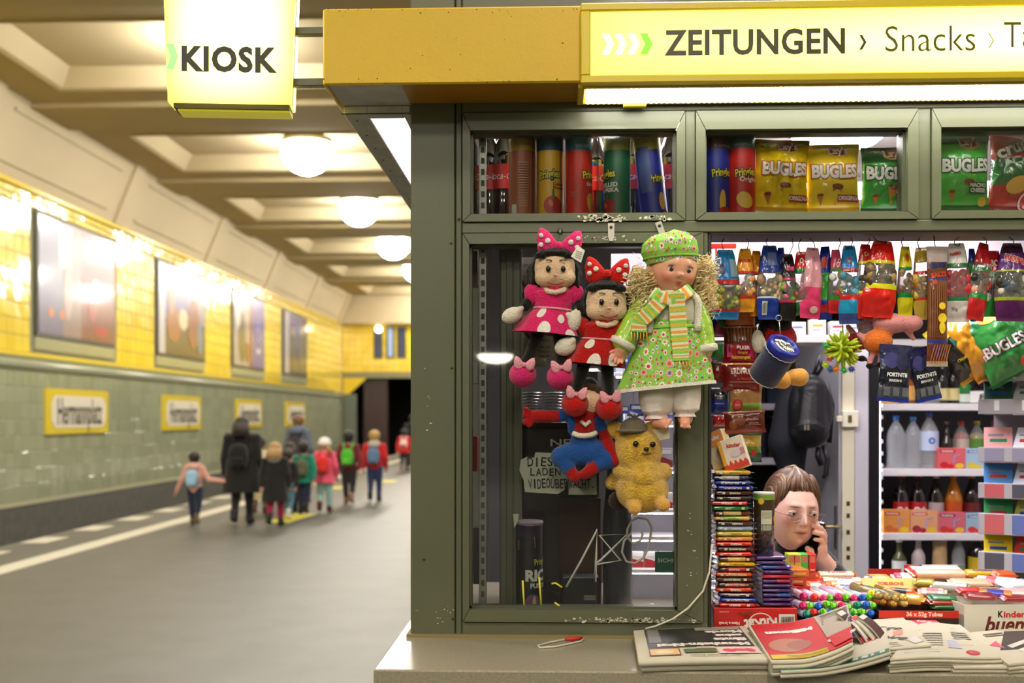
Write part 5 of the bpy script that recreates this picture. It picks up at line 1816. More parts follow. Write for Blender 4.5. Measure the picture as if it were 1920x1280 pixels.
bag('crisp_bag', 'smooth bright green crisp bag behind the third pane', 'crisps', W(1805, 394, .10), .140, .205, .032, film('#52c043', rough=.25), [(0, .055, film('#1c6a2a')), (.86, 1, film('#167038'))], BUG('x', shadow='#1d4a22') + [('r', .05, .2, .42, .34, '#22402a'), ('t', 'NACHO', .23, .30, .013, '#f0f0e0', dict(bold=.0008)), ('t', 'CHEESE', .23, .235, .013, '#f0f0e0', dict(bold=.0008)), ('e', .34, .1, .09, .06, '#e6c040')], group='crisp bags in the upper windows', seed=9.4, wr=.003)
bag('crisp_bag', 'red and green crisp bag tilted at the end of the third pane', 'crisps', W(1902, 396, .13), .150, .22, .034, film('#a81c20', rough=.18), [(.30, .62, film('#1d5a2c', rough=.18)), (0, .06, film('#8a1818'))], [('t', 'crunch', .0, .80, .050, '#7a1416', dict(bold=.004, rot=.38)), ('t', 'crunch', .0, .80, .050, '#f4f0ea', dict(bold=.0018, rot=.38)), ('p', [(-.5, .48), (.5, .86), (.5, .78), (-.4, .42)], '#f0e8e0'), ('e', -.05, .30, .22, .10, '#d8a040', .4), ('e', .22, .42, .16, .10, '#c82a22'), ('e', .18, .10, .17, .12, '#e8e0d8'), ('e', .18, .10, .14, .10, '#c02a26')], group='crisp bags in the upper windows', rot=(0, .04, 0), seed=2.4, wr=.010)
bag('crisp_bag', 'dull red bag lying flat on top of the bags in the third pane', 'crisps', W(1870, 262, .17), .15, .04, .02, film('#7a2024'), group='crisp bags in the upper windows', seed=1.4)

# ---------------------------------------------------------------- behind the lower pane
# coffee machine, dark brown
YM = .30
x0, x1 = WX(962, YM), WX(1128, YM)
z0, z1 = ZCT, W(1040, 790, YM).z
cm = thing('coffee_machine', 'tall dark brown coffee machine behind the handwritten notice', 'machine', ((x0 + x1) / 2, YM, z0))
hw_ = (x1 - x0) / 2
m_cb = mat('#24130e', rough=.25, coat=.3)
MB().box((-hw_, 0, 0), (hw_, .30, z1 - z0), m_cb, .008).build('housing', cm)
MB().box((-hw_, -.006, z1 - z0 - .02), (hw_, .02, z1 - z0), mat('#3a2a22', rough=.2, metal=.5), .003).build('top_trim', cm)
MB().box((hw_ * .05, -.004, .02), (hw_ * .98, .0, W(1, 930, YM).z - z0), mat('#3d1a10', rough=.3), .001).build('door_panel', cm)
q = MB(); a = (WX(1032, YM) - cm.location.x)
place_text(q, 'NESCAFÉ', a, a + .20, W(1, 835, YM).z - z0, .020, ink('#b8b0a4'), -.0015, bold=.012); q.build('lettering', cm)
q = MB(); place_text(q, 'Alegria', a + .022, a + .14, W(1, 846, YM).z - z0, .010, ink('#9a9084'), -.0015); q.build('lettering', cm)
# stacked lids with ribs over the machine
t = thing('lid_stack', 'two columns of stacked metal cup lids on the coffee machine', 'lids', (WX(1018, .36), .36, z1))
m_lid = mat('#b8b4ae', rough=.25, metal=.8)
for dx in (-.034, .034):
    for k in range(10):
        MB().lathe([(.027, 0), (.031, .001), (.031, .004), (.027, .0045)], m_lid, 20, (dx, 0, k * .0092)).build('lid', t)
# pale posters above
for px0, py0, px1, py1, lab, y in ((956, 482, 1024, 688, 'pale age limit poster taped up behind the pink doll', .34), (1000, 620, 1040, 672, 'small white printed notice beneath the pink doll', .33)):
    a = W(px0, py1, y); b = W(px1, py0, y)
    t = thing('paper_notice', lab, 'notice', ((a.x + b.x) / 2, y, a.z))
    w_, h_ = b.x - a.x, b.z - a.z
    MB().box((-w_ / 2, 0, 0), (w_ / 2, .0015, h_), mat('#c8c2ac', rough=.6, var=.1)).build('sheet', t)
    fn = lambda x, z, o=0.: Vector((x, -o, z))
    if h_ > .1:
        deco_on(t, [('t', 'Jugendschutz', .15, .93, .014, '#4a473e', {}), ('e', -.05, .72, .3, .12, '#a8a492'), ('p', [(-.3, .80), (-.24, .82), (.22, .64), (.16, .62)], '#3a372e'), ('p', [(.2, .82), (.26, .80), (-.2, .60), (-.26, .63)], '#3a372e'), ('e', -.05, .30, .3, .12, '#a8a492'), ('p', [(-.3, .38), (-.24, .40), (.22, .22), (.16, .20)], '#3a372e')], fn, w_, h_)
    else:
        deco_on(t, [('t', 'unter 18', 0, .85, .012, '#3a3833', {}), ('t', 'Jahren.', 0, .66, .012, '#3a3833', {}), ('t', 'Dies gilt', 0, .42, .012, '#3a3833', {}), ('t', 'Shishas', 0, .26, .012, '#3a3833', {}), ('t', 'Liquids', 0, .1, .012, '#3a3833', {})], fn, w_, h_)
# grey round machine with circular emblem
t = thing('payment_unit', 'grey upright unit with round emblem behind the red doll', 'machine', (WX(1105, .38), .38, z1))
MB().box((-.035, 0, 0), (.035, .1, .16), mat('#4a4744', rough=.35), .01).build('housing', t)
q = MB(); ellipse_on(q, 0, .105, .029, .029, lambda x, z: (x, -.001, z), ink('#a8a49e')); ellipse_on(q, 0, .105, .023, .023, lambda x, z: (x, -.0014, z), ink('#3a3836')); q.build('round_emblem', t)
# handwritten notice on the glass
YN = .024
def NP(px, py, y=YN): return W(px, py, y)
t = thing('handwritten_notice', 'torn white handwritten sheet reading DIESER LADEN WIRD VIDEOÜBERWACHT', 'notice', NP(1045, 890, .05))
tp = [(976, 862), (988, 856), (1001, 858), (1004, 848), (1036, 849), (1052, 862), (1062, 870), (1064, 900), (1058, 918), (1046, 926), (984, 922), (982, 900), (974, 882)]
tp2 = [(1066, 866), (1096, 858), (1118, 866), (1119, 927), (1066, 927), (1066, 902)]
m_pap = mat('#d9d9c2', rough=.8, var=.05)
for k, pts in enumerate((tp, tp2)):
    put(MB().poly([NP(a, b, .05 + .002 * k) for a, b in pts][::-1], m_pap, (0, .001, 0)), 'paper_sheet', t)
def hand_text(body, px0, px1, pyb, ph, y=.0475):
    q = MB(); a, b = NP(px0, pyb, y), NP(px1, pyb, y)
    r_ = random.Random(len(body)); n = len(body); x = a.x; st = (b.x - a.x) / n
    for i, ch in enumerate(body):
        if ch == ' ': continue
        v, f = text2d(ch, 1.0, bold=.006)
        xs = [p[0] for p in v]; 
        wd = max(xs) - min(xs); rt = r_.uniform(-.10, .10)
        sc2 = ph / PM(y) / .70
        cx = x + st * (i + .5); cz = a.z + ph / PM(y) / 2 + r_.uniform(-.0012, .0012)
        sx_ = min(1., st * .86 / max(wd * sc2, 1e-6))
        q.add([(cx + (p[0] * math.cos(rt) * sx_ - p[1] * math.sin(rt)) * sc2, y, cz + (p[0] * math.sin(rt) + p[1] * math.cos(rt)) * sc2) for p in v], f, ink('#23221f'))
    put(q, 'lettering', t)
hand_text('DIESER', 988, 1062, 875, 17); hand_text('LADEN WIRD', 992, 1112, 892, 14); hand_text('VIDEOÜBERWACHT.', 990, 1116, 916, 18)
t = MB().poly([NP(962, 963, .06), NP(973, 963, .06), NP(971, 977, .06), NP(964, 990, .06)], m_pap, (0, .001, 0)).build('paper_scrap')
tag(t, 'small torn paper scrap on the pane above the dark purple can', 'paper')
# dark purple can
can('crisp_can', 'dark purple rice crisp can at the foot of the lower pane', (WX(992, .10), .10, W(992, 1143, .10).z), '#150f14', '#2d1638', '#a89ca8',
    [('p', [(-.42, .80), (.22, .84), (.25, .72), (-.42, .69)], '#d8d832'), ('t', 'New!', -.06, .765, .016, '#1c1a10', dict(bold=.0008, shear=.2)), ('t', 'Pringles', .55, .56, .024, '#d8cc3a', dict(bold=.0004, sx=.7, rot=.1)), ('t', 'RICE', .42, .40, .040, '#e8e4dc', dict(bold=.0022)), ('t', 'FUSION', .45, .29, .017, '#e8e4dc', dict(bold=.0007)), ('e', .15, .08, .3, .12, '#7a4a78'), ('e', .2, .1, .07, .08, '#c8b878')], group=None)
# grey column, black box, cartons and the shelf wall behind
t = thing('cup_dispenser', 'smooth blue grey upright column behind the scratched pane', 'machine', (WX(1158, .22), .22, ZCT))
MB().lathe([(.042, 0), (.042, .30), (.036, .36), (.030, .42), (.028, .60)], mat('#4e5058', rough=.3, metal=.3), 24).build('column', t)
t = thing('black_box', 'low black box with tiny labels behind the pane', 'box', (WX(1088, .2), .2, ZCT))
w_ = .052; h_ = W(1, 1076, .2).z - ZCT
MB().box((-w_, 0, 0), (w_, .08, h_), mat('#14150f', rough=.5), .003).build('carton', t)
deco_on(t, [('r', .1, .52, .42, .62, '#8c8a78'), ('t', 'QUALITA', .26, .57, .008, '#1c1c16', {}), ('r', .05, .14, .22, .28, '#a8a48c'), ('t', '220g', .135, .21, .009, '#1c1c16', {})], lambda x, z, o=0.: Vector((x, -o, z)), 2 * w_, h_)
for px, py, sx_, sy_, h_, lab in ((1168, 1090, .020, .02, .045, 'small grey drink carton behind the pane'), (1222, 1070, .034, .035, .062, 'larger silver grey drink carton with white cap behind the pane')):
    y = .16
    t = thing('drink_carton', lab, 'carton', (WX(px, y), y, ZCT), (0, 0, .3))
    s_ = sx_ / 2
    MB().box((-s_, -sy_ / 2, 0), (s_, sy_ / 2, h_ * .8), card('#a4a6a8'), .001).add([(-s_, -sy_ / 2, h_ * .8), (s_, -sy_ / 2, h_ * .8), (s_, sy_ / 2, h_ * .8), (-s_, sy_ / 2, h_ * .8), (-s_ * .8, 0, h_), (s_ * .8, 0, h_)], [(0, 1, 5, 4), (2, 3, 4, 5), (1, 2, 5), (3, 0, 4)], card('#b8babc')).build('carton', t)
    MB().lathe([(.006, h_ * .86), (.006, h_ * 1.08)], mat('#e0e0e0', rough=.4), 12).build('screw_cap', t)
    deco_on(t, barcode(-.1, .08, .3, .4), lambda x, z, o=0.: Vector((x, -sy_ / 2 - o, z)), sx_, h_, .0004)
t = thing('security_sticker', 'dark green notice beginning SICHERHEIT on the window pane', 'sticker', NP(1262, 1053, .045))
a, b = NP(1228, 1072, .045), NP(1300, 1034, .045)
put(MB().box((a.x, .045, a.z), (b.x, .046, b.z), card('#0d5a42')), 'panel', t)
q = MB(); place_text(q, 'SICHERHEIT', NP(1233, 1, .0448).x, NP(1300, 1, .0448).x, NP(1, 1048, .0448).z, .0105, ink('#c8d8c8'), .0446, bold=.01); put(q, 'lettering', t)
q = MB(); place_text(q, 'ALARMGESICHERT', NP(1234, 1, .0448).x, NP(1300, 1, .0448).x, NP(1, 1068, .0448).z, .0055, ink('#8ab09c'), .0446); put(q, 'lettering', t)
# shelves with small packets seen past the toys
YSH = .55
m_wsh = mat('#e4dfe0', rough=.45)
pk_cols = [('#3a4aa0', '#c8d0e8'), ('#c8ccd8', '#4a58a8'), ('#b8b4c0', '#8a2a2c'), ('#2a3c90', '#d8dcec')]
rk = thing('packet_shelf', 'white shelving of small packets behind the toy window', 'shelf', (WX(1290, YSH), YSH, ZCT))
shz = [W(1, py, YSH).z for py in (790, 875, 950, 1000, 1060)]
xa_, xb_ = WX(1150, YSH) - rk.location.x, WX(1330, YSH) - rk.location.x
MB().box((xa_, .14, -.9), (xb_, .16, W(1, 470, YSH).z - ZCT), mat('#8c8a92', rough=.6)).build('back_panel', rk)
for z in shz + [W(1, 700, YSH).z, W(1, 610, YSH).z]:
    MB().box((xa_, -.01, z - ZCT - .012), (xb_, .14, z - ZCT), m_wsh, .001).build('shelf_board', rk)
    MB().box((xa_ + .01, .004, z - ZCT - .017), (xb_, .016, z - ZCT - .0125), mat((1, .95, 1), emit=14.)).build('added_shelf_glow', rk)  # glowing strips added under the boards to brighten the packets
r_ = random.Random(21)
idx = 0
pk0 = {}
for k, z in enumerate([W(1, 790, YSH).z, W(1, 875, YSH).z, W(1, 950, YSH).z, W(1, 1060, YSH).z, W(1, 700, YSH).z, W(1, 610, YSH).z]):
    for j in range(6):
        x = rk.location.x + xa_ + .03 + j * .046
        c = pk_cols[(j * 3 + k) % 4] if k in (0, 1, 4, 5) else ('#e8e4e0', '#b02028')
        h_ = r_.choice((.05, .056, .062))
        pack('cigarette_packet', '%s packet, %s on the %s shelf behind the toys' % ('blue and white' if k in (0, 1, 4, 5) else 'red and white', ['first', 'second', 'third', 'fourth', 'fifth', 'sixth'][j], ['third', 'fourth', 'fifth', 'lowest', 'second', 'top'][k]), 'packet', (x, YSH + .04, z), .042, .02, h_, card(c[0]),
             group='packets on the shelves behind the toys', decos=[('p', [(-.5, .0), (.5, .0), (.5, .35), (-.5, .6)], c[1]), ('r', -.4, .7, .4, .9, '#f0f0f0')])
# glass ornament on a string
t = thing('glass_bauble', 'small clear glass bauble hanging beside the blonde doll', 'ornament', NP(1168, 720, -.02))
MB().ell((0, 0, 0), .0125, glass_mat((.95, .95, .96), name='bauble glass'), 16, 12).build('ball', t)
MB().tube([(0, 0, .012), (.002, 0, .1)], .0005, m_st, 5).build('string', t)
# scratches and paint-pen marks on the pane
def scr(name, lab, pts, r, c, closed=False):
    q = MB()
    P = [NP(a, b, .0262) for a, b in pts]
    q.tube(P, r, mat(c, rough=.6), 5)
    o = q.build(name); tag(o, lab, 'graffiti'); return o
scr('scratch_mark', 'grey scribble of crossed lines scratched on the lower pane', [(1062, 1100), (1090, 1050), (1120, 992), (1118, 1040), (1116, 1090), (1117, 1058), (1164, 1050), (1124, 1003), (1176, 1001), (1126, 1050), (1117, 1056)], .0033, '#a9a8a2')
scr('scratch_mark', 'grey looping curve scratched on the pane under the bear', [(1184, 999), (1170, 1014), (1166, 1034), (1174, 1052), (1190, 1056), (1206, 1046), (1216, 1026), (1222, 990), (1214, 974), (1196, 970), (1184, 977), (1176, 992), (1176, 1006), (1186, 1018), (1200, 1014), (1205, 1002), (1203, 997)], .0033, '#a9a8a2')
for k, (pts, lab) in enumerate(((((980, 1088), (983, 1138)), 'yellow pen stroke on the pane before the purple can'), (((1011, 1082), (1015, 1137)), 'yellow pen stroke right of the purple can on the pane'), (((1034, 1094), (1042, 1093), (1054, 1101)), 'short yellow curved stroke above the black box'), (((1040, 1129), (1052, 1138), (1072, 1139)), 'long yellow curved stroke below the black box'))):
    scr('pen_mark', lab, pts, .0028, '#d8d43a')
# dim clutter behind the slotted standard
for px, py, w_, h_, c, lab in ((890, 505, .02, .10, '#6a4a3a', 'brown packet edge behind the slotted standard'), (893, 700, .022, .06, '#c8c4bc', 'white packet edge behind the slotted standard'), (890, 850, .018, .10, '#8a2a22', 'red packet edge low behind the standard'), (895, 1040, .02, .16, '#3a2e38', 'dark upright packet at the foot of the standard')):
    pack('side_packet', lab, 'packet', (WX(px, .20), .20, W(px, py, .20).z - h_ / 2), w_, .05, h_, card(c))
# ================================================================ the back of the shop
YH = 1.95
hd_ = MB().box((WX(1335, YH), YH, W(1, 543, YH).z), (XR, YH + .04, ZCI), mat('#e6dfe6', rough=.5)); kp(hd_, 'rear_header')
kp(MB().box((WX(1335, YH), YH - .05, W(1, 545, YH).z), (XR, YH, W(1, 527, YH).z), mat('#a9a4a8', rough=.5), .003), 'header_rail')
# red frame of a notice
ry = .5
t = thing('red_frame', 'red plastic hanging frame at the top corner of the hatch', 'frame', W(1352, 466, ry))
MB().box((-.035, 0, 0), (.048, .006, .018), mat('#c02420', rough=.3), .004).build('top_bar', t)
MB().box((-.018, 0, -.06), (-.012, .006, 0), mat('#c02420', rough=.3), .001).build('stem', t)
# shelf with packets at mid height
YP = 1.55
z_ = W(1, 632, YP).z
t = thing('wall_shelf', 'long white shelf of small packets behind the hanging sweets', 'shelf', (WX(1500, YP), YP, z_))
MB().box((WX(1335, YP) - t.location.x, 0, -.03), (WX(1662, YP) - t.location.x, .22, 0), m_wsh, .002).build('shelf_board', t)
r_ = random.Random(4)
wd = ['first', 'second', 'third', 'fourth', 'fifth', 'sixth', 'seventh', 'eighth', 'ninth']
for i, px in enumerate((1352, 1392, 1440, 1468, 1500, 1538, 1576, 1610, 1642)):
    h_ = (.05, .062, .048, .06, .055, .066, .058, .05, .062)[i]
    pack('small_carton', '%s small white carton along the long shelf behind the sweets' % wd[i], 'carton', (WX(px, YP), YP + .06, z_), .062, .05, h_, card(('#e8e4e4', '#ece8d8', '#d8d4dc', '#f0ecec')[i % 4]), group='small cartons on the long shelf',
         decos=[('r', -.35, .55, .3, .68, ('#5a70b8', '#c8a82a', '#a83a3a', '#7a8ac0')[i % 4]), ('r', -.35, .3, .1, .38, '#9a98a0')])
# dark back room shelves
for k, (py, x1) in enumerate(((762, 1478), (862, 1502))):
    y = 2.35
    t = MB().box((WX(1385, y), y, W(1, py + 7, y).z), (WX(x1, y), y + .25, W(1, py - 5, y).z), mat('#a29ea4', rough=.5), .002)
    tag(t.build('back_shelf'), ('upper', 'lower')[k] + ' grey shelf edge in the dark back room', 'shelf')
    for i, px in enumerate((1425, 1448, 1470)):
        bottle('dark_bottle', '%s dim dark bottle on the %s back room shelf' % (wd[i], ('upper', 'lower')[k]), (WX(px, y + .1), y + .1, W(1, py - 5, y).z), .2, .033, .012, mat(('#15120f', '#1c2430', '#241512')[(i + k) % 3], rough=.15), '#3a3a3a', group='dark bottles in the back room', shape='spirit')
t = thing('picture_frame', 'small gilt picture frame in the dark back room', 'frame', W(1443, 745, 2.7))
MB().box((-.05, 0, -.02), (.05, .02, .1), mat('#6a4a22', rough=.4), .004).build('moulding', t)
MB().box((-.035, -.002, -.005), (.035, 0, .085), mat('#b0a890', rough=.4)).build('picture', t)
kp(MB().box((WX(1380, 2.7), 2.6, 0), (WX(1565, 2.6), 2.62, W(1, 545, 1.95).z), mat('#161416', rough=.8)), 'painted_dark_sheet')  # near-black sheet: the darkness of the back room painted as a surface
# open white door
YD_ = 1.95
m_door = mat('#b9b7c0', rough=.45, var=.06, vscale=5)
dt = thing('back_door', 'white door standing open beside the drinks fridge', 'door', (WX(1578, YD_), YD_, 0))
zt_ = W(1, 640, YD_).z
lx = WX(1498, 2.5) - dt.location.x
dl = MB().poly([(lx, .55, 0.02), (0, 0, .02), (0, 0, zt_), (lx, .55, zt_)], m_door, (-.02, -.03, 0)); dl.build('door_leaf', dt)
ew = WX(1600, YD_) - WX(1577, YD_)
MB().box((0, -.01, .02), (ew, .03, zt_), mat('#e0d8bc', rough=.5), .002).build('door_edge', dt)
MB().box((ew + .002, .0, 0), (WX(1629, YD_) - dt.location.x, .06, zt_), mat('#c4c2c8', rough=.5), .003).build('door_jamb', dt)
for py0, py1 in ((770, 800),):
    z0_, z1_ = W(1, py1, YD_).z, W(1, py0, YD_).z
    q = MB().box((-.004, -.035, z0_), (ew + .012, -.008, z1_), mat('#e6dfc8', rough=.4), .003).box((ew * .35, -.038, z0_ + .02), (ew * .65, -.034, z1_ - .02), mat('#8a7a4a', rough=.3, metal=.7)).box((-.028, -.03, z0_ + .022), (-.003, -.012, z1_ - .022), mat('#e6dfc8', rough=.4), .003)
    q.build('latch_box', dt)
q = MB()
for py in (938, 960, 990, 1020, 1036): q.box((ew * .35, -.0125, W(1, py + 5, YD_).z), (ew * .62, -.01, W(1, py - 3, YD_).z), mat('#5a4e30', rough=.4, metal=.6))
q.build('lock_plate', dt)
zz = W(1, 980, YD_).z
MB().box((-.03, -.018, zz - .10), (-.012, .012, zz + .09), mat('#8c8a88', rough=.3, metal=.8), .003).tube([(-.02, -.02, zz), (-.02, -.055, zz), (-.07, -.05, zz + .001), (-.085, -.045, zz)], .007, mat('#c8b078', rough=.25, metal=.7), 10).build('door_handle', dt)
# backpack
YBP = 1.85
bp = thing('backpack', 'black leather backpack hanging from the open white door', 'backpack', W(1520, 690, YBP))
PBk = 1 / PM(YBP)
m_bp = mat('#121318', rough=.42, bump=.15, bscale=80)
putb([('c', W(1520, 735, YBP), 30 * PBk, W(1516, 800, YBP), 38 * PBk, m_bp), ('e', W(1519, 770, YBP), (42 * PBk, 24 * PBk, 70 * PBk), m_bp), ('e', W(1517, 812, YBP - .02), (38 * PBk, 22 * PBk, 26 * PBk), m_bp)], .006, 'main_bag', bp, 3)
put(MB().tube([W(1486, 800, YBP - .105), W(1505, 795, YBP - .118), W(1530, 795, YBP - .118), W(1548, 800, YBP - .10)], .004, mat('#2c2c30', rough=.3), 6), 'zip', bp)
put(MB().box(W(1508, 806, YBP - .125), W(1511, 796, YBP - .12), m_st).box(W(1514, 806, YBP - .125), W(1517, 796, YBP - .12), m_st), 'zip_pulls', bp)
for pts in ([(1536, 665), (1541, 690), (1530, 706)], [(1536, 665), (1530, 690), (1524, 706)]):
    put(MB().tube([W(a, b, YBP) for a, b in pts], .008, m_bp, 8), 'hanging_loop', bp)
for pts in ([(1544, 835), (1552, 860), (1549, 890), (1543, 896)], [(1534, 838), (1533, 855), (1540, 872)], [(1550, 720), (1560, 760), (1555, 830)]):
    put(MB().tube([W(a, b, YBP + .01) for a, b in pts], [.010, .012, .012, .008][:len(pts)], m_bp, 8), 'shoulder_strap', bp)
jk_ = thing('dark_coat', 'dark navy coat hanging behind the black backpack', 'coat', W(1480, 690, 1.98))
putb([('c', W(1485, 700, 1.98), .05, W(1478, 830, 1.98), .09, mat('#14161f', rough=.8)), ('c', W(1478, 830, 1.98), .09, W(1484, 880, 1.98), .06, mat('#14161f', rough=.8))], .012, 'coat_body', jk_)

# ---------------------------------------------------------------- drinks fridge
YF_ = 2.15
fr_ = thing('drinks_fridge', 'tall black framed drinks fridge with lit white shelves', 'fridge', (WX(1640, YF_), YF_, 0))
fl_ = fr_.location
fxa, fxb = WX(1629, YF_), WX(2010, YF_)
ztop = W(1, 560, YF_).z
MB().box((fxa - fl_.x, 0, 0), (WX(1650, YF_) - fl_.x, .55, ztop), mat('#16151a', rough=.35), .004).build('frame_post', fr_)
MB().box((fxb - fl_.x, 0, 0), (fxb + .05 - fl_.x, .55, ztop), mat('#16151a', rough=.35), .004).build('frame_post', fr_)
MB().box((fxa - fl_.x, .5, 0), (fxb - fl_.x, .55, ztop), mat('#4a484c', rough=.4)).build('back_panel', fr_)
MB().box((fxa - fl_.x, 0, ztop), (fxb + .05 - fl_.x, .55, ztop + .2), mat('#2c2a2e', rough=.4), .004).build('top_panel', fr_)
xa_ = WX(1650, YF_) - fl_.x
m_led = mat((1, .96, 1), emit=FRIDGE_LAMP)
MB().box((xa_ + .002, .02, .3), (xa_ + .008, .035, ztop - .05), m_led).build('light_strip', fr_)
MB().box((fxb - fl_.x - .014, .02, .3), (fxb - fl_.x - .004, .035, ztop - .05), m_led).build('light_strip', fr_)
q = MB()
for i in range(34):
    z = .4 + i * .055
    q.box((xa_, .05, z), (xa_ + .03, .40, z + .02), mat('#d8d4d8', rough=.3), .004)
q.build('side_ribs', fr_, kind='stuff')
SHZ = {}
for k, py in zip('ABCDE', (757, 876, 993, 1085, 640)):
    z = W(1, py, YF_).z; SHZ[k] = z
    MB().box((xa_ + .014, .0, z - .032), (fxb - fl_.x - .016, .02, z), mat('#f0ebec', rough=.4), .002).box((xa_ + .014, .02, z - .012), (fxb - fl_.x - .016, .48, z), mat('#d8d4d8', rough=.4)).build('shelf_board', fr_)
    for px in (1685, 1770, 1860): MB().box((WX(px, YF_) - fl_.x, -.0015, z - .026), (WX(px + 24, YF_) - fl_.x, 0, z - .008), card('#f4f2ee')).build('price_strip', fr_)
m_pet = glass_mat((.90, .94, .97), name='clear bottle')
m_pet2 = mat('#eef3f6', rough=.06, alpha=.28, coat=.8)
def FB(px, k, py_top, lab, rpx, cap_c, body=None, liq=None, liq_h=.8, label_c=None, lz=(.35, .6), txt=None, tc='#ffffff', shape='pet', y=YF_ + .07, group=None, neck=.012):
    z = SHZ[k]
    h = W(px, py_top, y).z - z
    return bottle('drink_bottle', lab, (WX(px, y), y, z), h, rpx / PM(y), neck, body or m_pet2, cap_c, liq, liq_h, label_c, lz, txt, tc, group, shape)
gB = 'bottles in the drinks fridge'
FB(1680, 'B', 779, 'water bottle with bright blue cap, first on its fridge shelf', 17, '#2f78d8', label_c=None, group=gB)
FB(1712, 'B', 781, 'water bottle with bright blue cap beside the white labelled one', 16, '#3a80d0', group=gB)
FB(1742, 'B', 773, 'water bottle with violet blue cap and white label', 17, '#4a5ac0', label_c='#c8d4ec', lz=(.32, .66), txt='O', tc='#5a78c0', group=gB)
FB(1775, 'B', 790, 'dark glass bottle behind the pink juice carton', 11, '#4a3a3a', body=mat('#2a2420', rough=.1), shape='spirit', group=gB)
for px, c, lq, lc, lab in ((1802, '#d83028', '#c86a48', '#e0c8b8', 'juice bottle with red cap above the pink carton'), (1832, '#c8b82a', '#b8a838', '#6a9a3a', 'juice bottle with yellow cap above the blue carton'), (1864, '#d02a3a', '#7a9a4a', '#88a848', 'juice bottle with red cap near the gum rack')):
    FB(px, 'B', 789, lab, 15, c, liq=mat(lq, rough=.2), liq_h=.78, label_c=lc, lz=(.30, .62), shape='pet', group=gB, y=YF_ + .14)
for px, lab in ((1690, 'cola bottle with red label, first on its fridge shelf'), (1722, 'cola bottle with red label, second on its fridge shelf')):
    FB(px, 'C', 886, lab, 15, '#c82a20', body=m_cola, label_c='#c81c22', lz=(.22, .50), txt='Cola', shape='coke', group=gB, y=YF_ + .14)
FB(1755, 'C', 888, 'dark bottle with pale grey label between cola and orange drink', 14, '#d0d0d0', body=m_cola, label_c='#c8bcbc', lz=(.22, .50), shape='coke', group=gB, y=YF_ + .14)
FB(1788, 'C', 887, 'orange drink bottle with orange label in the fridge', 16, '#d8681c', body=mat('#d8861c', rough=.1, coat=.6), label_c='#d85a14', lz=(.24, .52), shape='coke', group=gB, y=YF_ + .14)
FB(1822, 'C', 888, 'dark brown bottle with red label near the gum rack', 15, '#c87a2a', body=m_cola, label_c='#7a1c20', lz=(.22, .50), shape='coke', group=gB, y=YF_ + .14)
FB(1686, 'D', 1010, 'small wine bottle with white and green foil on the bottom fridge shelf', 13, '#e8e8e4', body=mat('#5a5a30', rough=.1), label_c='#e8ece4', lz=(.1, .5), shape='spirit', group=gB)
FB(1722, 'D', 1000, 'slim white bottle on the bottom fridge shelf', 12, '#d8c8c0', body=mat('#d8c8c4', rough=.3), shape='spirit', group=gB)
FB(1797, 'D', 1006, 'short clear bottle on the bottom fridge shelf', 12, '#a8a02a', label_c='#8aa08a', lz=(.05, .4), group=gB)
FB(1832, 'D', 1004, 'dark bottle with red cap and yellow label on bottom fridge shelf', 16, '#c8281c', body=m_cola, label_c='#d8b82a', lz=(.2, .55), group=gB)
t = thing('cork_stopper', 'tall pale wooden stopper on the bottom fridge shelf', 'stopper', (WX(1762, YF_ + .07), YF_ + .07, SHZ['D']))
MB().lathe([(.03, 0), (.033, .06), (.03, .19), (.024, .2)], mat('#d8b47c', rough=.7, var=.15), 18).build('stopper_body', t)
FB(1745, 'A', 685, 'clear spirit bottle with white label on top fridge shelf', 17, '#d8d8d4', label_c='#e8e8e4', lz=(.2, .55), shape='spirit', group=gB)
for px, lab in ((1768, 'small dark sparkling wine bottle with red and gold top'), (1788, 'small dark sparkling wine bottle with red top next to the green one')):
    FB(px, 'A', 675, lab, 11, '#c82a2a', body=mat('#1c1a14', rough=.12), label_c='#d8c88a', lz=(.08, .35), shape='spirit', group=gB, neck=.018)
FB(1808, 'A', 697, 'green bottle with gold cap on top fridge shelf', 13, '#c8b83a', body=mat('#2f7a3a', rough=.15), label_c='#d8e0d0', lz=(.05, .3), shape='spirit', group=gB, neck=.016)
FB(1840, 'A', 712, 'dark round bottle with big white label on top fridge shelf', 27, '#5a2a2a', body=mat('#1e1416', rough=.15), label_c='#ece8e6', lz=(.04, .52), txt='JÄGER', tc='#5a4a44', shape='spirit', group=gB, neck=.025)
FB(1668, 'A', 700, 'pale bottle half hidden by the black hanging packets', 16, '#d8c83a', body=mat('#c89a4a', rough=.2), label_c='#e0b868', lz=(.1, .5), group=gB)
FB(1700, 'A', 690, 'amber bottle behind the black hanging packets', 15, '#b8962a', body=mat('#8a4a1a', rough=.1), label_c='#d8a858', lz=(.1, .5), shape='spirit', group=gB)
def carton(px0, px1, k, pyt, c, c2, lab, fruit):
    y = YF_ + .01; z = SHZ[k]
    pack('juice_carton', lab, 'carton', (WX((px0 + px1) / 2, y), y + .04, z), (px1 - px0) * .98 / PM(y), .07, W(1, pyt, y).z - z, card(c), group='juice cartons in the drinks fridge',
         decos=[('r', -.44, .78, .12, .92, c2), ('t', 'Durstlöscher', -.16, .85, .010, '#f4eee8', dict(bold=.0004)), ('e', -.28, .18, .16, .16, fruit), ('e', -.05, .12, .12, .11, fruit), ('e', .28, .15, .16, .12, '#e8c838'), ('p', [(.05, .62), (.30, .72), (.30, .67), (.09, .58), (.10, .30), (.05, .30)], '#8aa8e0')])
carton(1760, 1811, 'B', 838, '#e4666a', '#b02a3a', 'pink juice carton under the red capped bottle', '#c81c2a')
carton(1812, 1863, 'B', 839, '#a8c8e0', '#3a6ab0', 'pale blue juice carton with lemons', '#e0c83a')
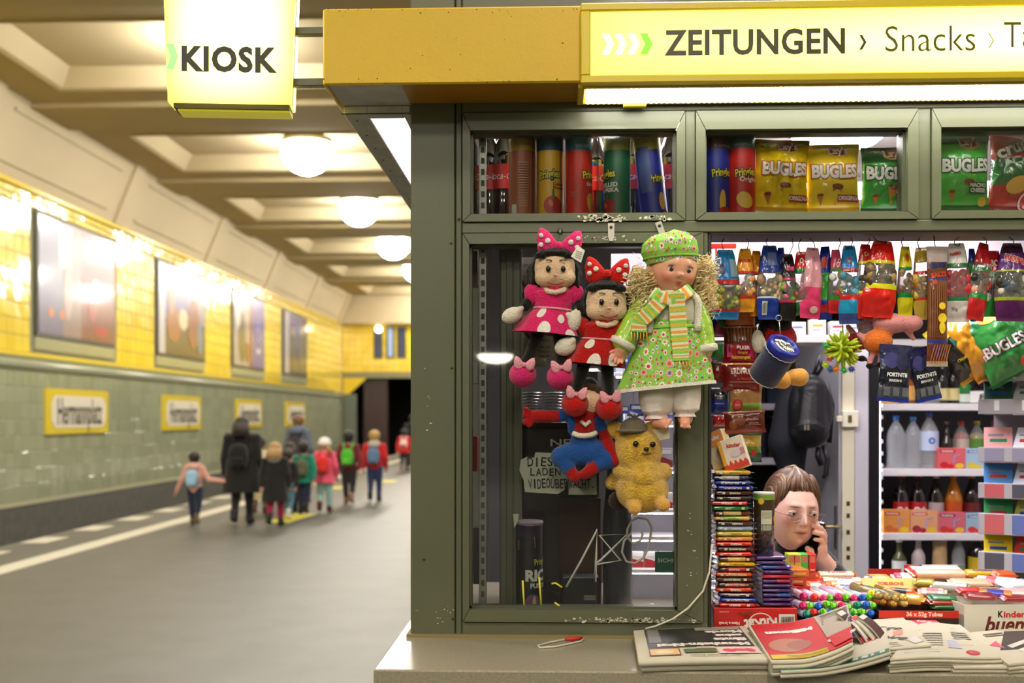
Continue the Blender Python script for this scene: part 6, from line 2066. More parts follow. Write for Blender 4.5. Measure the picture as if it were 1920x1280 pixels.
carton(1865, 1905, 'B', 848, '#d8e4d0', '#8ab06a', 'pale green juice carton partly behind the gum rack', '#6a9a3a')
carton(1657, 1707, 'C', 951, '#e89a4a', '#c83a2a', 'orange juice carton, first of the lower row', '#d8702a')
carton(1708, 1759, 'C', 952, '#e8a878', '#d0604a', 'peach coloured juice carton, second of the lower row', '#a8283a')
carton(1760, 1811, 'C', 955, '#d86a78', '#8a1c3a', 'dark pink juice carton, third of the lower row', '#c83a2a')
carton(1812, 1863, 'C', 957, '#a0c0d0', '#3a6a9a', 'pale blue juice carton with strawberries, last of the lower row', '#d83a3a')

# ---------------------------------------------------------------- the woman on the phone
YW = .50
PW = 1 / PM(YW)
def TW(px, py, y=YW): return W(px, py, y)
wm = thing('person', 'woman with swept back brown hair and glasses, phone at her ear, dark sweater', 'person', TW(1500, 1200, .62))
m_swt = mat('#14151d', rough=.9, sheen=.3, bump=.3, bscale=200)
m_skin = mat('#e6b6a4', rough=.5, sss=.12)
putb([('c', TW(1480, 1030, .58), .052, TW(1478, 1075, .62), .065, m_swt), ('e', TW(1478, 1240, .66), (.17, .12, .26), m_swt),
      ('c', TW(1430, 1085, .66), .06, TW(1395, 1200, .64), .055, m_swt), ('c', TW(1535, 1062, .64), .062, TW(1592, 1120, .56), .052, m_swt), ('c', TW(1478, 1075, .62), .065, TW(1535, 1062, .64), .06, m_swt), ('c', TW(1478, 1075, .62), .065, TW(1430, 1085, .66), .06, m_swt),
      ('c', TW(1592, 1120, .56), .050, TW(1560, 1076, .50), .042, m_swt), ('c', TW(1556, 1072, .496), .034, TW(1537, 1042, .475), .026, m_skin),
      ('e', TW(1532, 1026, .472), (.030, .024, .034), m_skin)], .006, 'body', wm, 4)
SK = '#ecbfaf'
F_ = [(.36, .06, .20, .13, -.0085), (-.36, .06, .20, .13, -.0085), (.36, .27, .24, .08, .0035), (-.36, .27, .24, .08, .0035), (0, .10, .075, .20, .0075), (0, -.10, .085, .13, .017), (0, -.19, .105, .075, .013), (.13, -.20, .055, .05, .008), (-.13, -.20, .055, .05, .008),
      (.56, -.08, .22, .16, .0050), (-.56, -.08, .22, .16, .0050), (.33, -.32, .07, .16, -.0025), (-.33, -.32, .07, .16, -.0025), (0, -.40, .18, .05, .0055), (0, -.545, .15, .05, .0060), (0, -.47, .24, .022, -.0045), (0, -.80, .18, .12, .0085), (0, -.66, .2, .05, -.003), (.72, -.62, .22, .2, .003), (-.72, -.62, .22, .2, .003)]
Pn = [(0, -.47, .33, .022, 1., '#5e2622'), (0, -.425, .27, .036, .85, '#a8504a'), (0, -.52, .24, .04, .8, '#ae5a52'), (.58, -.16, .24, .16, .5, '#d4766a'), (-.58, -.16, .24, .16, .5, '#d4766a'), (0, -.18, .12, .1, .3, '#cf7a6a'), (.36, .04, .2, .10, .5, '#a06c5c'), (-.36, .04, .2, .10, .5, '#a06c5c'),
      (.37, .235, .23, .026, .9, '#553626'), (-.37, .235, .23, .026, .9, '#553626'), (.13, -.25, .035, .02, .7, '#6a3a30'), (-.13, -.25, .035, .02, .7, '#6a3a30'), (.34, -.34, .035, .13, .3, '#a86a5a'), (-.34, -.34, .035, .13, .3, '#a86a5a'), (0, .55, .5, .03, .12, '#b07a68'), (0, .65, .5, .03, .12, '#b07a68')]
wh = head_mesh('head', 1.03, F_, SK, Pn, attr_skin('x', rough=.48, sss=.12), adult_skull, 100, 80, parent=wm)
hc = TW(1486, 961, .50)
wh.location = hc - wm.location; wh.rotation_euler = (R(3), R(3), R(11))
e = MB()
for s in (-1, 1):
    c = Vector((s * .0325, -.0755, .007))
    e.ell(c, (.0125, .010, .0095), mat('#e4dcd8', rough=.15), 16, 12)
    gx = .001
    e.ell(c + Vector((gx, -.0078, .0002)), (.0056, .0028, .0056), mat('#2a211a', rough=.08, coat=1.), 14, 10)
    e.ell(c + Vector((gx, -.0098, .0002)), (.0026, .0012, .0026), mat('#0c0b0a', rough=.05), 10, 8)
e.build('eyes', wh)
e = MB()
ms = mat('#cf9c8c', rough=.5, sss=.1)
for s in (-1, 1):
    c = Vector((s * .0325, -.0755, .007))
    for up, am in ((1, .0036), (-1, .0042)):
        def lid(u, v, c=c, up=up, am=am):
            a = (u - .5) * 2.7
            x = c.x + .0142 * math.sin(a)
            el = (am + v * .007) * math.cos(a) ** .8 if abs(a) < 1.55 else 0
            return Vector((x, c.y - .0108 * math.cos(a) * (1 - .25 * v) - .0006 + .004 * v * v, c.z + up * el))
        e.grid(lid, 14, 5, ms)
    e.tube([c + Vector((.0142 * math.sin(a), -.0112 * math.cos(a), .0064 * math.cos(a))) for a in (-1.2, -.8, -.4, 0, .4, .8, 1.2)], .0008, mat('#2a1c16', rough=.6), 5)
e.build('eyelids', wh)
# ears
e = MB()
for s in (-1, 1):
    e.ell((s * .074, .006, -.012), (.008, .018, .031), ms, 14, 10, rot=Euler((.2, 0, s * -.3)).to_matrix())
    e.ell((s * .077, .0, -.012), (.004, .009, .019), mat('#b8705e', rough=.5), 12, 8)
e.build('ears', wh)
# hair swept back: cap, strands, bun
m_h = [mat(c, rough=.38, spec=.4) for c in ('#5a3c26', '#4a3222', '#6e4c32', '#8a6e56', '#a08c7c')]
hh = MB()
def hairline(az):
    return .74 + .02 * math.cos(3 * az) if abs(az) < .62 else .74 - (abs(az) - .62) * .95
r_ = random.Random(12)
def hp(az, el, k):
    d = Vector((math.cos(el) * math.sin(az), -math.cos(el) * math.cos(az), math.sin(el)))
    p = adult_skull(d)
    return p * (1.03 * k)
for i in range(170):
    az = -1.75 + 3.5 * i / 169 + r_.uniform(-.01, .01)
    e0 = max(-.15, hairline(az)) - .03 + r_.uniform(-.05, .05)
    bulge = 1.11 + .08 * max(0, math.cos(az * .9)) + r_.uniform(-.012, .02)
    P = []
    for q in range(9):
        k = q / 8
        a0 = az * (1 - k) + (PI * .92 if az > 0 else -PI * .92) * k * k if abs(az) > .9 else az * (1 - .35 * k)
        if abs(az) > .9: el = e0 + (.75 - e0 * .3) * math.sin(k * PI) * .8 + .2 * k
        else: el = e0 + (PI - .55 - e0) * k
        if el > PI / 2: pt = hp(a0 + PI, PI - el, bulge + .04 * math.sin(k * PI))
        else: pt = hp(a0, el, (1.005 + (bulge - 1.005) * min(1, k * 2.0)) + .03 * math.sin(k * PI))
        P.append(pt)
    hh.tube(P, [.0015, .0042, .0052, .0055, .0055, .0055, .005, .0045, .003], m_h[r_.choice((0, 0, 1, 1, 2, 2, 3, 4 if abs(az) < .6 else 1))], 6)
hh.ell((0, .024, .036), (.086, .094, .104), m_h[1], 22, 14)
for s in (-1, 1): hh.ell((s * .066, .022, .006), (.022, .04, .046), m_h[0], 14, 10)
hh.ell((.0, .105, .045), (.035, .03, .035), m_h[0], 14, 10)
hh.build('hair', wh)
# thin glasses
gl = MB()
m_wire = mat('#b8a8a0', rough=.25, metal=.9)
for s in (-1, 1):
    c = Vector((s * .034, -.099, .000))
    ring_ = [c + Vector((.0225 * math.cos(a), .004 * abs(math.cos(a)) ** 2 * .9, .0155 * math.sin(a) * (1.0 if math.sin(a) < 0 else .85))) for a in [2 * PI * k / 24 for k in range(24)]]
    gl.tube(ring_, .0007, m_wire, 6, closed=True)
    gl.tube([c + Vector((s * .0225, .003, .004)), c + Vector((s * .036, .012, .007)), Vector((s * .076, -.03, .008)), Vector((s * .081, .015, .010))], .0011, mat('#8a6a64', rough=.3, metal=.5), 6)
gl.tube([Vector((-.012, -.098, .004)), Vector((-.005, -.103, .007)), Vector((.005, -.103, .007)), Vector((.012, -.098, .004))], .0009, m_wire, 6)
g2 = gl.build('eyeglasses', wh)
for s in (-1, 1): ellipse_on(MB(), s * .034, 0, .0222, .0146, lambda x, z: (x, -.0985, z), glass_mat((.97, .97, .97), name='spectacle lens'), 20, 2).build('lens', g2)
# phone with the hand wrapped round it
ph = thing('mobile_phone', 'black mobile phone pressed to the ear of the woman', 'phone', TW(1519, 1011, .462), (R(-6), R(13), R(-34)))
MB().box((-.034, -.005, -.062), (.034, .005, .062), mat('#0e0e10', rough=.12, coat=.8), .004).build('phone_case', ph)
MB().box((-.031, -.0056, -.057), (.031, -.0048, .057), mat('#050506', rough=.04, coat=1.)).build('screen', ph)
MB().lathe([(.006, 0), (.006, .0012)], mat('#3a3a40', rough=.2), 12, (.018, .005, .045), axis=(0, 1, 0)).build('camera_lens', ph)
hn = []
def fing(pts, r0, r1, y=None):
    n = len(pts) - 1
    for i in range(n):
        a, b = pts[i], pts[i + 1]
        hn.append(('c', TW(*a), r0 + (r1 - r0) * i / n, TW(*b), r0 + (r1 - r0) * (i + 1) / n, m_skin))
hn.append(('c', TW(1538, 1044, .476), .025, TW(1534, 1026, .470), .029, m_skin)); hn.append(('e', TW(1537, 1012, .470), (.022, .018, .034), m_skin))
fing([(1544, 998, .470), (1534, 983, .452), (1521, 972, .440)], .0098, .0072)
fing([(1546, 1004, .465), (1539, 990, .438), (1524, 985, .428)], .0100, .0076)
fing([(1546, 1014, .462), (1541, 1001, .434), (1527, 998, .426)], .0096, .0073)
fing([(1544, 1023, .460), (1540, 1013, .438), (1528, 1011, .430)], .0084, .0064)
fing([(1533, 1037, .468), (1522, 1036, .452), (1514, 1028, .446)], .0118, .0090)
putb(hn, .0028, 'hand', wm, 3)

dv = (TW(1537, 1042, .475) - TW(1560, 1076, .50)).normalized()
put(MB().lathe([(.033, -.012), (.0385, -.006), (.0390, .008), (.034, .012)], m_swt, 24, TW(1556, 1072, .497), axis=dv), 'sleeve_cuff', wm)
# ================================================================ sweets hanging in the hatch
YG = .075
PG = PM(YG)
m_clear = glass_mat((.93, .93, .93), refl=1.6, haze=.10, name='clear wrapper')
m_hook = mat('#26221f', rough=.35, metal=.6)
def hang_wf(v): return .46 + .54 * min(1, (1 - v) / .5) ** .8 if v > .5 else (1.0 if v > .2 else .8 + v)
GH = 'sweet bags hooked along the top of the hatch'
ZHK = W(1600, 441, YG).z
def sweet(px, pt, pb, wpx, lab, bands, candy=None, decos=(), rz=0., lean=0., dy=0., bulge=.016, body=None, hook=True, hx=0, wr=.007, seed=None):
    """bag hanging from a wire hook; pt / pb are the picture rows of its top and foot"""
    y = YG + dy
    p = W(px, pt, y)
    h = (pb - pt) / PM(y); w_ = wpx * 1.2 / PM(y)
    sd = seed if seed else px * .37 % 17
    bag('sweet_bag', lab, 'sweets', p, w_, h, bulge, body or m_clear, bands, decos, GH, (0, lean, rz), hang_wf, sd, wr, True, candy)
    if hook:
        k = thing('wire_hook', ' '.join(('black wire hook carrying the ' + lab).split()[:14]), 'hook', W(px + hx, 441, y))
        a, b = W(px + hx, 441, y) - k.location, W(px, pt + 4, y) - k.location
        s = 1 if (px // 7) % 2 else -1
        r_ = (a.z - b.z)
        P = [a, a + Vector((s * .004, 0, -r_ * .2)), (a + b) / 2 + Vector((s * .010, 0, 0)), b + Vector((s * .006, 0, r_ * .15)), b, b + Vector((-s * .006, .0, -.004)), b + Vector((-s * .010, 0, .006))]
        MB().tube(P, .0013, m_hook, 6).build('bent_wire', k)
f_ = lambda c: film(c, rough=.2, bump=.5)
B = lambda *a: [(a[i], a[i + 1], f_(a[i + 2])) for i in range(0, len(a), 3)]
sweet(1360, 468, 598, 52, 'blue topped bag of yellow green sweets at the end by the jamb', B(0, .10, '#2277b8', .10, .16, '#b81c22', .50, .56, '#c02028', .56, 1, '#2a82c8'), (26, .18, .48, .011, ('#c8a838', '#a8b048', '#7a8a38', '#d8c87a')), [('t', 'Q', -.25, .72, .03, '#7a2c38', dict(bold=.001)), ('r', .1, .60, .42, .86, '#7c9aa8')], rz=.25, hx=0, dy=-.01)
sweet(1397, 466, 584, 33, 'orange topped bag of cream and orange sweets', B(0, .20, '#e0981c', .20, .26, '#c82a20', .60, .64, '#c8301c', .64, 1, '#e89a1c'), (12, .28, .55, .010, ('#e0a050', '#f0e4c8', '#c8803a')), [('t', 'CHERRIES', 0, .80, .011, '#c82a20', dict(bold=.0006))], rz=-.3)
sweet(1418, 470, 592, 27, 'narrow orange bag hooked behind the wider orange one', B(0, .26, '#dc9018', .26, .31, '#c82a20', .62, .66, '#c8301c', .66, 1, '#e08a18'), (10, .33, .58, .010, ('#e0a050', '#b88a3a', '#f0dcb0')), rz=.3, hook=False, dy=.02)
sweet(1443, 460, 598, 44, 'royal blue bag with pale toffee coloured sweets', B(0, .28, '#1c3c9c', .28, .30, '#d8d8e8', .62, .64, '#c8ccd8', .64, 1, '#1a3a98'), (18, .31, .55, .013, ('#c8b088', '#a8886a', '#d8c8a0')), [('r', -.2, .72, .3, .90, '#5a6a98')] + barcode(-.35, .06, -.15, .24), rz=.15)
sweet(1464, 464, 592, 20, 'slim blue and green bag beside the royal blue one', B(0, .18, '#1c3ca0', .18, .26, '#c8281c', .26, .62, '#2a8a2c', .62, 1, '#1a2f90'), None, rz=-.5, hook=False, dy=.02, body=f_('#2a8a2c'))
sweet(1477, 476, 600, 30, 'black bag with pink lettering and mixed jelly sweets', B(0, .26, '#161214', .26, .31, '#b8204a', .60, .65, '#c8285a', .65, 1, '#1c1418'), (14, .32, .56, .010, ('#d8304a', '#6ab02c', '#2c2420', '#e86a8a')), [('t', 'the', 0, .78, .022, '#e05a8a', dict(bold=.001, shear=.2))], rz=.2, hx=6)
sweet(1503, 472, 590, 32, 'red and green bag with a rounded green foot', B(0, .20, '#12702c', .20, .23, '#d8e0d0', .66, .72, '#1a7a30', .72, 1, '#c81c24'), (10, .24, .40, .010, ('#a83a24', '#c85a38')), [('t', 'O', 0, .85, .02, '#f0e0e0', dict(bold=.0008))], rz=-.2, hx=2)
sweet(1524, 464, 596, 40, 'pale pink bag with a hot pink twisted foot', B(0, .44, '#e03a72', .44, 1, '#e8a4b4'), None, [('e', .1, .12, .2, .05, '#f0c8c0'), ('t', 'S', 0, .82, .02, '#a04aa0', {})], rz=.25, hx=-10, body=f_('#e8a4b4'), lean=.05)
sweet(1547, 462, 598, 26, 'blue bag with a red oval and a green middle', B(0, .10, '#1a2c8c', .10, .20, '#c8281c', .20, .28, '#1c3ca8', .28, .62, '#2c9c2c', .62, 1, '#1c34a0'), None, [('e', 0, .78, .26, .08, '#d83a1c')], rz=-.35, hook=False, body=f_('#2a8a2c'), dy=.02)
sweet(1567, 468, 586, 28, 'white and pink bag with a pointed red foot', B(0, .20, '#c81c24', .20, .28, '#2a8a3a', .66, .70, '#2a8a3a', .70, 1, '#c84a6a'), (8, .30, .62, .010, ('#e8c83a', '#3a5aa8', '#d83a3a', '#2a2a2c', '#f0f0f0')), [('t', 'CO', 0, .78, .018, '#f4e8e8', dict(bold=.0008, rot=.9))], rz=.3, hx=4)
sweet(1592, 460, 606, 36, 'bright blue bag of blue and white jelly sweets', B(0, .12, '#3a4a8c', .12, .31, '#1c94c8', .31, .36, '#c81c28', .66, .71, '#c82028', .71, 1, '#1c88cc'), (14, .38, .64, .011, ('#3a98b8', '#e8e8ec', '#6ab4c8')), [('t', 'O', -.05, .80, .024, '#a82a4a', dict(bold=.001))], rz=-.1)
sweet(1610, 520, 600, 18, 'small dark blue bag tucked beside the bright blue one', B(0, .5, '#1a5a9c', .5, .6, '#c02028'), None, body=f_('#4a7aa0'), hook=False, dy=.03)
sweet(1622, 458, 596, 34, 'red and yellow bag of brown cola sweets', B(0, .32, '#c41c18', .32, .37, '#d8d020', .74, .78, '#d8d020', .78, 1, '#c81c1c'), (16, .38, .72, .010, ('#5a3a20', '#8a6a3a', '#3c2818')), [('t', 'Cola', 0, .86, .016, '#f0d0a0', dict(bold=.0005))], rz=.35, hx=4)
sweet(1655, 452, 594, 56, 'widest red and yellow bag with big cola sweets', B(0, .38, '#d81c14', .38, .43, '#e0dc20', .70, .745, '#d8c820', .745, 1, '#d81c18'), (18, .44, .66, .015, ('#6a5a4a', '#a88a4a', '#4a3a30')), [('t', 'Red', -.05, .84, .018, '#e86a50', dict(shear=.2))], rz=-.1, lean=.08, hx=-14, dy=-.015, bulge=.022)
sweet(1697, 462, 592, 28, 'yellow bag with green bands and brown sweets', B(0, .28, '#d8d01c', .28, .32, '#1c8a3a', .66, .71, '#1c8a3a', .71, 1, '#dcd01c'), (12, .34, .64, .010, ('#a87a4a', '#8a5a34', '#c8a878')), [('e', 0, .84, .2, .06, '#d84a1c')], rz=.2)
sweet(1727, 464, 598, 34, 'golden clear bag with red bands', B(0, .26, '#b89a3a', .26, .31, '#c8281c', .62, .67, '#c8301c', .80, 1, '#c8a83a'), (16, .32, .60, .011, ('#c89a28', '#a8701c', '#d8b84a')), rz=-.2, lean=-.05)
sweet(1793, 456, 602, 46, 'white bag of red strawberry sweets', B(0, .26, '#e8e0dc', .26, .31, '#1c7a3a', .70, .74, '#1c7a3a', .74, 1, '#ece4e4'), (22, .32, .62, .014, ('#d83a42', '#c82a34', '#e0505a')), [('t', 'HARIBO', -.08, .86, .012, '#d82a2a', dict(bold=.0006, rot=.1)), ('t', '90g', -.1, .16, .012, '#3a3a3a', {})], rz=-.15, hx=8, bulge=.022)
sweet(1822, 466, 600, 22, 'blue and green bag squeezed behind the strawberry sweets', B(0, .30, '#1c4aa0', .30, .34, '#c02028', .34, .8, '#2c9c34', .8, 1, '#1c3ca0'), None, body=f_('#2c9c34'), rz=.4, hook=False, dy=.03, lean=-.06)
sweet(1845, 456, 600, 36, 'slanting red bag with clear middle and green band', B(0, .28, '#c81c22', .28, .33, '#1c8a3a', .62, .66, '#1c8a3a', .72, 1, '#c8202a'), (10, .34, .60, .011, ('#d84a3a', '#2a2a2a', '#e8a08a')), [('t', 'KIRO', .1, .70, .014, '#f0d8d8', {})], rz=.3, lean=.14, hx=-4)
sweet(1862, 470, 592, 34, 'red bag with green foot between red and purple bags', B(0, .22, '#1c8a2c', .22, .26, '#2a8a3a', .60, .66, '#2a7a3a', .66, 1, '#b81c24'), (12, .28, .58, .011, ('#2a2a2e', '#f0e8e0', '#1c5a88', '#d83a3a')), [('t', 'BO', 0, .80, .024, '#f0c8c0', dict(bold=.001))], rz=-.1, hook=False, dy=.02)
sweet(1897, 456, 600, 60, 'white and purple bag with bold lettering, nearest the gum rack', B(0, .26, '#5a1c5c', .26, .30, '#a8b82a', .62, .66, '#b8c038', .66, .88, '#6a2a8a', .88, 1, '#3a1c3c'), (16, .31, .58, .013, ('#2a2624', '#e8dcd0', '#1c4a78', '#3a3a30')), [('t', 'HARIBO', .0, .78, .022, '#f4e0d8', dict(bold=.0024, rot=-.2)), ('t', 'HARIBO', .0, .78, .022, '#d83020', dict(bold=.0008, rot=-.2))], rz=.1, hx=-8, bulge=.022)
sweet(1940, 462, 600, 54, 'second purple bag cut off by the edge of view', B(0, .26, '#5a1c5c', .62, 1, '#6a2a8a'), (10, .3, .58, .013, ('#2a2624', '#e8dcd0', '#1c4a78')), rz=-.2, hook=False, dy=.02)
# long bag of salted sticks
y = YG - .03
p = W(1757, 462, y)
st_t = bag('stick_bag', 'long narrow bag of brown pretzel sticks, longest in the hatch', 'snack', p, 40 / PM(y), 222 / PM(y), .010, f_('#6a3a1e'), B(0, .035, '#b8a898', .20, .225, '#1c3c98', .72, .745, '#1c3c98', .86, 1, '#b8a8a8'),
    [('t', 'KRABI', 0, .84, .017, '#1c2c78', dict(bold=.0012, rot=.1)), ('t', 'SALZI', 0, .76, .017, '#c83a1c', dict(bold=.001, rot=.15)), ('e', -.2, .70, .12, .02, '#c83a2a')] + [('r', -.44 + i * .1, .24, -.40 + i * .1, .70, '#8a5230') for i in range(9)] +
    [('e', .12, .50, .17, .03, '#e8c82a'), ('e', .14, .40, .22, .04, '#e8c82a'), ('e', .12, .32, .16, .05, '#e8c82a'), ('t', 'Lolla', -.05, .155, .018, '#2a3c98', dict(bold=.0006)), ('t', 'Sixx', .05, .10, .018, '#2a3c98', dict(bold=.0006))] + [('p', [(-.44 + i * .12, .02), (-.40 + i * .12, .02), (-.2 + i * .13, .18), (-.25 + i * .13, .18)], '#b86a3a') for i in range(7)], None, (0, 0, .1), None, 4.4, .003, True)
k = thing('wire_hook', 'black wire hook carrying the long bag of pretzel sticks', 'hook', W(1751, 441, y))
MB().tube([(0, 0, 0), (.001, 0, -.012), (.003, 0, -.028), (.008, 0, -.034)], .0013, m_hook, 6).build('bent_wire', k)

# rod behind the hooks
t = MB().tube([W(1334, 440, .10), W(2050, 438, .10)], .003, m_hook, 8).build('hanging_rod')
tag(t, 'thin dark rod under the hatch head that holds the hooks', 'rod')
# ------------------------------------------------ snack bags clipped on the strip by the jamb
YV = .16
GV = 'snack bags on the strip by the hatch jamb'
def vb(px0, px1, pt, pb, lab, body, bands, decos, dy=0., rz=0., lean=0., bulge=.014, wr=.006, sd=1.):
    y = YV + dy
    bag('snack_bag', lab, 'snack', W((px0 + px1) / 2, pt, y), (px1 - px0) / PM(y), (pb - pt) / PM(y), bulge, f_(body), bands, decos, GV, (0, lean, rz), None, sd, wr, True)
vb(1358, 1416, 572, 620, 'orange and dark red snack bag, top of the strip', '#d87a1c', B(0, .25, '#8a1c1c'), [], dy=.01, sd=1.3)
vb(1356, 1419, 612, 684, 'snack bag with pretzel sticks and a shiny crimson label', '#6a3820', B(0, .55, '#a81430', .97, 1, '#b8901c'), [('r', -.4 + i * .1, .6, -.37 + i * .1, .98, '#9a5a30') for i in range(9)] + [('p', [(-.42, .2), (.42, .2), (.44, .52), (-.44, .55)], '#d0246a'), ('t', 'ÜLKER', .06, .44, .013, '#f0c8d0', dict(bold=.0008)), ('t', 'Simply', .05, .32, .011, '#e8c83a', {}), ('t', 'Salzstangen', .0, .20, .012, '#e8c83a', dict(bold=.0004))], dy=.0, sd=2.3)
vb(1354, 1424, 680, 732, 'dark red peanut bag with cream capital lettering', '#7a1a18', B(.93, 1, '#c8a02a'), [('t', 'ERDNUSS', .02, .68, .020, '#e0b8a8', dict(bold=.0004, sx=.8)), ('t', '& PIKANT', .08, .42, .010, '#d85a3a', {}), ('r', -.35, .30, .4, .32, '#d8a898'), ('t', '150g', -.3, .2, .006, '#e0b8a8', {})], dy=-.01, sd=3.1, wr=.002)
vb(1366, 1430, 722, 776, 'green and tan bag of sticks with a round red stamp', '#a87a4a', B(0, .30, '#7aa83a', .30, .4, '#98b04a'), [('p', [(-.1 + .1 * i, .15), (-.06 + .1 * i, .15), (-.2 + .15 * i, .95), (-.28 + .15 * i, .95)], '#7a3c1e') for i in range(5)] + [('e', -.30, .32, .15, .2, '#b81c24'), ('e', -.30, .32, .11, .15, '#c84a48'), ('t', 'BIO', -.3, .32, .008, '#f0d0c0', {})], dy=-.0, rz=.1, sd=4.8)
vb(1356, 1434, 770, 812, 'brown red almond bag with slanting lower edge', '#6a2018', B(0, .2, '#8a2a1c', .92, 1, '#b8581c'), [('e', -.1, .55, .12, .2, '#8a4a24'), ('e', -.3, .4, .1, .2, '#8a4a24'), ('t', 'Mandeln', .2, .62, .010, '#d8b8a0', {}), ('t', 'gebrannte', .22, .45, .007, '#d8b8a0', {}), ('r', -.0, .36, .4, .38, '#b88a78')], dy=-.02, rz=-.1, lean=-.05, sd=5.7)
vb(1332, 1366, 586, 632, 'pink and purple snack bag half hidden by the doll hair', '#a02458', B(.5, 1, '#4a3a7a'), [('e', .1, .5, .2, .15, '#3a7a3a')], dy=.03, sd=6.1)
vb(1336, 1358, 638, 672, 'small green clear pack of mints by the jamb', '#3aa04a', B(.8, 1, '#c8d8c8'), [], dy=.02, sd=7.1)
vb(1332, 1360, 676, 716, 'small red pack behind the hem of the doll dress', '#8a201c', B(.7, 1, '#5a3a30'), [('t', 'n', -.1, .6, .014, '#f0e0e0', dict(bold=.001))], dy=.03, sd=8.1)
vb(1330, 1368, 726, 778, 'dark blue snack bag with fine white lettering', '#1c2c78', B(.55, 1, '#2a2c38', 0, .05, '#8a90b0'), [('t', 'fruchtig', -.05, .70, .008, '#d8dcec', {}), ('t', 'frisch', -.02, .60, .008, '#d8dcec', {}), ('t', 'Blütenhonig', -.05, .42, .006, '#aab4dc', {})], dy=.02, sd=9.1)
vb(1336, 1362, 776, 800, 'red pack corner below the dark blue snack bag', '#a81c20', [], [], dy=.03, sd=10.1)
vb(1386, 1428, 806, 866, 'green and yellow bag hanging lowest on the strip', '#c8a83a', B(0, .3, '#1c4a2c', .3, .5, '#6a8a2c', .85, 1, '#2a5a3a'), [('e', .1, .3, .12, .1, '#c82a2a'), ('p', [(-.3, .4), (-.2, .4), (.3, .95), (.2, .98)], '#8a5a2c')], dy=.03, sd=11.1)
# ------------------------------------------------ blue speaker on a key ring
YS_ = .0
t = thing('cylinder_speaker', 'dark blue fabric cylinder speaker hanging from a key ring', 'speaker', W(1452, 672, YS_))
ax = (W(1471, 648, YS_ - .07) - W(1430, 709, YS_)).normalized()
a = W(1430, 709, YS_) - t.location
L_ = (W(1471, 648, YS_ - .07) - W(1428, 712, YS_)).length
r = 29.5 / PM(YS_)
MB().lathe([(r * .90, 0), (r * 1.0, .006), (r * 1.0, L_ * .80), (r * .97, L_ * .81)], mat('#10163c', rough=.9, bump=.4, bscale=300, sheen=.4), 32, a, axis=ax).build('fabric_body', t)
MB().lathe([(r * .98, L_ * .80), (r * 1.06, L_ * .83), (r * 1.06, L_ * .97), (r * .92, L_ * 1.02), (r * .72, L_ * 1.0), (r * .70, L_ * .94)], mat('#1c2490', rough=.3), 32, a, axis=ax).build('end_ring', t)
MB().lathe([(r * .70, L_ * .955), (r * .5, L_ * .965), (r * .3, L_ * .95), (0, L_ * .96)], mat('#c8ccb8', rough=.12, metal=.9, bump=1., bscale=60), 28, a, axis=ax, cap=False).build('foil_disc', t)
q0 = Vector((0, 0, 1)).rotation_difference(ax)
for hh_, rr_ in ((L_ * .805, 1.03), (.004, .98)):
    MB().tube([a + ax * (hh_ + .0012 * math.sin(k * 2.1)) + q0 @ Vector((r * rr_ * math.cos(2 * PI * k / 48), r * rr_ * math.sin(2 * PI * k / 48), 0)) for k in range(48)], .0013, mat('#d8d8dc', rough=.3), 5, closed=True).build('piping', t)
MB().box((-.03, -.036, .002), (-.024, -.033, .012), mat('#b81c24', rough=.6)).build('fabric_tab', t)
q = MB().tube([W(1460, 596, -.01) - t.location + Vector((.0075 * math.cos(2 * PI * k / 20), 0, .0075 * math.sin(2 * PI * k / 20))) for k in range(20)], .001, m_st, 6, closed=True)
q.tube([W(1461, 603, -.01) - t.location, W(1462, 614, -.01) - t.location, W(1463, 630, -.02) - t.location], .0015, m_st, 6); q.build('key_ring', t)
# plush legs behind it
t = thing('plush_figure', 'plush toy in red trousers with yellow shoes behind the speaker', 'plush', W(1465, 590, .13))
yy = .135
pq = 1 / PM(yy)
def TQ(px, py, y=yy): return W(px, py, y)
OY = mat('#e8a84a', rough=.9, sheen=.3, bump=.3, bscale=200)
putb([('c', TQ(1456, 545), 22 * pq, TQ(1462, 606), 23 * pq, BLACK), ('e', TQ(1464, 636), (30 * pq, 18 * pq, 32 * pq), plush('#b81410')), ('c', TQ(1462, 655), 12 * pq, TQ(1458, 695), 9 * pq, BLACK), ('c', TQ(1478, 655), 12 * pq, TQ(1486, 692), 9 * pq, BLACK),
      ('c', TQ(1442, 570), 9 * pq, TQ(1425, 628), 8 * pq, BLACK)], .004, 'body', t, 3)
for px, py in ((1462, 712), (1494, 707)): putb([('e', TQ(px, py, yy - .02), (22 * pq, 24 * pq, 16 * pq), OY), ('e', TQ(px + 6, py, yy - .025), (16 * pq, 20 * pq, 17 * pq), OY)], .004, 'shoe', t, 3)
putb([('e', TQ(1421, 640, yy - .01), (12 * pq, 10 * pq, 22 * pq), WHITEP), ('c', TQ(1428, 630, yy - .02), 4 * pq, TQ(1436, 650, yy - .025), 4 * pq, WHITEP)], .003, 'mitten', t, 2)
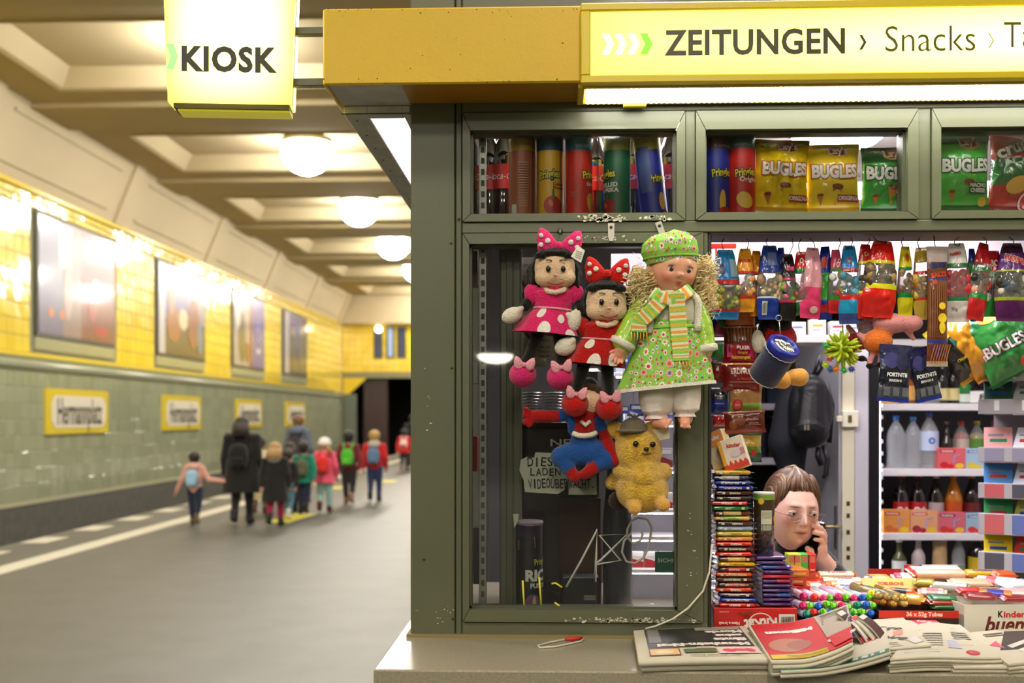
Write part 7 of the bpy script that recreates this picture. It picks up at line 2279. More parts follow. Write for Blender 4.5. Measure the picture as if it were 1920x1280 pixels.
# spiky rubber toy
yy = .10
t = thing('spiky_toy', 'lime green rubber spiky ball toy with coloured pompoms', 'toy', W(1580, 655, yy))
m_lime = mat('#b4c828', rough=.4, sss=.1)
q = MB().ell((0, 0, 0), (.030, .02, .028), m_lime, 16, 10)
r_ = random.Random(8)
for k in range(46):
    d = Vector((r_.gauss(0, 1), r_.gauss(-.3, .7), r_.gauss(0, 1))).normalized()
    q.tube([d * .02, d * .045, d * r_.uniform(.048, .056)], [.007, .0045, .002], m_lime, 6)
q.build('rubber_body', t)
for k, (px, py, c) in enumerate(((1549, 648, '#3aa84a'), (1562, 646, '#2a5aa8'), (1556, 672, '#e8386a'), (1557, 692, '#2a5a9c'), (1567, 692, '#e8802a'), (1582, 694, '#3ab04a'), (1596, 692, '#2a4a9c'), (1604, 670, '#e83a6a'), (1600, 655, '#c83a7a'), (1548, 684, '#b4c828'))):
    q = MB(); m_ = mat(c, rough=.5); b = W(px, py, yy - .012) - t.location
    q.ell(b, .006, m_, 10, 7)
    for i in range(14):
        a = 2 * PI * i / 14
        d = Vector((math.cos(a), r_.uniform(-.5, .1), math.sin(a)))
        q.tube([b + d * .004, b + d * .0115], [.0018, .0005], m_, 4)
    q.build('pompom', t)
MB().tube([(0, 0, .026), (0, 0, .06), (-.001, 0, .10)], [.004, .0015, .0012], m_lime, 6).build('rubber_cord', t)
# pink and lilac plush dolls lying over the packets
t = thing('pink_plush', 'soft pink plush doll in an orange dress hanging head first', 'plush', W(1650, 620, .10))
yy = .09; pq = 1 / PM(yy)
PK, ORG = plush('#e89a9c'), plush('#e8782c')
putb([('e', TQ(1672, 606, yy), (36 * pq, 24 * pq, 19 * pq), PK), ('e', TQ(1710, 606, yy - .01), (20 * pq, 16 * pq, 15 * pq), PK), ('c', TQ(1640, 640, yy), 22 * pq, TQ(1660, 622, yy), 15 * pq, ORG), ('e', TQ(1648, 640, yy - .01), (26 * pq, 15 * pq, 20 * pq), ORG),
      ('c', TQ(1628, 640, yy), 9 * pq, TQ(1612, 628, yy), 6 * pq, PK), ('c', TQ(1640, 655, yy), 6 * pq, TQ(1630, 682, yy), 5 * pq, PK), ('c', TQ(1652, 655, yy), 6 * pq, TQ(1650, 680, yy), 5 * pq, PK),
      ('e', TQ(1616, 672, yy), (9 * pq, 9 * pq, 6 * pq), BLACK), ('e', TQ(1632, 686, yy), (9 * pq, 9 * pq, 6 * pq), BLACK), ('e', TQ(1650, 684, yy), (8 * pq, 9 * pq, 6 * pq), BLACK), ('c', TQ(1700, 618, yy), 6 * pq, TQ(1712, 634, yy), 5 * pq, PK)], .004, 'body', t, 3)
t = thing('lilac_plush', 'lilac and red plush doll partly behind the pink one', 'plush', W(1620, 610, .14))
yy = .14; pq = 1 / PM(yy)
putb([('e', TQ(1628, 608, yy), (22 * pq, 18 * pq, 20 * pq), plush('#c8b4c8')), ('e', TQ(1612, 640, yy), (26 * pq, 16 * pq, 16 * pq), plush('#b01c2c')), ('c', TQ(1598, 622, yy), 6 * pq, TQ(1590, 612, yy), 5 * pq, PK)], .004, 'body', t, 3)
# black picture card packets
for px, pt, pb_, wd_, lab, dy, lean in ((1680, 646, 752, 62, 'black blue packet of game cards with white capital lettering', .06, .06), (1722, 652, 752, 48, 'black blue packet of game cards tilted behind its twin', .09, -.22)):
    y = dy
    bag('card_packet', lab, 'packet', W(px, pt, y), wd_ / PM(y), (pb_ - pt) / PM(y), .006, f_('#15182a'), B(0, .07, '#1c2c9c', .07, .28, '#4a4e5a', .93, 1, '#1a1c50', .62, .93, '#1c1f4c'), [('e', -.15, .72, .25, .14, '#3a3a78'), ('e', .2, .7, .2, .16, '#2a2c50'), ('t', 'FORTNITE', .05, .47, .014, '#e8e8f0', dict(bold=.0008, sx=.95)), ('t', 'SEASON 8', .0, .37, .0085, '#e8e8f0', dict(bold=.0004))] + [('r', -.35 + i * .3, .10, -.15 + i * .3, .25, '#6a6e78') for i in range(3)], 'packets of game cards', (0, lean, .12), None, px * .1, .004, True)

# ------------------------------------------------ gum rack at the end of the hatch
YR = .80
rk = thing('gum_rack', 'grey stepped display rack of chewing gum at the hatch end', 'rack', (W(1834, 782, YR).x, YR, ZCT))
rot_ = R(-30)
rk.rotation_euler = (0, 0, rot_)
m_tray = mat('#a9a7ae', rough=.3, coat=.2)
def rz_(py): return W(1870, py, YR - .02).z - ZCT
rows = [(714, 684), (776, 748), (866, 838), (934, 905), (1002, 962), (1070, 1034)]
gum = [None, ('#2a5a4c', '#e0e4ec', '#d89a3a'), ('#e8a8a8', '#e4e8f4', '#c8d0e8'), ('#4a8ad0', '#d8e0f0', '#e87a8a'), ('#3a9a5a', '#c8d060', '#e8b0b0'), ('#e8c820', '#d83a3a', '#e8d040')]
MB().box((.0, .30, 0), (.55, .32, rz_(600)), mat('#8c8a90', rough=.4)).build('back_plate', rk)
for k, (pa, pc) in enumerate(rows):
    z0, z1 = rz_(pa), rz_(pc)
    q = MB().box((0, 0, z0), (.55, .006, z1), m_tray, .002).box((0, .006, z0), (.55, .30, z0 + .004), m_tray).box((0, 0, z0), (.005, .30, z1 - .006), m_tray)
    tr = q.build('tray', rk)
    r_ = random.Random(k)
    for i in range(6 if k != 0 else 3):
        x = .02 + i * (.085 if k else .16)
        if k >= 2: MB().box((x, -.0012, z0 + .004), (x + .06, 0, z1 - .004), card(r_.choice(('#8a88a0', '#b85a60', '#5a6aa8', '#c8b868', '#4a4a58')))).build('price_label', tr)
        else: MB().box((x + .03, -.0012, z0 + .012), (x + .046, 0, z1 - .004), card('#e8e8ea')).build('price_label', tr)
    if gum[k]:
        for i in range(5):
            c = gum[k][i % 3]
            loc = Matrix.Translation(rk.location) @ Matrix.Rotation(rot_, 4, 'Z') @ Vector((.05 + i * .10, .075, z0 + .045))
            pack('gum_carton', '%s gum carton on the %s tray of the grey rack' % (wd[i], wd[k]), 'carton', loc, .088, .125, .034, card(c), rot=(R(52), 0, rot_ + .18 * (-1) ** i), group='gum cartons on the grey rack',
                 top=[('r', -.4, .15, .4, .3, '#f0f0f0'), ('r', -.3, .5, .3, .6, ('#b83a4a', '#3a5ab0', '#2a8a5a', '#c83a2a')[(i + k) % 4]), ('r', -.35, .7, .2, .76, '#8a90a8')], decos=[('r', -.4, .2, .4, .8, '#e8e8f0')])
# crisp bags heaped on the rack
zt = W(1870, 684, YR).z
for px, pt, pb_, w_, lean, lab, c, bands, dc, dy in (
    (1826, 600, 706, 66, -.62, 'black and yellow crisp bag slipping off the rack', '#1c1a14', B(.74, 1, '#b8a828', 0, .06, '#c8901c'), [('r', -.05, .54, .28, .72, '#1c5a40'), ('t', 'Chipsfrisch', .0, .36, .013, '#c8b01c', dict(bold=.0006)), ('e', .1, .08, .3, .06, '#c88a2c')], .0),
    (1852, 586, 705, 56, -.60, 'gold crisp bag wedged between black and green ones', '#c88a1c', B(0, .06, '#a86a14'), [('t', 'B', .15, .22, .04, '#b83a2c', dict(bold=.003)), ('t', 'B', .15, .22, .04, '#f0e0d8', dict(bold=.0008))], -.02),
    (1906, 582, 704, 110, -.50, 'big green crisp bag leaning on top of the rack', '#2f8038', B(.80, 1, '#147048', 0, .05, '#1c5a2c'), [('e', .0, .88, .2, .08, '#e8b030'), ('t', 'BUGLES', .0, .45, .050, '#16301c', dict(bold=.004, sx=.85, rot=.0)), ('t', 'BUGLES', .0, .45, .050, '#e8dcd8', dict(bold=.0015, sx=.85)), ('e', .2, .15, .12, .08, '#c85a2a')], -.05)):
    y = YR + dy - .05
    h = (pb_ - pt) / PM(y) * 1.15
    bag('crisp_bag', lab, 'crisps', W(px + 8, pb_, y), w_ / PM(y), h, .035, f_(c), bands, dc, 'crisp bags heaped on the gum rack', (0, lean, R(-12)), None, px * .07, .010)
# ================================================================ goods on the counter
ZC_ = ZCT
def onb(px, Y): return (WX(px, Y), Y, ZC_)
# red wafer carton, printed side upside down
y = .065
a, b = WX(1338, y), WX(1495, y)
hk = W(1, 1131, y).z - ZC_
w_ = b - a
def flip(d):
    return d
t = thing('wafer_carton', 'red wafer carton standing upside down under the chocolate tower', 'carton', ((a + b) / 2, y, ZC_))
MB().box((-w_ / 2, 0, 0), (w_ / 2, .13, hk), card('#cc1f1c'), .0012).build('carton', t)
fn = lambda x, z, o=0.: Vector((-x, -o, hk - z))          # the print is turned upside down
deco_on(t, barcode(-.47, .22, -.28, .92) + [('e', -.06, .55, .15, .40, '#e8e0d8', -.05), ('e', -.06, .55, .138, .36, '#cc1f1c', -.05), ('t', 'KitKat', -.06, .55, .040, '#ece4dc', dict(bold=.0016, rot=.06, sx=.85)), ('t', 'Have a break', .32, .55, .0105, '#f0d8d0', dict(bold=.0005)), ('p', [(.02, .1), (.06, .06), (.18, .2), (.14, .24)], '#7a3a1c'), ('p', [(.08, .24), (.22, .14), (.22, .19), (.09, .29)], '#6a3018'), ('t', 'ARTIKELNR', .38, .12, .005, '#f0c8c0', {})], fn, w_, hk, .0004)
# chocolate squares in a tower
BARS = [('#c8a030', '#d8b828'), ('#2a3050', '#a8a8b4'), ('#1c2c90', None), ('#1c2f98', None), ('#4a2618', None), ('#1e1a1c', None), ('#cc1a18', None), ('#1a7a2c', None), ('#5a2c1a', '#c8a860'), ('#d0a848', '#8ab83a'), ('#4a2414', None), ('#8aa4c0', None), ('#d8c040', '#d8cc50'), ('#d8882c', None), ('#d4201a', None), ('#4a2a1c', '#1c4a34'), ('#d2241c', None), ('#5a3018', '#c8a850'), ('#dcae10', None), ('#4a2018', '#b02830'), ('#dc5014', None), ('#5a3420', '#20482c'), ('#4a2418', '#a82a28'), ('#d84014', None), ('#4a2016', None), ('#1a3cac', None), ('#cc2a1c', None)]
NM = ['golden yellow', 'silver and navy', 'royal blue', 'royal blue', 'dark brown', 'black', 'bright red', 'green', 'brown and tan', 'cream and lime', 'plain brown', 'pale blue', 'pale yellow', 'light orange', 'red', 'brown and dark green', 'scarlet', 'brown with tan end', 'bright yellow', 'brown and crimson', 'orange', 'dark green and brown', 'brown with red middle', 'orange red', 'deep brown', 'cobalt blue', 'crimson']
OD = ['topmost', 'second', 'third', 'fourth', 'fifth', 'sixth', 'seventh', 'eighth', 'ninth', 'tenth', 'eleventh', 'twelfth', 'thirteenth', 'fourteenth', 'fifteenth', 'sixteenth', 'seventeenth', 'eighteenth', 'nineteenth', 'twentieth', 'twenty-first', 'twenty-second', 'twenty-third', 'twenty-fourth', 'twenty-fifth', 'twenty-sixth', 'lowest']
r_ = random.Random(6)
dz = .01385
y = .115
xoff = [0, -3, 2, 5, 0, 2, -5, -4, -1, 0, 4, 4, 3, 4, 3, 5, 4, 8, 8, 8, 3, 3, 7, 3, 9, 12, 10]
for i in range(27):
    k = 26 - i
    z = ZC_ + hk + k * dz
    c, c2 = BARS[i]
    px = 1368 + xoff[i]
    t = thing('chocolate_square', '%s chocolate square, %s from the top of the tall tower' % (NM[i], OD[i]) if i not in (0, 26) else '%s chocolate square, %s in the tall tower' % (NM[i], OD[i]), 'chocolate', (WX(px, y), y, z), (0, 0, r_.uniform(-.06, .06)), 'chocolate squares in the tall tower')
    q = MB()
    L_ = .096
    flowpack(q, L_, .094, .0136, film(c, rough=.18, bump=.25), film(c, rough=.2), [(.3, .72, film(c2, rough=.2))] if c2 else (), fin=.011, seed=i)
    q.build('wrapper', t)
    q = MB(); ex = r_.choice((-.032, .030, -.026, .034))
    q.box((ex - .004, -.0478, .0042), (ex + .004, -.0468, .0100), card('#d8d4c4'))
    q.build('print', t)
    q = MB(); v, f = text2d({2: 'EDEL-VOLLMILCH', 3: 'EDEL-VOLLMILCH', 25: 'EDEL-VOLLMILCH', 6: 'MARZIPAN', 14: 'MARZIPAN', 16: 'MARZIPAN', 26: 'MARZIPAN', 20: 'DUNKLE VOLLNUSS', 22: 'DUNKLE VOLLNUSS', 15: 'GANZE MANDEL', 21: 'GANZE MANDEL', 10: 'KARAMELL', 5: 'NOUGAT', 7: 'NUSS'}.get(i, 'VOLLNUSS'), .0062, bold=.0002)
    q.add([(-p[0] - ex * .2, -.0474, .0068 - p[1]) for p in v], f, ink('#e8dcc8' if i not in (0, 9, 12, 18) else '#7a5a1c'))
    q.build('lettering', t)
ztop = ZC_ + hk + 27 * dz
# boxes leaning on top of the tower
pack('praline_box', 'thick cream praline box leaning at the back of the tower top', 'box', (WX(1362, .135), .135, ztop + .004), .062, .035, .105, card('#e6d4a4'), rot=(0, R(-22), R(-38)), decos=[('r', -.5, .6, .5, 1, '#e89a58'), ('t', 'kinder', 0, .82, .016, '#f4ece0', dict(bold=.0008)), ('e', 0, .35, .3, .2, '#f0e4d0')])
pack('praline_box', 'white and orange praline box with red drips, front of the tower top', 'box', (WX(1386, .085), .085, ztop + .003), .070, .022, .088, card('#ecdcc8'), rot=(R(-8), R(-20), R(-24)), decos=[('r', -.5, 0, .5, .16, '#d8442c'), ('p', [(-.5, .16), (-.4, .30), (-.3, .16), (-.2, .32), (-.1, .16), (0, .30), (.1, .16), (.2, .28), (.3, .16), (.4, .26), (.5, .16)], '#d8442c'), ('r', -.5, .2, -.36, 1, '#e8a83a'), ('t', 'kinder', .1, .74, .015, '#c8402c', dict(bold=.0006, rot=-.2)), ('e', .1, .48, .2, .12, '#d8c8d0'), ('r', .3, .4, .48, .6, '#c88a98')], side=[('t', 'SCHOKO', .0, .5, .016, '#2a3a78', dict(rot=1.57, bold=.0004))])
# purple tower
y = .14
PU = ['#4a2a72', '#4c2c78', '#2c4a9c', '#3a2a7a', '#b81c3c', '#4a2f5c', '#45295c', '#4a2a68', '#432a60', '#4c2a6a', '#5a3a7a']
for i in range(11):
    k = 10 - i
    z = ZC_ + hk + .002 + k * .0126
    t = thing('purple_bar', 'purple wrapped chocolate bar, %s in the stack under the clear tube' % (OD[i] if i < 10 else 'lowest'), 'chocolate', (WX(1447 + (-9, -9, 0, 3, 2, 2, 3, 2, 2, 3, 3)[i], y), y, z), (0, 0, r_.uniform(-.05, .05)), 'purple bars in a stack')
    q = MB(); flowpack(q, .080, .13, .0122, film('#46286a' if i not in (2, 4) else PU[i], rough=.25, bump=.6), film(PU[i]), [(.6, .85, film(('#3a5ab0', '#b02a4a', '#5a3a86', '#8a6ab0')[i % 4]))] if i % 3 == 2 else (), fin=.007, seed=40 + i, zig=False)
    q.build('wrapper', t)
zp = ZC_ + hk + .002 + 11 * .0126
# clear tube of chocolate balls
y = .125
t = thing('chocolate_tube', 'clear plastic tube of chocolate balls standing on purple bars', 'tube', (WX(1432, y), y, zp))
ht = W(1, 921, y).z - zp; r = .0285
MB().lathe([(r, 0), (r, ht)], glass_mat((.95, .95, .95), refl=1.5, haze=.04, name='clear tube'), 28).build('clear_wall', t)
MB().lathe([(r * .98, .0), (r * .98, .004)], mat('#c8c4c0', rough=.3), 28).build('base_disc', t)
MB().lathe([(r * 1.04, ht - .004), (r * 1.04, ht + .003), (r * .95, ht + .004)], mat('#c8ccc0', rough=.3), 28).build('lid', t)
q = MB(); r_ = random.Random(2)
mch = mat('#3a2014', rough=.3)
for lv in range(8):
    for i in range(5):
        a = 2 * PI * (i + .5 * (lv % 2)) / 5
        q.ell((.0172 * math.cos(a), .0172 * math.sin(a), .013 + lv * .0165), (.0102, .0102, .0098), mch, 10, 7)
q.build('chocolate_balls', t, kind='stuff')
q = MB(); cf_ = lambda x, z, o=.0006: Vector(((r + o) * math.sin(x / r), -(r + o) * math.cos(x / r), z))
rect_on(q, -.04, ht * .62, .04, ht * .999, cf_, ink('#3a2a18'), 16, 4)
rect_on(q, -.04, ht * .90, .04, ht * .995, lambda x, z: cf_(x, z, .001), ink('#7a9a3a'), 16, 2)
rect_on(q, -.012, ht * .50, .018, ht * .73, lambda x, z: cf_(x, z, .0014), ink('#c8ccb4'), 6, 3)
for i in range(6): rect_on(q, -.010, ht * (.60 + i * .02), .016, ht * (.606 + i * .02), lambda x, z: cf_(x, z, .0018), ink('#6a6a58'), 4, 1)
for i in range(8): rect_on(q, -.011 + i * .0036, ht * .40, -.0092 + i * .0036, ht * .49, lambda x, z: cf_(x, z, .0014), ink('#d8d4c4'), 1, 1)
ellipse_on(q, -.012, ht * .88, .008, .009, lambda x, z: cf_(x, z, .0018), ink('#d8b83a'), 12, 2)
ellipse_on(q, .034, ht * .58, .010, .016, lambda x, z: cf_(x, z, .0018), ink('#d89a2a'), 12, 2)
q.build('paper_label', t)

# ---- stepped cardboard displays that carry the bars
def step(px0, px1, y0, y1, h, c, lab, name='display_tray'):
    a, b = WX(px0, y0), WX(px1, y0)
    o = MB().box((a, y0, ZC_), (b, y1, ZC_ + h), card(c), .001).build(name); tag(o, lab, 'tray'); return ZC_ + h
zA = step(1500, 1652, .165, .44, .070, '#2458b0', 'blue cardboard tray under the foil wrapped rolls')
zB = step(1655, 1812, .175, .46, .078, '#8a3a1c', 'brown cardboard riser behind the tubes box')
zC = step(1816, 2060, .20, .50, .085, '#b8a890', 'pale cardboard riser behind the white hazelnut bar box')
def on(px, py, Y, zmin=None):
    p = W(px, py, Y)
    return p
GW = 'wrapped bars laid out on the counter trays'
def bar(px, py, Y, L, wd, T_, c, lab, bands=(), rz=0., txt=None, tc='#ffffff', tsz=None, me=None, name='wrapped_bar', cat='chocolate bar', tilt=R(10), fin=.008, zig=True):
    """bar lying on the display; (px, py) is the middle of its top"""
    p = W(px, py, Y)
    t = thing(name, lab, cat, (p.x, p.y, p.z - T_ * .9), (tilt, 0, rz), GW)
    q = MB(); flowpack(q, L, wd, T_, film(c, rough=.2, bump=.3), film(me) if me else None, [(a, b, film(cc)) for a, b, cc in bands], fin, int(px), zig); q.build('wrapper', t)
    if txt:
        s = tsz or wd * .6
        q = MB(); v, f = text2d(txt, s, bold=s * .05, shear=.15)
        if len(v): q.add([(x, z, T_ * (1.0 - .25 * min(1, abs(z) / wd * 2) ** 2) + .0012) for x, z in v], f, ink(tc)); q.build('lettering', t)
    return t
# gum cartons standing in a row
for i, (px, c, lab) in enumerate(((1481, '#b8c83a', 'lime yellow gum box, first of the standing row'), (1492, '#c8cc40', 'yellow green gum box, second of the standing row'), (1505, '#3ac050', 'green gum box in the standing row'), (1520, '#d8281c', 'red gum box at the end of the standing row'))):
    y = .36
    pack('gum_box', lab, 'box', (WX(px, y), y, W(px, 1072, y).z), 13.5 / PM(y), .05, 35 / PM(y), card(c), group='gum boxes in a standing row', decos=[('r', -.35, .55, .35, .9, '#d87a6a'), ('r', -.3, .15, .3, .2, '#e8e8c0')])
zg = W(1505, 1072, .36).z
o = MB().box((WX(1474, .33), .33, ZC_), (WX(1530, .33), .42, zg - .0005), card('#b84a1c'), .001).build('display_tray'); tag(o, 'orange cardboard block under the standing gum boxes', 'tray')
# stack at the end of the purple tower
for i, (py, c, lab) in enumerate(((1062, '#d8702a', 'orange wafer pack, top of the short stack'), (1076, '#c84a1c', 'dark orange wafer pack, second in the short stack'), (1092, '#c81c1c', 'red wafer pack, third in the short stack'), (1106, '#a83a24', 'brown red wafer pack, fourth in the short stack'), (1120, '#d02018', 'bright red wafer pack, lowest in the short stack'))):
    y = .22
    pack('wafer_pack', lab, 'wafer', (WX(1491 + i * .8, y), y, W(1, py + 7, y).z), 32 / PM(y), .10, 13 / PM(y), film(c), group='wafer packs in a short stack', rot=(0, 0, .1 * (-1) ** i), decos=[('r', -.4, .3, .3, .6, '#e8a05a')])
o = MB().box((WX(1476, .17), .17, ZC_), (WX(1508, .17), .28, W(1, 1127, .22).z - .001), card('#8a1c18'), .001).build('display_tray'); tag(o, 'dark red block under the short stack of wafer packs', 'tray')
# chocolate bars between the stacks
bar(1567, 1073, .395, .11, .034, .013, '#d84a28', 'rear gold and red caramel bar behind its twin', [(.12, .88, '#e8d8b0')], .02, 'TWIX', '#c82028', .022, '#c8642a')
bar(1578, 1084, .35, .12, .034, .013, '#d84a28', 'front gold and red caramel bar before its twin', [(.10, .92, '#ecdcc0')], -.04, 'TWIX', '#c82028', .022, '#d87a3a')
bar(1517, 1076, .37, .05, .036, .016, '#d8602a', 'short orange wafer bar behind the gum boxes', [(.2, .8, '#e88a3a')], .05)
bar(1520, 1087, .33, .06, .034, .014, '#d01c24', 'short red wafer bar in front of the orange one', (), -.05)
bar(1528, 1094, .29, .065, .030, .013, '#e0562c', 'orange and cream bar over the pink one', [(.3, .7, '#f0d8b0')], .1)
bar(1585, 1091, .31, .09, .032, .013, '#e8a060', 'cream and orange bar under the caramel bars', [(.2, .8, '#ecdcd0')], -.06)
bar(1538, 1101, .26, .10, .030, .012, '#d8307a', 'hot pink wafer bar in front of the orange bars', [(.15, .7, '#f0c0d0')], -.05)
bar(1600, 1098, .285, .10, .034, .013, '#e8e2e0', 'white nougat bar with blue capital lettering, rear one', (), -.04, 'SNICKERS', '#3a3ab0', .018, '#d8d4d8')
bar(1604, 1107, .245, .10, .034, .013, '#ece6e4', 'white nougat bar with blue capital lettering, front one', (), -.10, 'SNICKERS', '#3a3ab0', .018, '#d8d4d8')
# foil rolls with coloured ends
m_roll = [film(c, rough=.25) for c in ('#d8a8c8', '#c8b8d8', '#e0c0a8', '#b8c8d8')]
RC = {'p': '#d8286c', 'r': '#d83028', 'g': '#6ac028', 'b': '#1a5ab8', 't': '#108a68', 'y': '#d8d820'}
NMR = {'p': 'pink', 'r': 'red', 'g': 'green', 'b': 'blue', 't': 'teal', 'y': 'yellow'}
rolls = [(1512, 1121, 'p'), (1530, 1122, 'r'), (1546, 1123, 'p'), (1560, 1121, 'g'), (1575, 1122, 'p'), (1591, 1122, 'g'), (1605, 1123, 'p'), (1619, 1121, 'b'), (1633, 1122, 'g'), (1508, 1137, 'p'), (1524, 1137, 'g'), (1538, 1137, 'b'), (1552, 1136, 'g'), (1566, 1138, 'g'), (1581, 1136, 'p'), (1596, 1138, 'g'), (1611, 1137, 't'), (1626, 1136, 'b'), (1641, 1136, 'g'), (1515, 1151, 't'), (1531, 1151, 'r'), (1620, 1150, 'g'), (1635, 1151, 'b'), (1640, 1113, 'y'), (1547, 1151, 'g'), (1562, 1151, 'b'), (1577, 1151, 'p'), (1592, 1151, 't'), (1606, 1151, 'g')]
cnt = {}
for i, (px, py, c) in enumerate(rolls):
    y = .085 + (.02 if py < 1130 else .0) - (.015 if py > 1145 else 0)
    cnt[c] = cnt.get(c, 0) + 1
    row = 'upper' if py < 1130 else ('middle' if py < 1145 else 'lower')
    p = W(px + (i * 7 % 5) - 2, py + (i * 5 % 4) - 1.5, y)
    t = thing('sweet_roll', '%s tipped roll of sweets, %s row of the rolls, number %s from the carton end' % (NMR[c], row, wd[(i if py < 1130 else i - 9 if py < 1145 else i - 19) % 9]), 'sweets', p, 0, 'foil wrapped sweet rolls')
    ax = Vector((-.28, 1, .10 if py < 1130 else .02)).normalized()
    rr_ = .0110
    MB().lathe([(rr_, .010), (rr_, .105)], m_roll[i % 4], 14, axis=ax).build('paper_wrap', t)
    MB().lathe([(0, -.004), (rr_ * .35, -.003), (rr_ * .72, .0), (rr_ * 1.02, .005), (rr_ * 1.04, .013)], mat(RC[c], rough=.16, metal=.55, bump=.8, bscale=90), 12, axis=ax, cap=False).build('foil_end', t)
for k, (px, py, yv) in enumerate(((1515, 1108, .15), (1545, 1107, .15), (1580, 1108, .15), (1620, 1108, .15))):
    bar(px, py + 4, yv, .04, .024, .018, ('#d8a8d0', '#c8a0c8', '#e0b8a0', '#b8c0c8')[k], '%s pastel roll pack lying across the foil rolls' % wd[k], (), .9, None, name='roll_pack', cat='sweets')
o = MB().box((WX(1502, .05), .05, ZC_), (WX(1652, .05), .165, W(1, 1160, .05).z), card('#2458b8'), .001).build('rolls_tray'); tag(o, 'blue carton edge holding the coloured foil rolls', 'tray')
# tubes box
y = .055
a, b = WX(1648, y), WX(1803, y)
t = thing('tubes_box', 'brown carton with red band reading 36 x 52g Tubes', 'box', ((a + b) / 2, y, ZC_))
w_ = b - a; h_ = W(1, 1134, y).z - ZC_
m_tb = card('#3a2010')
q = MB().box((-w_ / 2, 0, 0), (w_ / 2, .003, h_), m_tb).box((-w_ / 2, .003, 0), (-w_ / 2 + .003, .12, h_), m_tb).box((w_ / 2 - .003, .003, 0), (w_ / 2, .12, h_), m_tb).box((-w_ / 2, .117, 0), (w_ / 2, .12, h_), m_tb).box((-w_ / 2, .003, 0), (w_ / 2, .117, h_ * .55), m_tb)
q.build('carton', t)
deco_on(t, [('r', -.5, .72, .5, 1, '#d02a1c'), ('t', '36 x 52g Tubes', .05, .86, .0155, '#f0dcc8', dict(bold=.0007)), ('r', .0, .05, .42, .42, '#b87a28'), ('r', .03, .08, .38, .36, '#6a3414'), ('t', 'choco', .16, .26, .030, '#c82a20', dict(bold=.002)), ('t', 'VEGAN', -.4, .64, .008, '#d8b890', {})], lambda x, z, o=0.: Vector((x, -o, z)), w_, h_, .0004)
for i, (px, py, c, c2, lab) in enumerate(((1652, 1118, '#8a7a4a', '#b89a5a', 'dull gold foil tube, first in the tubes box'), (1668, 1121, '#7a6a3a', '#a8854a', 'dull gold foil tube, second in the tubes box'), (1684, 1124, '#6a7a5a', '#b08a3a', 'grey green foil tube in the tubes box'), (1660, 1130, '#c84a20', '#a8702a', 'orange red foil tube low in the tubes box'), (1680, 1133, '#c85a20', '#c89a4a', 'orange foil tube low in the tubes box'), (1698, 1122, '#8a6a2a', '#d8b85a', 'bright gold foil tube near the yellow packet'), (1700, 1132, '#b88a3a', '#d8b868', 'pale gold foil tube against the box front'))):
    p = W(px, py, .095)
    t = thing('foil_tube', lab, 'sweets', p, 0, 'foil tubes in the brown box')
    ax = Vector((-.75, 1, .22)).normalized()
    MB().lathe([(.0105, .008), (.0108, .1)], film(c), 14, axis=ax).build('paper_wrap', t)
    MB().lathe([(0, -.004), (.006, -.002), (.0108, .006), (.011, .012)], mat(c2, rough=.25, metal=.6, bump=.8, bscale=90), 12, axis=ax, cap=False).build('foil_end', t)
bar(1640, 1099, .24, .03, .02, .016, '#d8d820', 'bright yellow twisted sweet behind the foil rolls', (), .6, cat='sweets')
bar(1655, 1104, .20, .05, .024, .018, '#8a7a4a', 'dull gold roll lying across the tubes', (), -.6, cat='sweets')
bar(1690, 1104, .19, .07, .024, .018, '#d85a24', 'orange and navy roll lying across the tubes', [(.3, .7, '#3a3a4a')], -.6, cat='sweets')
bar(1712, 1116, .14, .05, .04, .024, '#d8a840', 'crumpled yellow toffee packet in the tubes box', (), -.5, cat='sweets', zig=False)
bar(1767, 1117, .125, .062, .045, .014, '#1c6a34', 'green foil bar on top of the red one', (), -.05, zig=False)
bar(1765, 1124, .115, .060, .045, .012, '#a8281c', 'red foil bar between two green ones', (), .03, zig=False)
bar(1770, 1132, .105, .062, .045, .012, '#1c6034', 'green foil bar under the red one', (), -.02, zig=False)
bar(1748, 1106, .19, .06, .05, .012, '#e0b8b0', 'pink and cream biscuit packet behind the green foil bars', [(.3, .7, '#d87a80')], -.3)
# triangular nougat bar and packets behind
p = W(1668, 1094, .30)
t = thing('triangular_bar', 'long pale yellow triangular bar with red capital lettering', 'chocolate bar', p, (0, 0, -.02), GW)
L_ = .16
MB().add([(-L_ / 2, -.018, -.012), (L_ / 2, -.018, -.012), (L_ / 2, .018, -.012), (-L_ / 2, .018, -.012), (-L_ / 2, 0, .016), (L_ / 2, 0, .016)], [(0, 1, 5, 4), (2, 3, 4, 5), (3, 0, 4), (1, 2, 5), (3, 2, 1, 0)], card('#e6cc78')).build('carton', t)
q = MB(); v, f = text2d('TOBLERONE', .013, bold=.0006); q.add([(x, -.0095 + z * .52 - .0006, .001 + z * .84 + .0004) for x, z in v], f, ink('#c84a24')); q.build('lettering', t)
bar(1648, 1079, .37, .06, .045, .016, '#e89a2c', 'orange and violet biscuit packet behind the triangular bar', [(.3, .7, '#e8b868')], .1)
bar(1700, 1077, .38, .07, .05, .016, '#e8e0e8', 'white packet with pink strip at the back', [(.0, .25, '#d8506a')], -.1)
bar(1628, 1080, .36, .035, .024, .02, '#8a7a9a', 'small violet twisted packet beside the orange one', (), .9, cat='sweets')
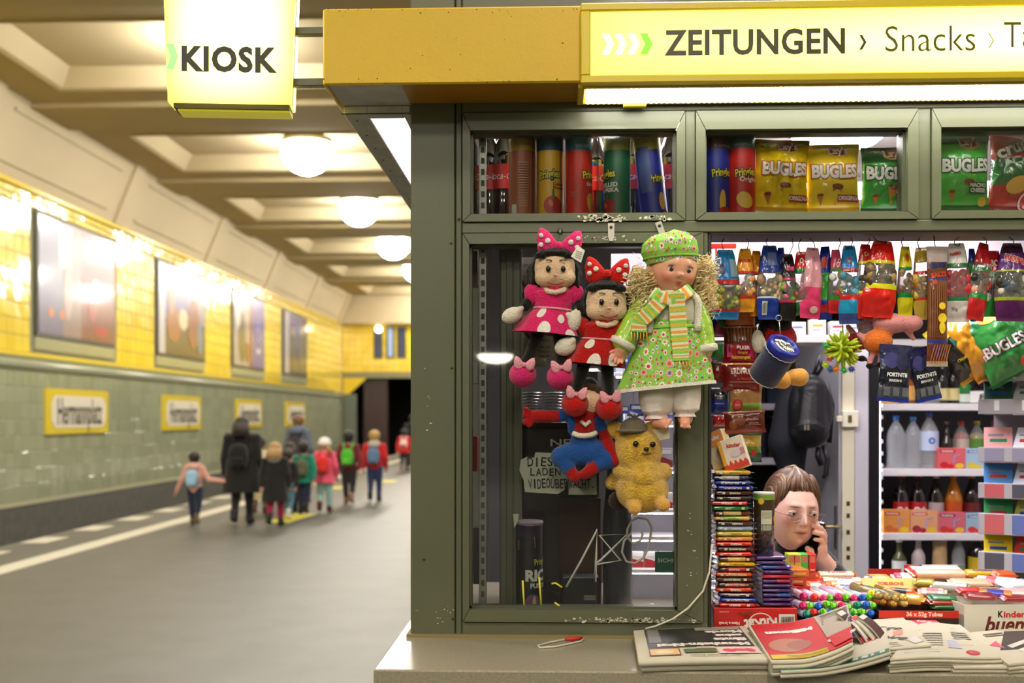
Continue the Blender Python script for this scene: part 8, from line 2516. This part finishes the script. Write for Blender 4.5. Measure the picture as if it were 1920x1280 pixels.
for px0, px1, pyt, pyb, c, lab, dcs in ((1628, 1690, 1058, 1076, '#c82420', 'plain red carton flap at the back of the counter', []), (1695, 1796, 1050, 1066, '#e4e0e0', 'white carton flap with red and navy end at the back', [('r', -.5, 0, -.22, 1, '#b81c2c'), ('r', -.22, 0, -.17, 1, '#26266a')])):
    y = .43
    a, b = WX(px0, y), WX(px1, y); z0, z1 = W(1, pyb + 20, y).z, W(1, pyt, y).z
    t = thing('carton_flap', lab, 'carton', ((a + b) / 2, y, z0))
    MB().box((-(b - a) / 2, 0, 0), ((b - a) / 2, .002, z1 - z0), card(c)).build('card_sheet', t)
    deco_on(t, dcs, lambda x, z, o=0.: Vector((x, -o, z)), b - a, z1 - z0, .0004)
bar(1760, 1070, .37, .150, .045, .022, '#ecc0a4', 'long peach and white wafer packet at the back', [(.0, .07, '#d84a3a'), (.93, 1, '#d03a34')], .02)
bar(1752, 1064, .41, .150, .045, .022, '#e8e8f0', 'long white and blue wafer packet behind the peach one', [(.0, .07, '#d84a3a')], .0)
bar(1850, 1070, .36, .12, .040, .018, '#e0a81c', 'yellow cereal bar with dark blue lettering', [(.75, .95, '#d88a4a')], -.05, 'CORNY', '#26266a', .024)
bar(1735, 1087, .27, .05, .04, .018, '#a8981c', 'olive yellow carton corner between the packets', (), -.3)
bar(1783, 1094, .22, .095, .030, .022, '#c8ccc8', 'silver grey roll with green end across the trays', [(.85, 1, '#5a7a5a')], -.45, cat='sweets', zig=False)
bar(1818, 1088, .25, .10, .05, .014, '#e0b898', 'flat peach coloured packet behind the silver roll', (), -.1)
bar(1818, 1103, .17, .060, .034, .014, '#c81c1c', 'red and white wafer block before the grey roll', [(.2, .8, '#d02420')], .0)
bar(1868, 1085, .27, .11, .06, .020, '#ecdcdc', 'white and red crinkled packet in the heap', [(.2, .5, '#d8606a')], -.5)
bar(1905, 1090, .24, .09, .06, .026, '#d8dce8', 'silver white crumpled packet in the heap', (), .4)
bar(1880, 1072, .34, .06, .04, .02, '#e05a24', 'small orange packet behind the silver one', (), .3)
bar(1866, 1108, .14, .085, .036, .016, '#e07a24', 'orange bar with bold blue lettering over the white box', [(.3, .75, '#2a3aa8')], -.35)
bar(1905, 1106, .15, .08, .05, .016, '#d8b0b4', 'rose and white packet over the white box', [(.4, .6, '#f0e8e8')], -.25)
bar(1838, 1113, .12, .07, .04, .014, '#8a1c20', 'dark red foil bar lying in the white box', (), -.2)
bar(1905, 1117, .11, .08, .04, .014, '#8a1a1e', 'second dark red foil bar in the white box', (), .1)
# white box
y = .02
a, b = WX(1808, y), WX(2010, y)
t = thing('hazelnut_bar_box', 'white carton with large brown slanted lettering at the counter end', 'box', (a, y, ZC_), (0, 0, R(4)))
w_ = b - a; h_ = W(1, 1123, y).z - ZC_
m_kb = card('#e2dccf')
MB().box((0, 0, 0), (w_, .003, h_), m_kb).box((0, .003, 0), (.003, .15, h_), m_kb).box((w_ - .003, .003, 0), (w_, .15, h_), m_kb).box((0, .147, 0), (w_, .15, h_), m_kb).box((0, .003, 0), (w_, .147, h_ * .7), m_kb).build('carton', t)
def kx(px): return WX(px, y) - a
q = MB(); place_text(q, 'K', kx(1873), kx(1883), W(1, 1146, y).z - ZC_, .0175, ink('#1c1a1a'), -.0008, bold=.03); q.build('lettering', t)
q = MB(); place_text(q, 'inder', kx(1884), kx(1926), W(1, 1146, y).z - ZC_, .0170, ink('#d8281c'), -.0008, bold=.03); q.build('lettering', t)
q = MB(); v, f = text2d('bueno', .058, bold=.0016, shear=.28, align='LEFT'); q.add([(kx(1846) + x * .92, -.0008, W(1, 1160, y).z - ZC_ + z) for x, z in v], f, ink('#6a2018')); q.build('lettering', t)
MB().lathe([(.006, 0), (.006, .0008)], ink('#5a2018'), 12, (.004, -.0005, .012), axis=(0, -1, 0)).build('print', t)

# ================================================================ newspapers on the counter
m_pg = mat('#c6beaa', rough=.8, var=.04, vscale=30)
m_pg2 = mat('#b2aa96', rough=.85)
def newspaper(label, BLp, BRp, FRp, FLp, n, th, curl=lambda u, v: 0., prints=(), base=0., name='newspaper_stack', cat='newspaper', top_c=None, seed=1, st=.00013, o0=-.0006):
    """corner points (x, y) of the pile, back left / back right / front right / front left"""
    c = (Vector((*BLp, 0)) + Vector((*BRp, 0)) + Vector((*FRp, 0)) + Vector((*FLp, 0))) / 4
    t = thing(name, label, cat, (c.x, c.y, ZC_ + base), 0, 'newspapers spread along the counter')
    r_ = random.Random(seed)
    def P(u, v, z):
        f = Vector((*FLp, 0)) * (1 - u) + Vector((*FRp, 0)) * u
        b = Vector((*BLp, 0)) * (1 - u) + Vector((*BRp, 0)) * u
        p = f * (1 - v) + b * v - c
        p.z = z + curl(u, v)
        return p
    for k in range(n):
        z0, z1 = th * k / n + .0004, th * (k + 1) / n - .0004
        du, dv = r_.uniform(-.012, .012), r_.uniform(-.014, .014)
        q = MB()
        NU, NV = 24, 8
        m_ = top_c if (k == n - 1 and top_c) else m_pg
        g_ = lambda u, v, z: P(u + du, v + dv, z)
        q.grid(lambda u, v: g_(u, v, z1), NU, NV, m_)
        q.grid(lambda u, v: g_(1 - u, v, z0), NU, NV, m_pg2)
        rnd_ = (z1 - z0) * .4
        q.grid(lambda u, v: g_(u, 0, z0 + (z1 - z0) * v) + Vector((0, -rnd_ * math.sin(PI * v), 0)), NU, 3, m_pg)
        q.grid(lambda u, v: g_(1 - u, 1, z0 + (z1 - z0) * v), NU, 2, m_pg)
        q.grid(lambda u, v: g_(1, u, z0 + (z1 - z0) * v), NV, 2, m_pg)
        q.grid(lambda u, v: g_(0, 1 - u, z0 + (z1 - z0) * v), NV, 2, m_pg)
        q.build('folded_paper', t)
    du = dv = 0
    W_ = ((Vector(BRp) - Vector(BLp)).length + (Vector(FRp) - Vector(FLp)).length) / 2
    Hh = ((Vector(BLp) - Vector(FLp)).length + (Vector(BRp) - Vector(FRp)).length) / 2
    fn = lambda x, z, o=0.: P(x / W_ + .5, z / Hh, th + .0010 + o)
    deco_on(t, prints, fn, W_, Hh, o0, st)
    return t, fn
def cp(px, py, h=.0):
    """counter point under the pixel for height h above the counter"""
    z = ZC_ + h
    d = (H - z) / (py - 782) * F
    u = (px - 960) / F
    # depth d along the view axis
    xr = u * d
    return (xr * CS - d * SN, xr * SN + d * CS - D)
UP = math.pi
def lines(x0, x1, z0, z1, n, c='#4a463e'):
    return [('r', x0, z0 + (z1 - z0) * i / n, x1, z0 + (z1 - z0) * (i + .5) / n, c) for i in range(n)]
th1 = .028
newspaper('newspaper pile with a black front page photo, nearest the window post', cp(1190, 1182, th1), cp(1398, 1171, th1), cp(1452, 1234, th1), cp(1200, 1238, th1), 2, th1,
    lambda u, v: .002 * math.sin(3 * u + v), [('r', -.42, .34, .43, .97, '#2f2c2a'), ('e', -.2, .74, .13, .16, '#151414', .3), ('e', -.12, .55, .1, .1, '#1b1919'), ('e', -.18, .42, .08, .05, '#8a8078'), ('r', -.40, .50, -.30, .95, '#7a766e'), ('t', 'Mannheim-Nazi', .03, .42, .047, '#ece6d8', dict(bold=.003, rot=UP, sx=.80)), ('t', 'filmte', .27, .56, .044, '#ece6d8', dict(bold=.0028, rot=UP, sx=.85)), ('t', 'seine', .28, .68, .040, '#ece6d8', dict(bold=.0028, rot=UP, sx=.85)), ('t', 'Morde', .26, .80, .044, '#ece6d8', dict(bold=.0028, rot=UP, sx=.85))]
    + lines(.02, .42, .86, .96, 3, '#cfc8ba') + [('r', -.42, .10, -.18, .31, '#8a3a3a'), ('r', -.41, .12, -.19, .29, '#d8b87a'), ('e', -.30, .2, .07, .05, '#e0d0a0'), ('r', -.15, .16, .10, .27, '#5a6a44'), ('r', .11, .12, .43, .30, '#e8c8c4'), ('e', .2, .2, .05, .05, '#d84a5a', .5), ('e', .28, .21, .06, .035, '#d84a5a', -.4), ('e', .36, .2, .04, .05, '#d84a5a', .3), ('r', -.04, .27, .10, .32, '#e0a8a4'), ('t', 'wollen die City fluten', .1, .075, .016, '#2f2c28', dict(bold=.0004, rot=UP))], seed=2)
# red tabloid pile, curling up against the goods
def curl2(u, v): return .075 * max(0, u - .35) ** 1.6 + .012 * v
t2 = .034
newspaper('curled tabloid pile with a red front page against the red wafer carton', cp(1405, 1180, t2), cp(1590, 1168, t2), cp(1600, 1236, t2), cp(1448, 1240, t2), 4, t2, curl2,
    [('r', -.49, .04, .5, .98, '#c41c1c'), ('r', -.48, .04, .2, .14, '#d8c020'), ('e', -.22, .36, .22, .17, '#b8785a', .0), ('e', -.1, .34, .14, .11, '#a0624a'), ('t', 'Millionen', -.15, .70, .046, '#f0e8dc', dict(bold=.0034, rot=UP, sx=.72)), ('p', [(.14, .96), (.5, .98), (.5, .36), (.22, .34)], '#b0a698'), ('p', [(.2, .60), (.5, .62), (.5, .5), (.22, .48)], '#3a2c2a'), ('e', .3, .8, .1, .1, '#5a5450'), ('p', [(.22, .34), (.5, .36), (.5, .10), (.28, .08)], '#cc2a34'), ('t', 'Sport', .38, .24, .036, '#f0e0d8', dict(bold=.002, rot=UP))] + lines(.2, .48, .66, .94, 6, '#6a625a') + lines(-.3, .2, .06, .12, 2, '#8a7a14'), base=0., seed=3, st=.0003, o0=.0008)
# green headed paper beneath, bending up
newspaper('paper with green headline bent up under the red tabloid', cp(1500, 1205, .02), cp(1660, 1190, .03), cp(1668, 1238, .03), cp(1462, 1256, .02), 2, .018, lambda u, v: .055 * max(0, u - .3) ** 1.6, [('r', -.5, .02, .5, .16, '#1f6a54')] + [('r', -.44 + i * .085, .05, -.44 + i * .085 + (.03, .05, .06)[i % 3], .13, '#c4cabc') for i in range(11)], seed=5)
# fanned glossy papers standing behind the tabloid
for k, (px, top, c, lab) in enumerate(((1578, 1142, '#3c2422', 'fanned dark magazine, first of the upright row behind the tabloid'), (1590, 1150, '#d8d0c4', 'fanned pale magazine, second of the upright row behind the tabloid'), (1604, 1152, '#cfc6b6', 'fanned pale magazine, third of the upright row behind the tabloid'), (1618, 1150, '#4a2c2c', 'fanned dark magazine with red edge, last of the upright row'))):
    a = W(px, top, -.06); b = W(px + 56, 1208, -.18)
    t = thing('folded_magazine', lab, 'magazine', (a + b) / 2, 0, 'magazines fanned behind the tabloid')
    d = b - a
    sd = Vector((-.030, -.055, .0))
    P = lambda u, v, o=0.: a + d * u + sd * v + Vector((0, 0, .012 * math.sin(PI * u) + o)) - (a + b) / 2
    q = MB().grid(lambda u, v: P(u, v), 8, 3, mat(c, rough=.35)).grid(lambda u, v: P(u, 1 - v, -.006), 8, 3, m_pg)
    q.grid(lambda u, v: P(u, 1, -.006 * (1 - v)), 8, 1, m_pg).grid(lambda u, v: P(0, 1 - u, -.006 * (1 - v)), 3, 1, m_pg).grid(lambda u, v: P(1 - u, 0, -.006 * (1 - v)), 8, 1, m_pg)
    q.build('pages', t)
    q = MB().grid(lambda u, v: P(.03 + .16 * u, .1 + .8 * v, .0008), 2, 2, ink('#d8d0c0' if k in (0, 3) else '#b8283a'))
    q.grid(lambda u, v: P(.8 + .16 * u, .1 + .8 * v, .0008), 2, 2, ink('#d03a5a')); q.build('print', t)
# left wing papers
th = .016
newspaper('left leaning daily with slim black title, half over the tabloid', cp(1625, 1158, .05), cp(1690, 1148, .06), cp(1745, 1206, .05), cp(1655, 1216, .04), 3, .020, lambda u, v: .020 + .008 * u + .004 * v, [('t', 'junge', -.16, .66, .055, '#2c2a28', dict(bold=.0006, rot=-.75)), ('p', [(-.05, .5), (.22, .52), (.12, .38), (-.12, .36)], '#e07a6a'), ('r', -.3, .04, -.05, .06, '#9a968c'), ('r', -.3, .09, -.1, .11, '#9a968c'), ('r', -.3, .14, -.12, .16, '#9a968c'), ('t', 'welt', .04, .26, .058, '#3a3834', dict(bold=.0008, rot=-.75)), ('p', [(.1, .2), (.35, .3), (.42, .1), (.2, .06)], '#c8c4bc')], base=.0, seed=7)
newspaper('daily with red title block and long black title', cp(1690, 1150, .05), cp(1738, 1142, .06), cp(1826, 1198, .05), cp(1748, 1208, .04), 3, .022, lambda u, v: .016 + .008 * v, [('p', [(-.42, .92), (.42, .96), (.48, .60), (-.2, .56)], '#d84a5e'), ('t', 'taz', .05, .76, .040, '#f0dcd8', dict(bold=.001, rot=-.5)), ('t', 'tageszeitung', .12, .36, .030, '#5a564e', dict(bold=.0004, rot=-.95))], seed=8)
newspaper('broad daily pile with small red oval on its front page', cp(1725, 1180, .03), cp(1800, 1176, .035), cp(1876, 1232, .03), cp(1668, 1238, .03), 5, .034, lambda u, v: .003 * math.sin(5 * u) + .012 * v, [('e', .28, .12, .07, .07, '#c83a44'), ('p', [(-.42, .8), (.3, .86), (.3, .84), (-.42, .78)], '#b0aca0'), ('p', [(-.4, .2), (-.05, .2), (-.05, .12), (-.4, .12)], '#b8b4a8'), ('t', 'br', .28, .12, .012, '#f0dcd8', {}), ('p', [(.05, .46), (.17, .44), (.2, .22), (.05, .24)], '#b4b4c8')] + lines(-.3, 0, .3, .7, 6, '#a8a498') + lines(.15, .4, .5, .75, 4, '#b0aca0'), seed=9)
newspaper('daily with a dark photo and pink headline at the counter end', cp(1812, 1192, .02), cp(1960, 1176, .02), cp(1990, 1236, .02), cp(1890, 1248, .02), 3, .024, lambda u, v: .004 * v, [('p', [(-.36, .38), (-.06, .92), (.5, .82), (.5, .3)], '#3c3836'), ('p', [(-.42, .55), (-.28, .66), (-.26, .42)], '#d85a7a'), ('p', [(-.2, .48), (.14, .62), (.16, .54), (-.16, .40)], '#d8d4cc'), ('p', [(-.1, .34), (.3, .5), (.3, .38), (-.06, .26)], '#e0dcd4'), ('r', -.12, .04, .5, .16, '#c87a88')] + lines(-.35, -.1, .8, .92, 2, '#6a665e'), seed=10)
newspaper('lowest folded daily lying at the front edge of the counter', cp(1760, 1240, .0), cp(1990, 1222, .0), cp(2000, 1262, .0), cp(1786, 1262, .0), 2, .016, lambda u, v: 0., lines(-.4, .4, .2, .8, 6, '#a8a498'), seed=11)

# white cord with a red clip
t = thing('white_cord', 'white cord with small red clip running down onto the counter', 'cord', cp(1080, 1200) + (ZC_,))
def cw(px, py, h=.003): x, y_ = cp(px, py, h); return Vector((x, y_, ZC_ + h))
cpts = [W(1335, 1020, -.01), W(1330, 1072, -.016), W(1318, 1108, -.02), W(1290, 1140, -.03), W(1262, 1160, -.05), W(1230, 1173, -.07)] + [cw(a, b) for a, b in ((1190, 1184), (1150, 1189), (1110, 1190), (1070, 1196), (1030, 1204), (1009, 1210), (1012, 1214), (1040, 1212), (1070, 1206), (1088, 1202), (1096, 1197))]
put(MB().tube(cpts, .0026, mat('#d8d2c0', rough=.5), 8), 'cord', t)
put(MB().tube([cw(1060, 1198, .006), cw(1075, 1197, .006), cw(1092, 1196, .006)], [.004, .007, .004], mat('#c83020', rough=.4), 10), 'red_clip', t)
# ================================================================ people walking away along the platform
def cloth(c): return mat(c, rough=.9, sheen=.2, bump=.2, bscale=60)
SKN = mat('#d2a088', rough=.55)
def walker(label, px, py, h, coat, trouser, shoe, hair, hair_long=.0, coat_len=.47, stride=1, arms=None, hood=None, pack_c=None, pack_label=None, hat=None, wide=1., turn=0., ponytail=False, pocket=None, leggings=None):
    """figure seen from behind; (px, py) is where the feet meet the platform"""
    d = F * H / (py - 782)
    x = lat(px, d)
    t = thing('person', label, 'person', (x, YD(d), 0), (0, 0, turn))
    C_, T_, S_ = cloth(coat), cloth(trouser), mat(shoe, rough=.5)
    kid = h < 1.45
    hr = .072 * h if not kid else .083 * h
    zs, zh, zk = .80 * h, .49 * h, .26 * h
    if kid: zs = .775 * h
    sw = .105 * h * wide; hw_ = .052 * h
    P = [('e', (0, 0, .66 * h), (.115 * h * wide, .085 * h, .17 * h), C_), ('c', (-sw, 0, zs), .05 * h, (sw, 0, zs), .05 * h, C_), ('e', (0, 0, zh + .03 * h), (.105 * h * wide, .085 * h, .09 * h), C_ if coat_len < .5 else T_),
         ('c', (0, 0, zs), .045 * h, (0, .01 * h, h - hr * 1.6), .035 * h, SKN),
         ('e', (0, .01 * h, h - hr), (hr * .82, hr * .95, hr), SKN), ('e', (0, .01 * h + hr * .95, h - hr * 1.12), (hr * .14, hr * .2, hr * .2), SKN),
         ('e', (-hr * .84, 0, h - hr * 1.1), (hr * .1, hr * .18, hr * .26), SKN), ('e', (hr * .84, 0, h - hr * 1.1), (hr * .1, hr * .18, hr * .26), SKN)]
    for s in (-1, 1):
        f = s * stride
        k = (s * hw_ * 1.05, .04 * h if f > 0 else -.01 * h, zk)
        a = (s * hw_ * .95, .07 * h if f > 0 else -.09 * h, .055 * h if f > 0 else .085 * h)
        lg = T_ if not leggings else cloth(leggings)
        P += [('c', (s * hw_, 0, zh), .068 * h, k, .046 * h, T_), ('c', k, .045 * h, a, .032 * h, lg),
              ('c', (a[0], a[1], a[2] + .045 * h), .038 * h, (a[0], a[1] - .012 * h, a[2] - .02 * h), .036 * h, S_), ('c', (a[0], a[1] - .012 * h, a[2] - .024 * h), .030 * h, (a[0] + s * .01 * h, a[1] + .075 * h, .026 * h if f > 0 else a[2] - .045 * h), .025 * h, S_)]
        if arms and arms[0 if s < 0 else 1]:
            e, w_ = arms[0 if s < 0 else 1]
            e, w_ = [Vector(q) * h for q in (e, w_)]
        else:
            e, w_ = Vector((s * .155 * h, -.02 * h, .62 * h)), Vector((s * .15 * h, .06 * h * f, .49 * h))
        P += [('c', (s * sw, 0, zs - .005 * h), .046 * h, e, .040 * h, C_), ('c', e, .040 * h, w_, .032 * h, C_)]
        dv = (w_ - e).normalized()
        P += [('c', w_, .020 * h, w_ + dv * .055 * h, .018 * h, SKN)] + [('c', w_ + dv * .05 * h + Vector((o * h, 0, 0)), .008 * h, w_ + dv * .095 * h + Vector((o * h * 1.3, .006 * h, 0)), .006 * h, SKN) for o in (-.014, -.005, .005, .014)] + [('c', w_ + dv * .02 * h, .009 * h, w_ + dv * .05 * h + Vector((-s * .025 * h, .012 * h, 0)), .007 * h, SKN)]
    blob(P, .011 * h, 2, 'body', t)
    # coat skirt
    if coat_len < .47:
        rg = [(0, .62 * h, .118 * h * wide, .09 * h, 0, 0, 0), (0, .5 * h, .125 * h * wide, .10 * h, 0, 0, .02), (0, coat_len * h, .15 * h * wide, .12 * h, 0, 0, .06)]
        f_ = rings_surface(rg)
        MB().grid(lambda u, v: f_(u, v), 32, 10, C_).grid(lambda u, v: f_(1 - u, v, -.006), 32, 10, C_).build('coat_skirt', t)
    m_hr = mat(hair, rough=.6, sheen=.2, var=.3, vscale=30)
    if hat:
        q = MB().ell((0, .0, h - hr * .72), (hr * 1.02, hr * 1.08, hr * .86), cloth(hat), 18, 12).tube([(hr * 1.0 * math.cos(a), hr * 1.05 * math.sin(a), h - hr * .95) for a in [2 * PI * k / 20 for k in range(20)]], hr * .16, cloth(hat), 6, closed=True)
        q.build('knit_hat', t)
    else:
        blob([('e', (0, -.012 * h, h - hr * .82), (hr * .98, hr * 1.0, hr * .92), m_hr), ('e', (0, -.03 * h, h - hr * 1.3), (hr * .8, hr * .6, hr * .7), m_hr)], .008 * h, 2, 'hair', t)
    if hair_long:
        r_ = random.Random(px); q = MB()
        for i in range(16):
            a = -1.25 + 2.5 * i / 15
            q.tube([(hr * .9 * math.sin(a), -.012 * h - hr * .9 * math.cos(a), h - hr * .8), (hr * 1.0 * math.sin(a), -.03 * h - hr * .95 * math.cos(a), h - hr * 1.7), (hr * .95 * math.sin(a) + r_.uniform(-.01, .01), -.06 * h - hr * .7 * math.cos(a), h - hr * 1.7 - hair_long * h * r_.uniform(.8, 1.05))], [.014 * h, .016 * h, .008 * h], m_hr, 6)
        q.build('long_hair', t)
    if ponytail:
        MB().tube([(hr * .5, -hr * .9, h - hr * 1.2), (hr * 1.1, -hr * 1.1, h - hr * 1.9), (hr * 1.3, -hr * 1.0, h - hr * 3.0)], [.02 * h, .024 * h, .01 * h], m_hr, 8).build('ponytail', t)
    if hood:
        blob([('e', (0, -.07 * h, zs + .03 * h), (.085 * h, .05 * h, .055 * h), cloth(hood)), ('e', (0, -.02 * h, zs + .05 * h), (.09 * h, .07 * h, .035 * h), cloth(hood))], .012 * h, 2, 'hood', t)
    if pack_c:
        b = thing('backpack', pack_label, 'backpack', (x, YD(d), 0), (0, 0, turn))
        m_ = cloth(pack_c)
        z0, z1 = (.52 * h, .76 * h)
        wd_ = .085 * h
        q = MB().grid(lambda u, v: Vector((math.copysign(abs(math.cos(2 * PI * u)) ** .5, math.cos(2 * PI * u)) * wd_ * (math.sin(min(1, v * 1.02) * PI) ** .22 if 0 < v < 1 else 0), -.125 * h + math.copysign(abs(math.sin(2 * PI * u)) ** .6, math.sin(2 * PI * u)) * .05 * h * (math.sin(min(1, v * 1.02) * PI) ** .3 if 0 < v < 1 else 0), z0 + (z1 - z0) * v)), 24, 14, m_)
        q.build('main_bag', b)
        MB().box((-wd_ * .7, -.19 * h, z0 + .03 * h), (wd_ * .7, -.165 * h, z0 + .11 * h), cloth(pocket or pack_c), .01 * h).build('front_pocket', b)
        for s in (-1, 1):
            MB().tube([(s * wd_ * .6, -.10 * h, z1 - .01 * h), (s * wd_ * .75, -.03 * h, zs + .052 * h), (s * wd_ * .8, .06 * h, zs + .02 * h), (s * wd_ * .85, .095 * h, .66 * h), (s * wd_ * .9, -.06 * h, z0 + .05 * h)], .014 * h, m_, 6).build('shoulder_strap', b)
    return t
walker('small child in pink hooded jacket holding hand of woman in black', 358, 986, 1.10, '#e0a898', '#262c48', '#6a5a42', '#1e1612', hood='#e6b4a4', arms=(((-.17, -.02, .62), (-.25, .02, .47)), ((.19, -.0, .62), (.40, .0, .60))), pack_c='#9cc4e4', pack_label='pale blue backpack on the small child in pink', stride=-1)
walker('woman in long black coat with long dark hair, walking with children', 449, 985, 1.63, '#141414', '#181618', '#1a1820', '#2a1a16', hair_long=.06, coat_len=.30, wide=1.25, arms=(((-.17, .0, .60), (-.17, .02, .47)), None), pack_c='#0f0f10', pack_label='black backpack on the woman in black coat', stride=1)
walker('child in cream coat walking behind the blonde child', 483, 966, 1.30, '#dccdaa', '#d8c8a0', '#6a4a3a', '#2a1c16', coat_len=.20, wide=1.1)
walker('blonde child in long black coat with magenta leggings and black boots', 512, 988, 1.25, '#151516', '#a01c4a', '#161616', '#b08c5c', hair_long=.06, coat_len=.30, wide=1.1, stride=1, hood='#8a8682')
walker('child in dark jacket and light blue jeans, leaning mid stride', 536, 976, 1.12, '#1a1a1e', '#5a8aa4', '#e0d8d4', '#2a1e18', stride=-1, turn=-.2)
walker('man in slate blue hooded jacket, tallest at the back of the group', 557, 944, 1.66, '#5a6478', '#22242c', '#1a1a1a', '#7a5236', hood='#64708a', pack_c='#33242c', pack_label='dark red and black backpack on the man in slate blue', turn=-.25)
walker('child with long dark hair and coral red coat between two others', 541, 962, 1.20, '#e8404c', '#17171a', '#141414', '#2c1a16', hair_long=.03, pack_c='#f04a50', pack_label='coral red backpack on the dark haired child', coat_len=.42)
walker('child in teal green jacket and navy trousers', 566, 966, 1.22, '#12806a', '#262e54', '#1a1a1a', '#1e1614', stride=-1, pack_c='#56583e', pack_label='olive backpack on the child in teal', pocket='#62664a', coat_len=.44)
walker('child in white knit hat and pink jacket, pale blue trousers', 606, 962, 1.27, '#e8587c', '#a4cccc', '#5a1c24', '#b08a50', hat='#e4e2e0', ponytail=True, pack_c='#d8281e', pack_label='bright red backpack on the child in white hat', coat_len=.40)
walker('child in dark red jacket and patterned dark trousers', 652, 946, 1.37, '#6e1224', '#2a242c', '#8a6a5a', '#16121c', pack_c='#4ab02c', pack_label='green backpack on the child in dark red', stride=-1, pocket='#5ac038')
walker('blonde child in bright red jacket and blue jeans, nearest the kiosk', 701, 941, 1.37, '#c41a1e', '#2c3a66', '#1a1c22', '#c09a5c', hood='#b8b0ac', wide=1.15, pack_c='#5a7a9c', pack_label='slate blue backpack on the child in bright red', stride=1)
walker('child in red and white far ahead, half hidden by the kiosk corner', 757, 884, 1.28, '#d41c1c', '#3a3030', '#6a5a50', '#241a16', coat_len=.44, pack_c='#e8d8d4', pack_label='white and red backpack far ahead by the kiosk corner', pocket='#d01c1c')
walker('adult in dark clothes at the far end beside kiosk corner', 773, 876, 1.70, '#20242a', '#1c1c20', '#141414', '#1a1412')
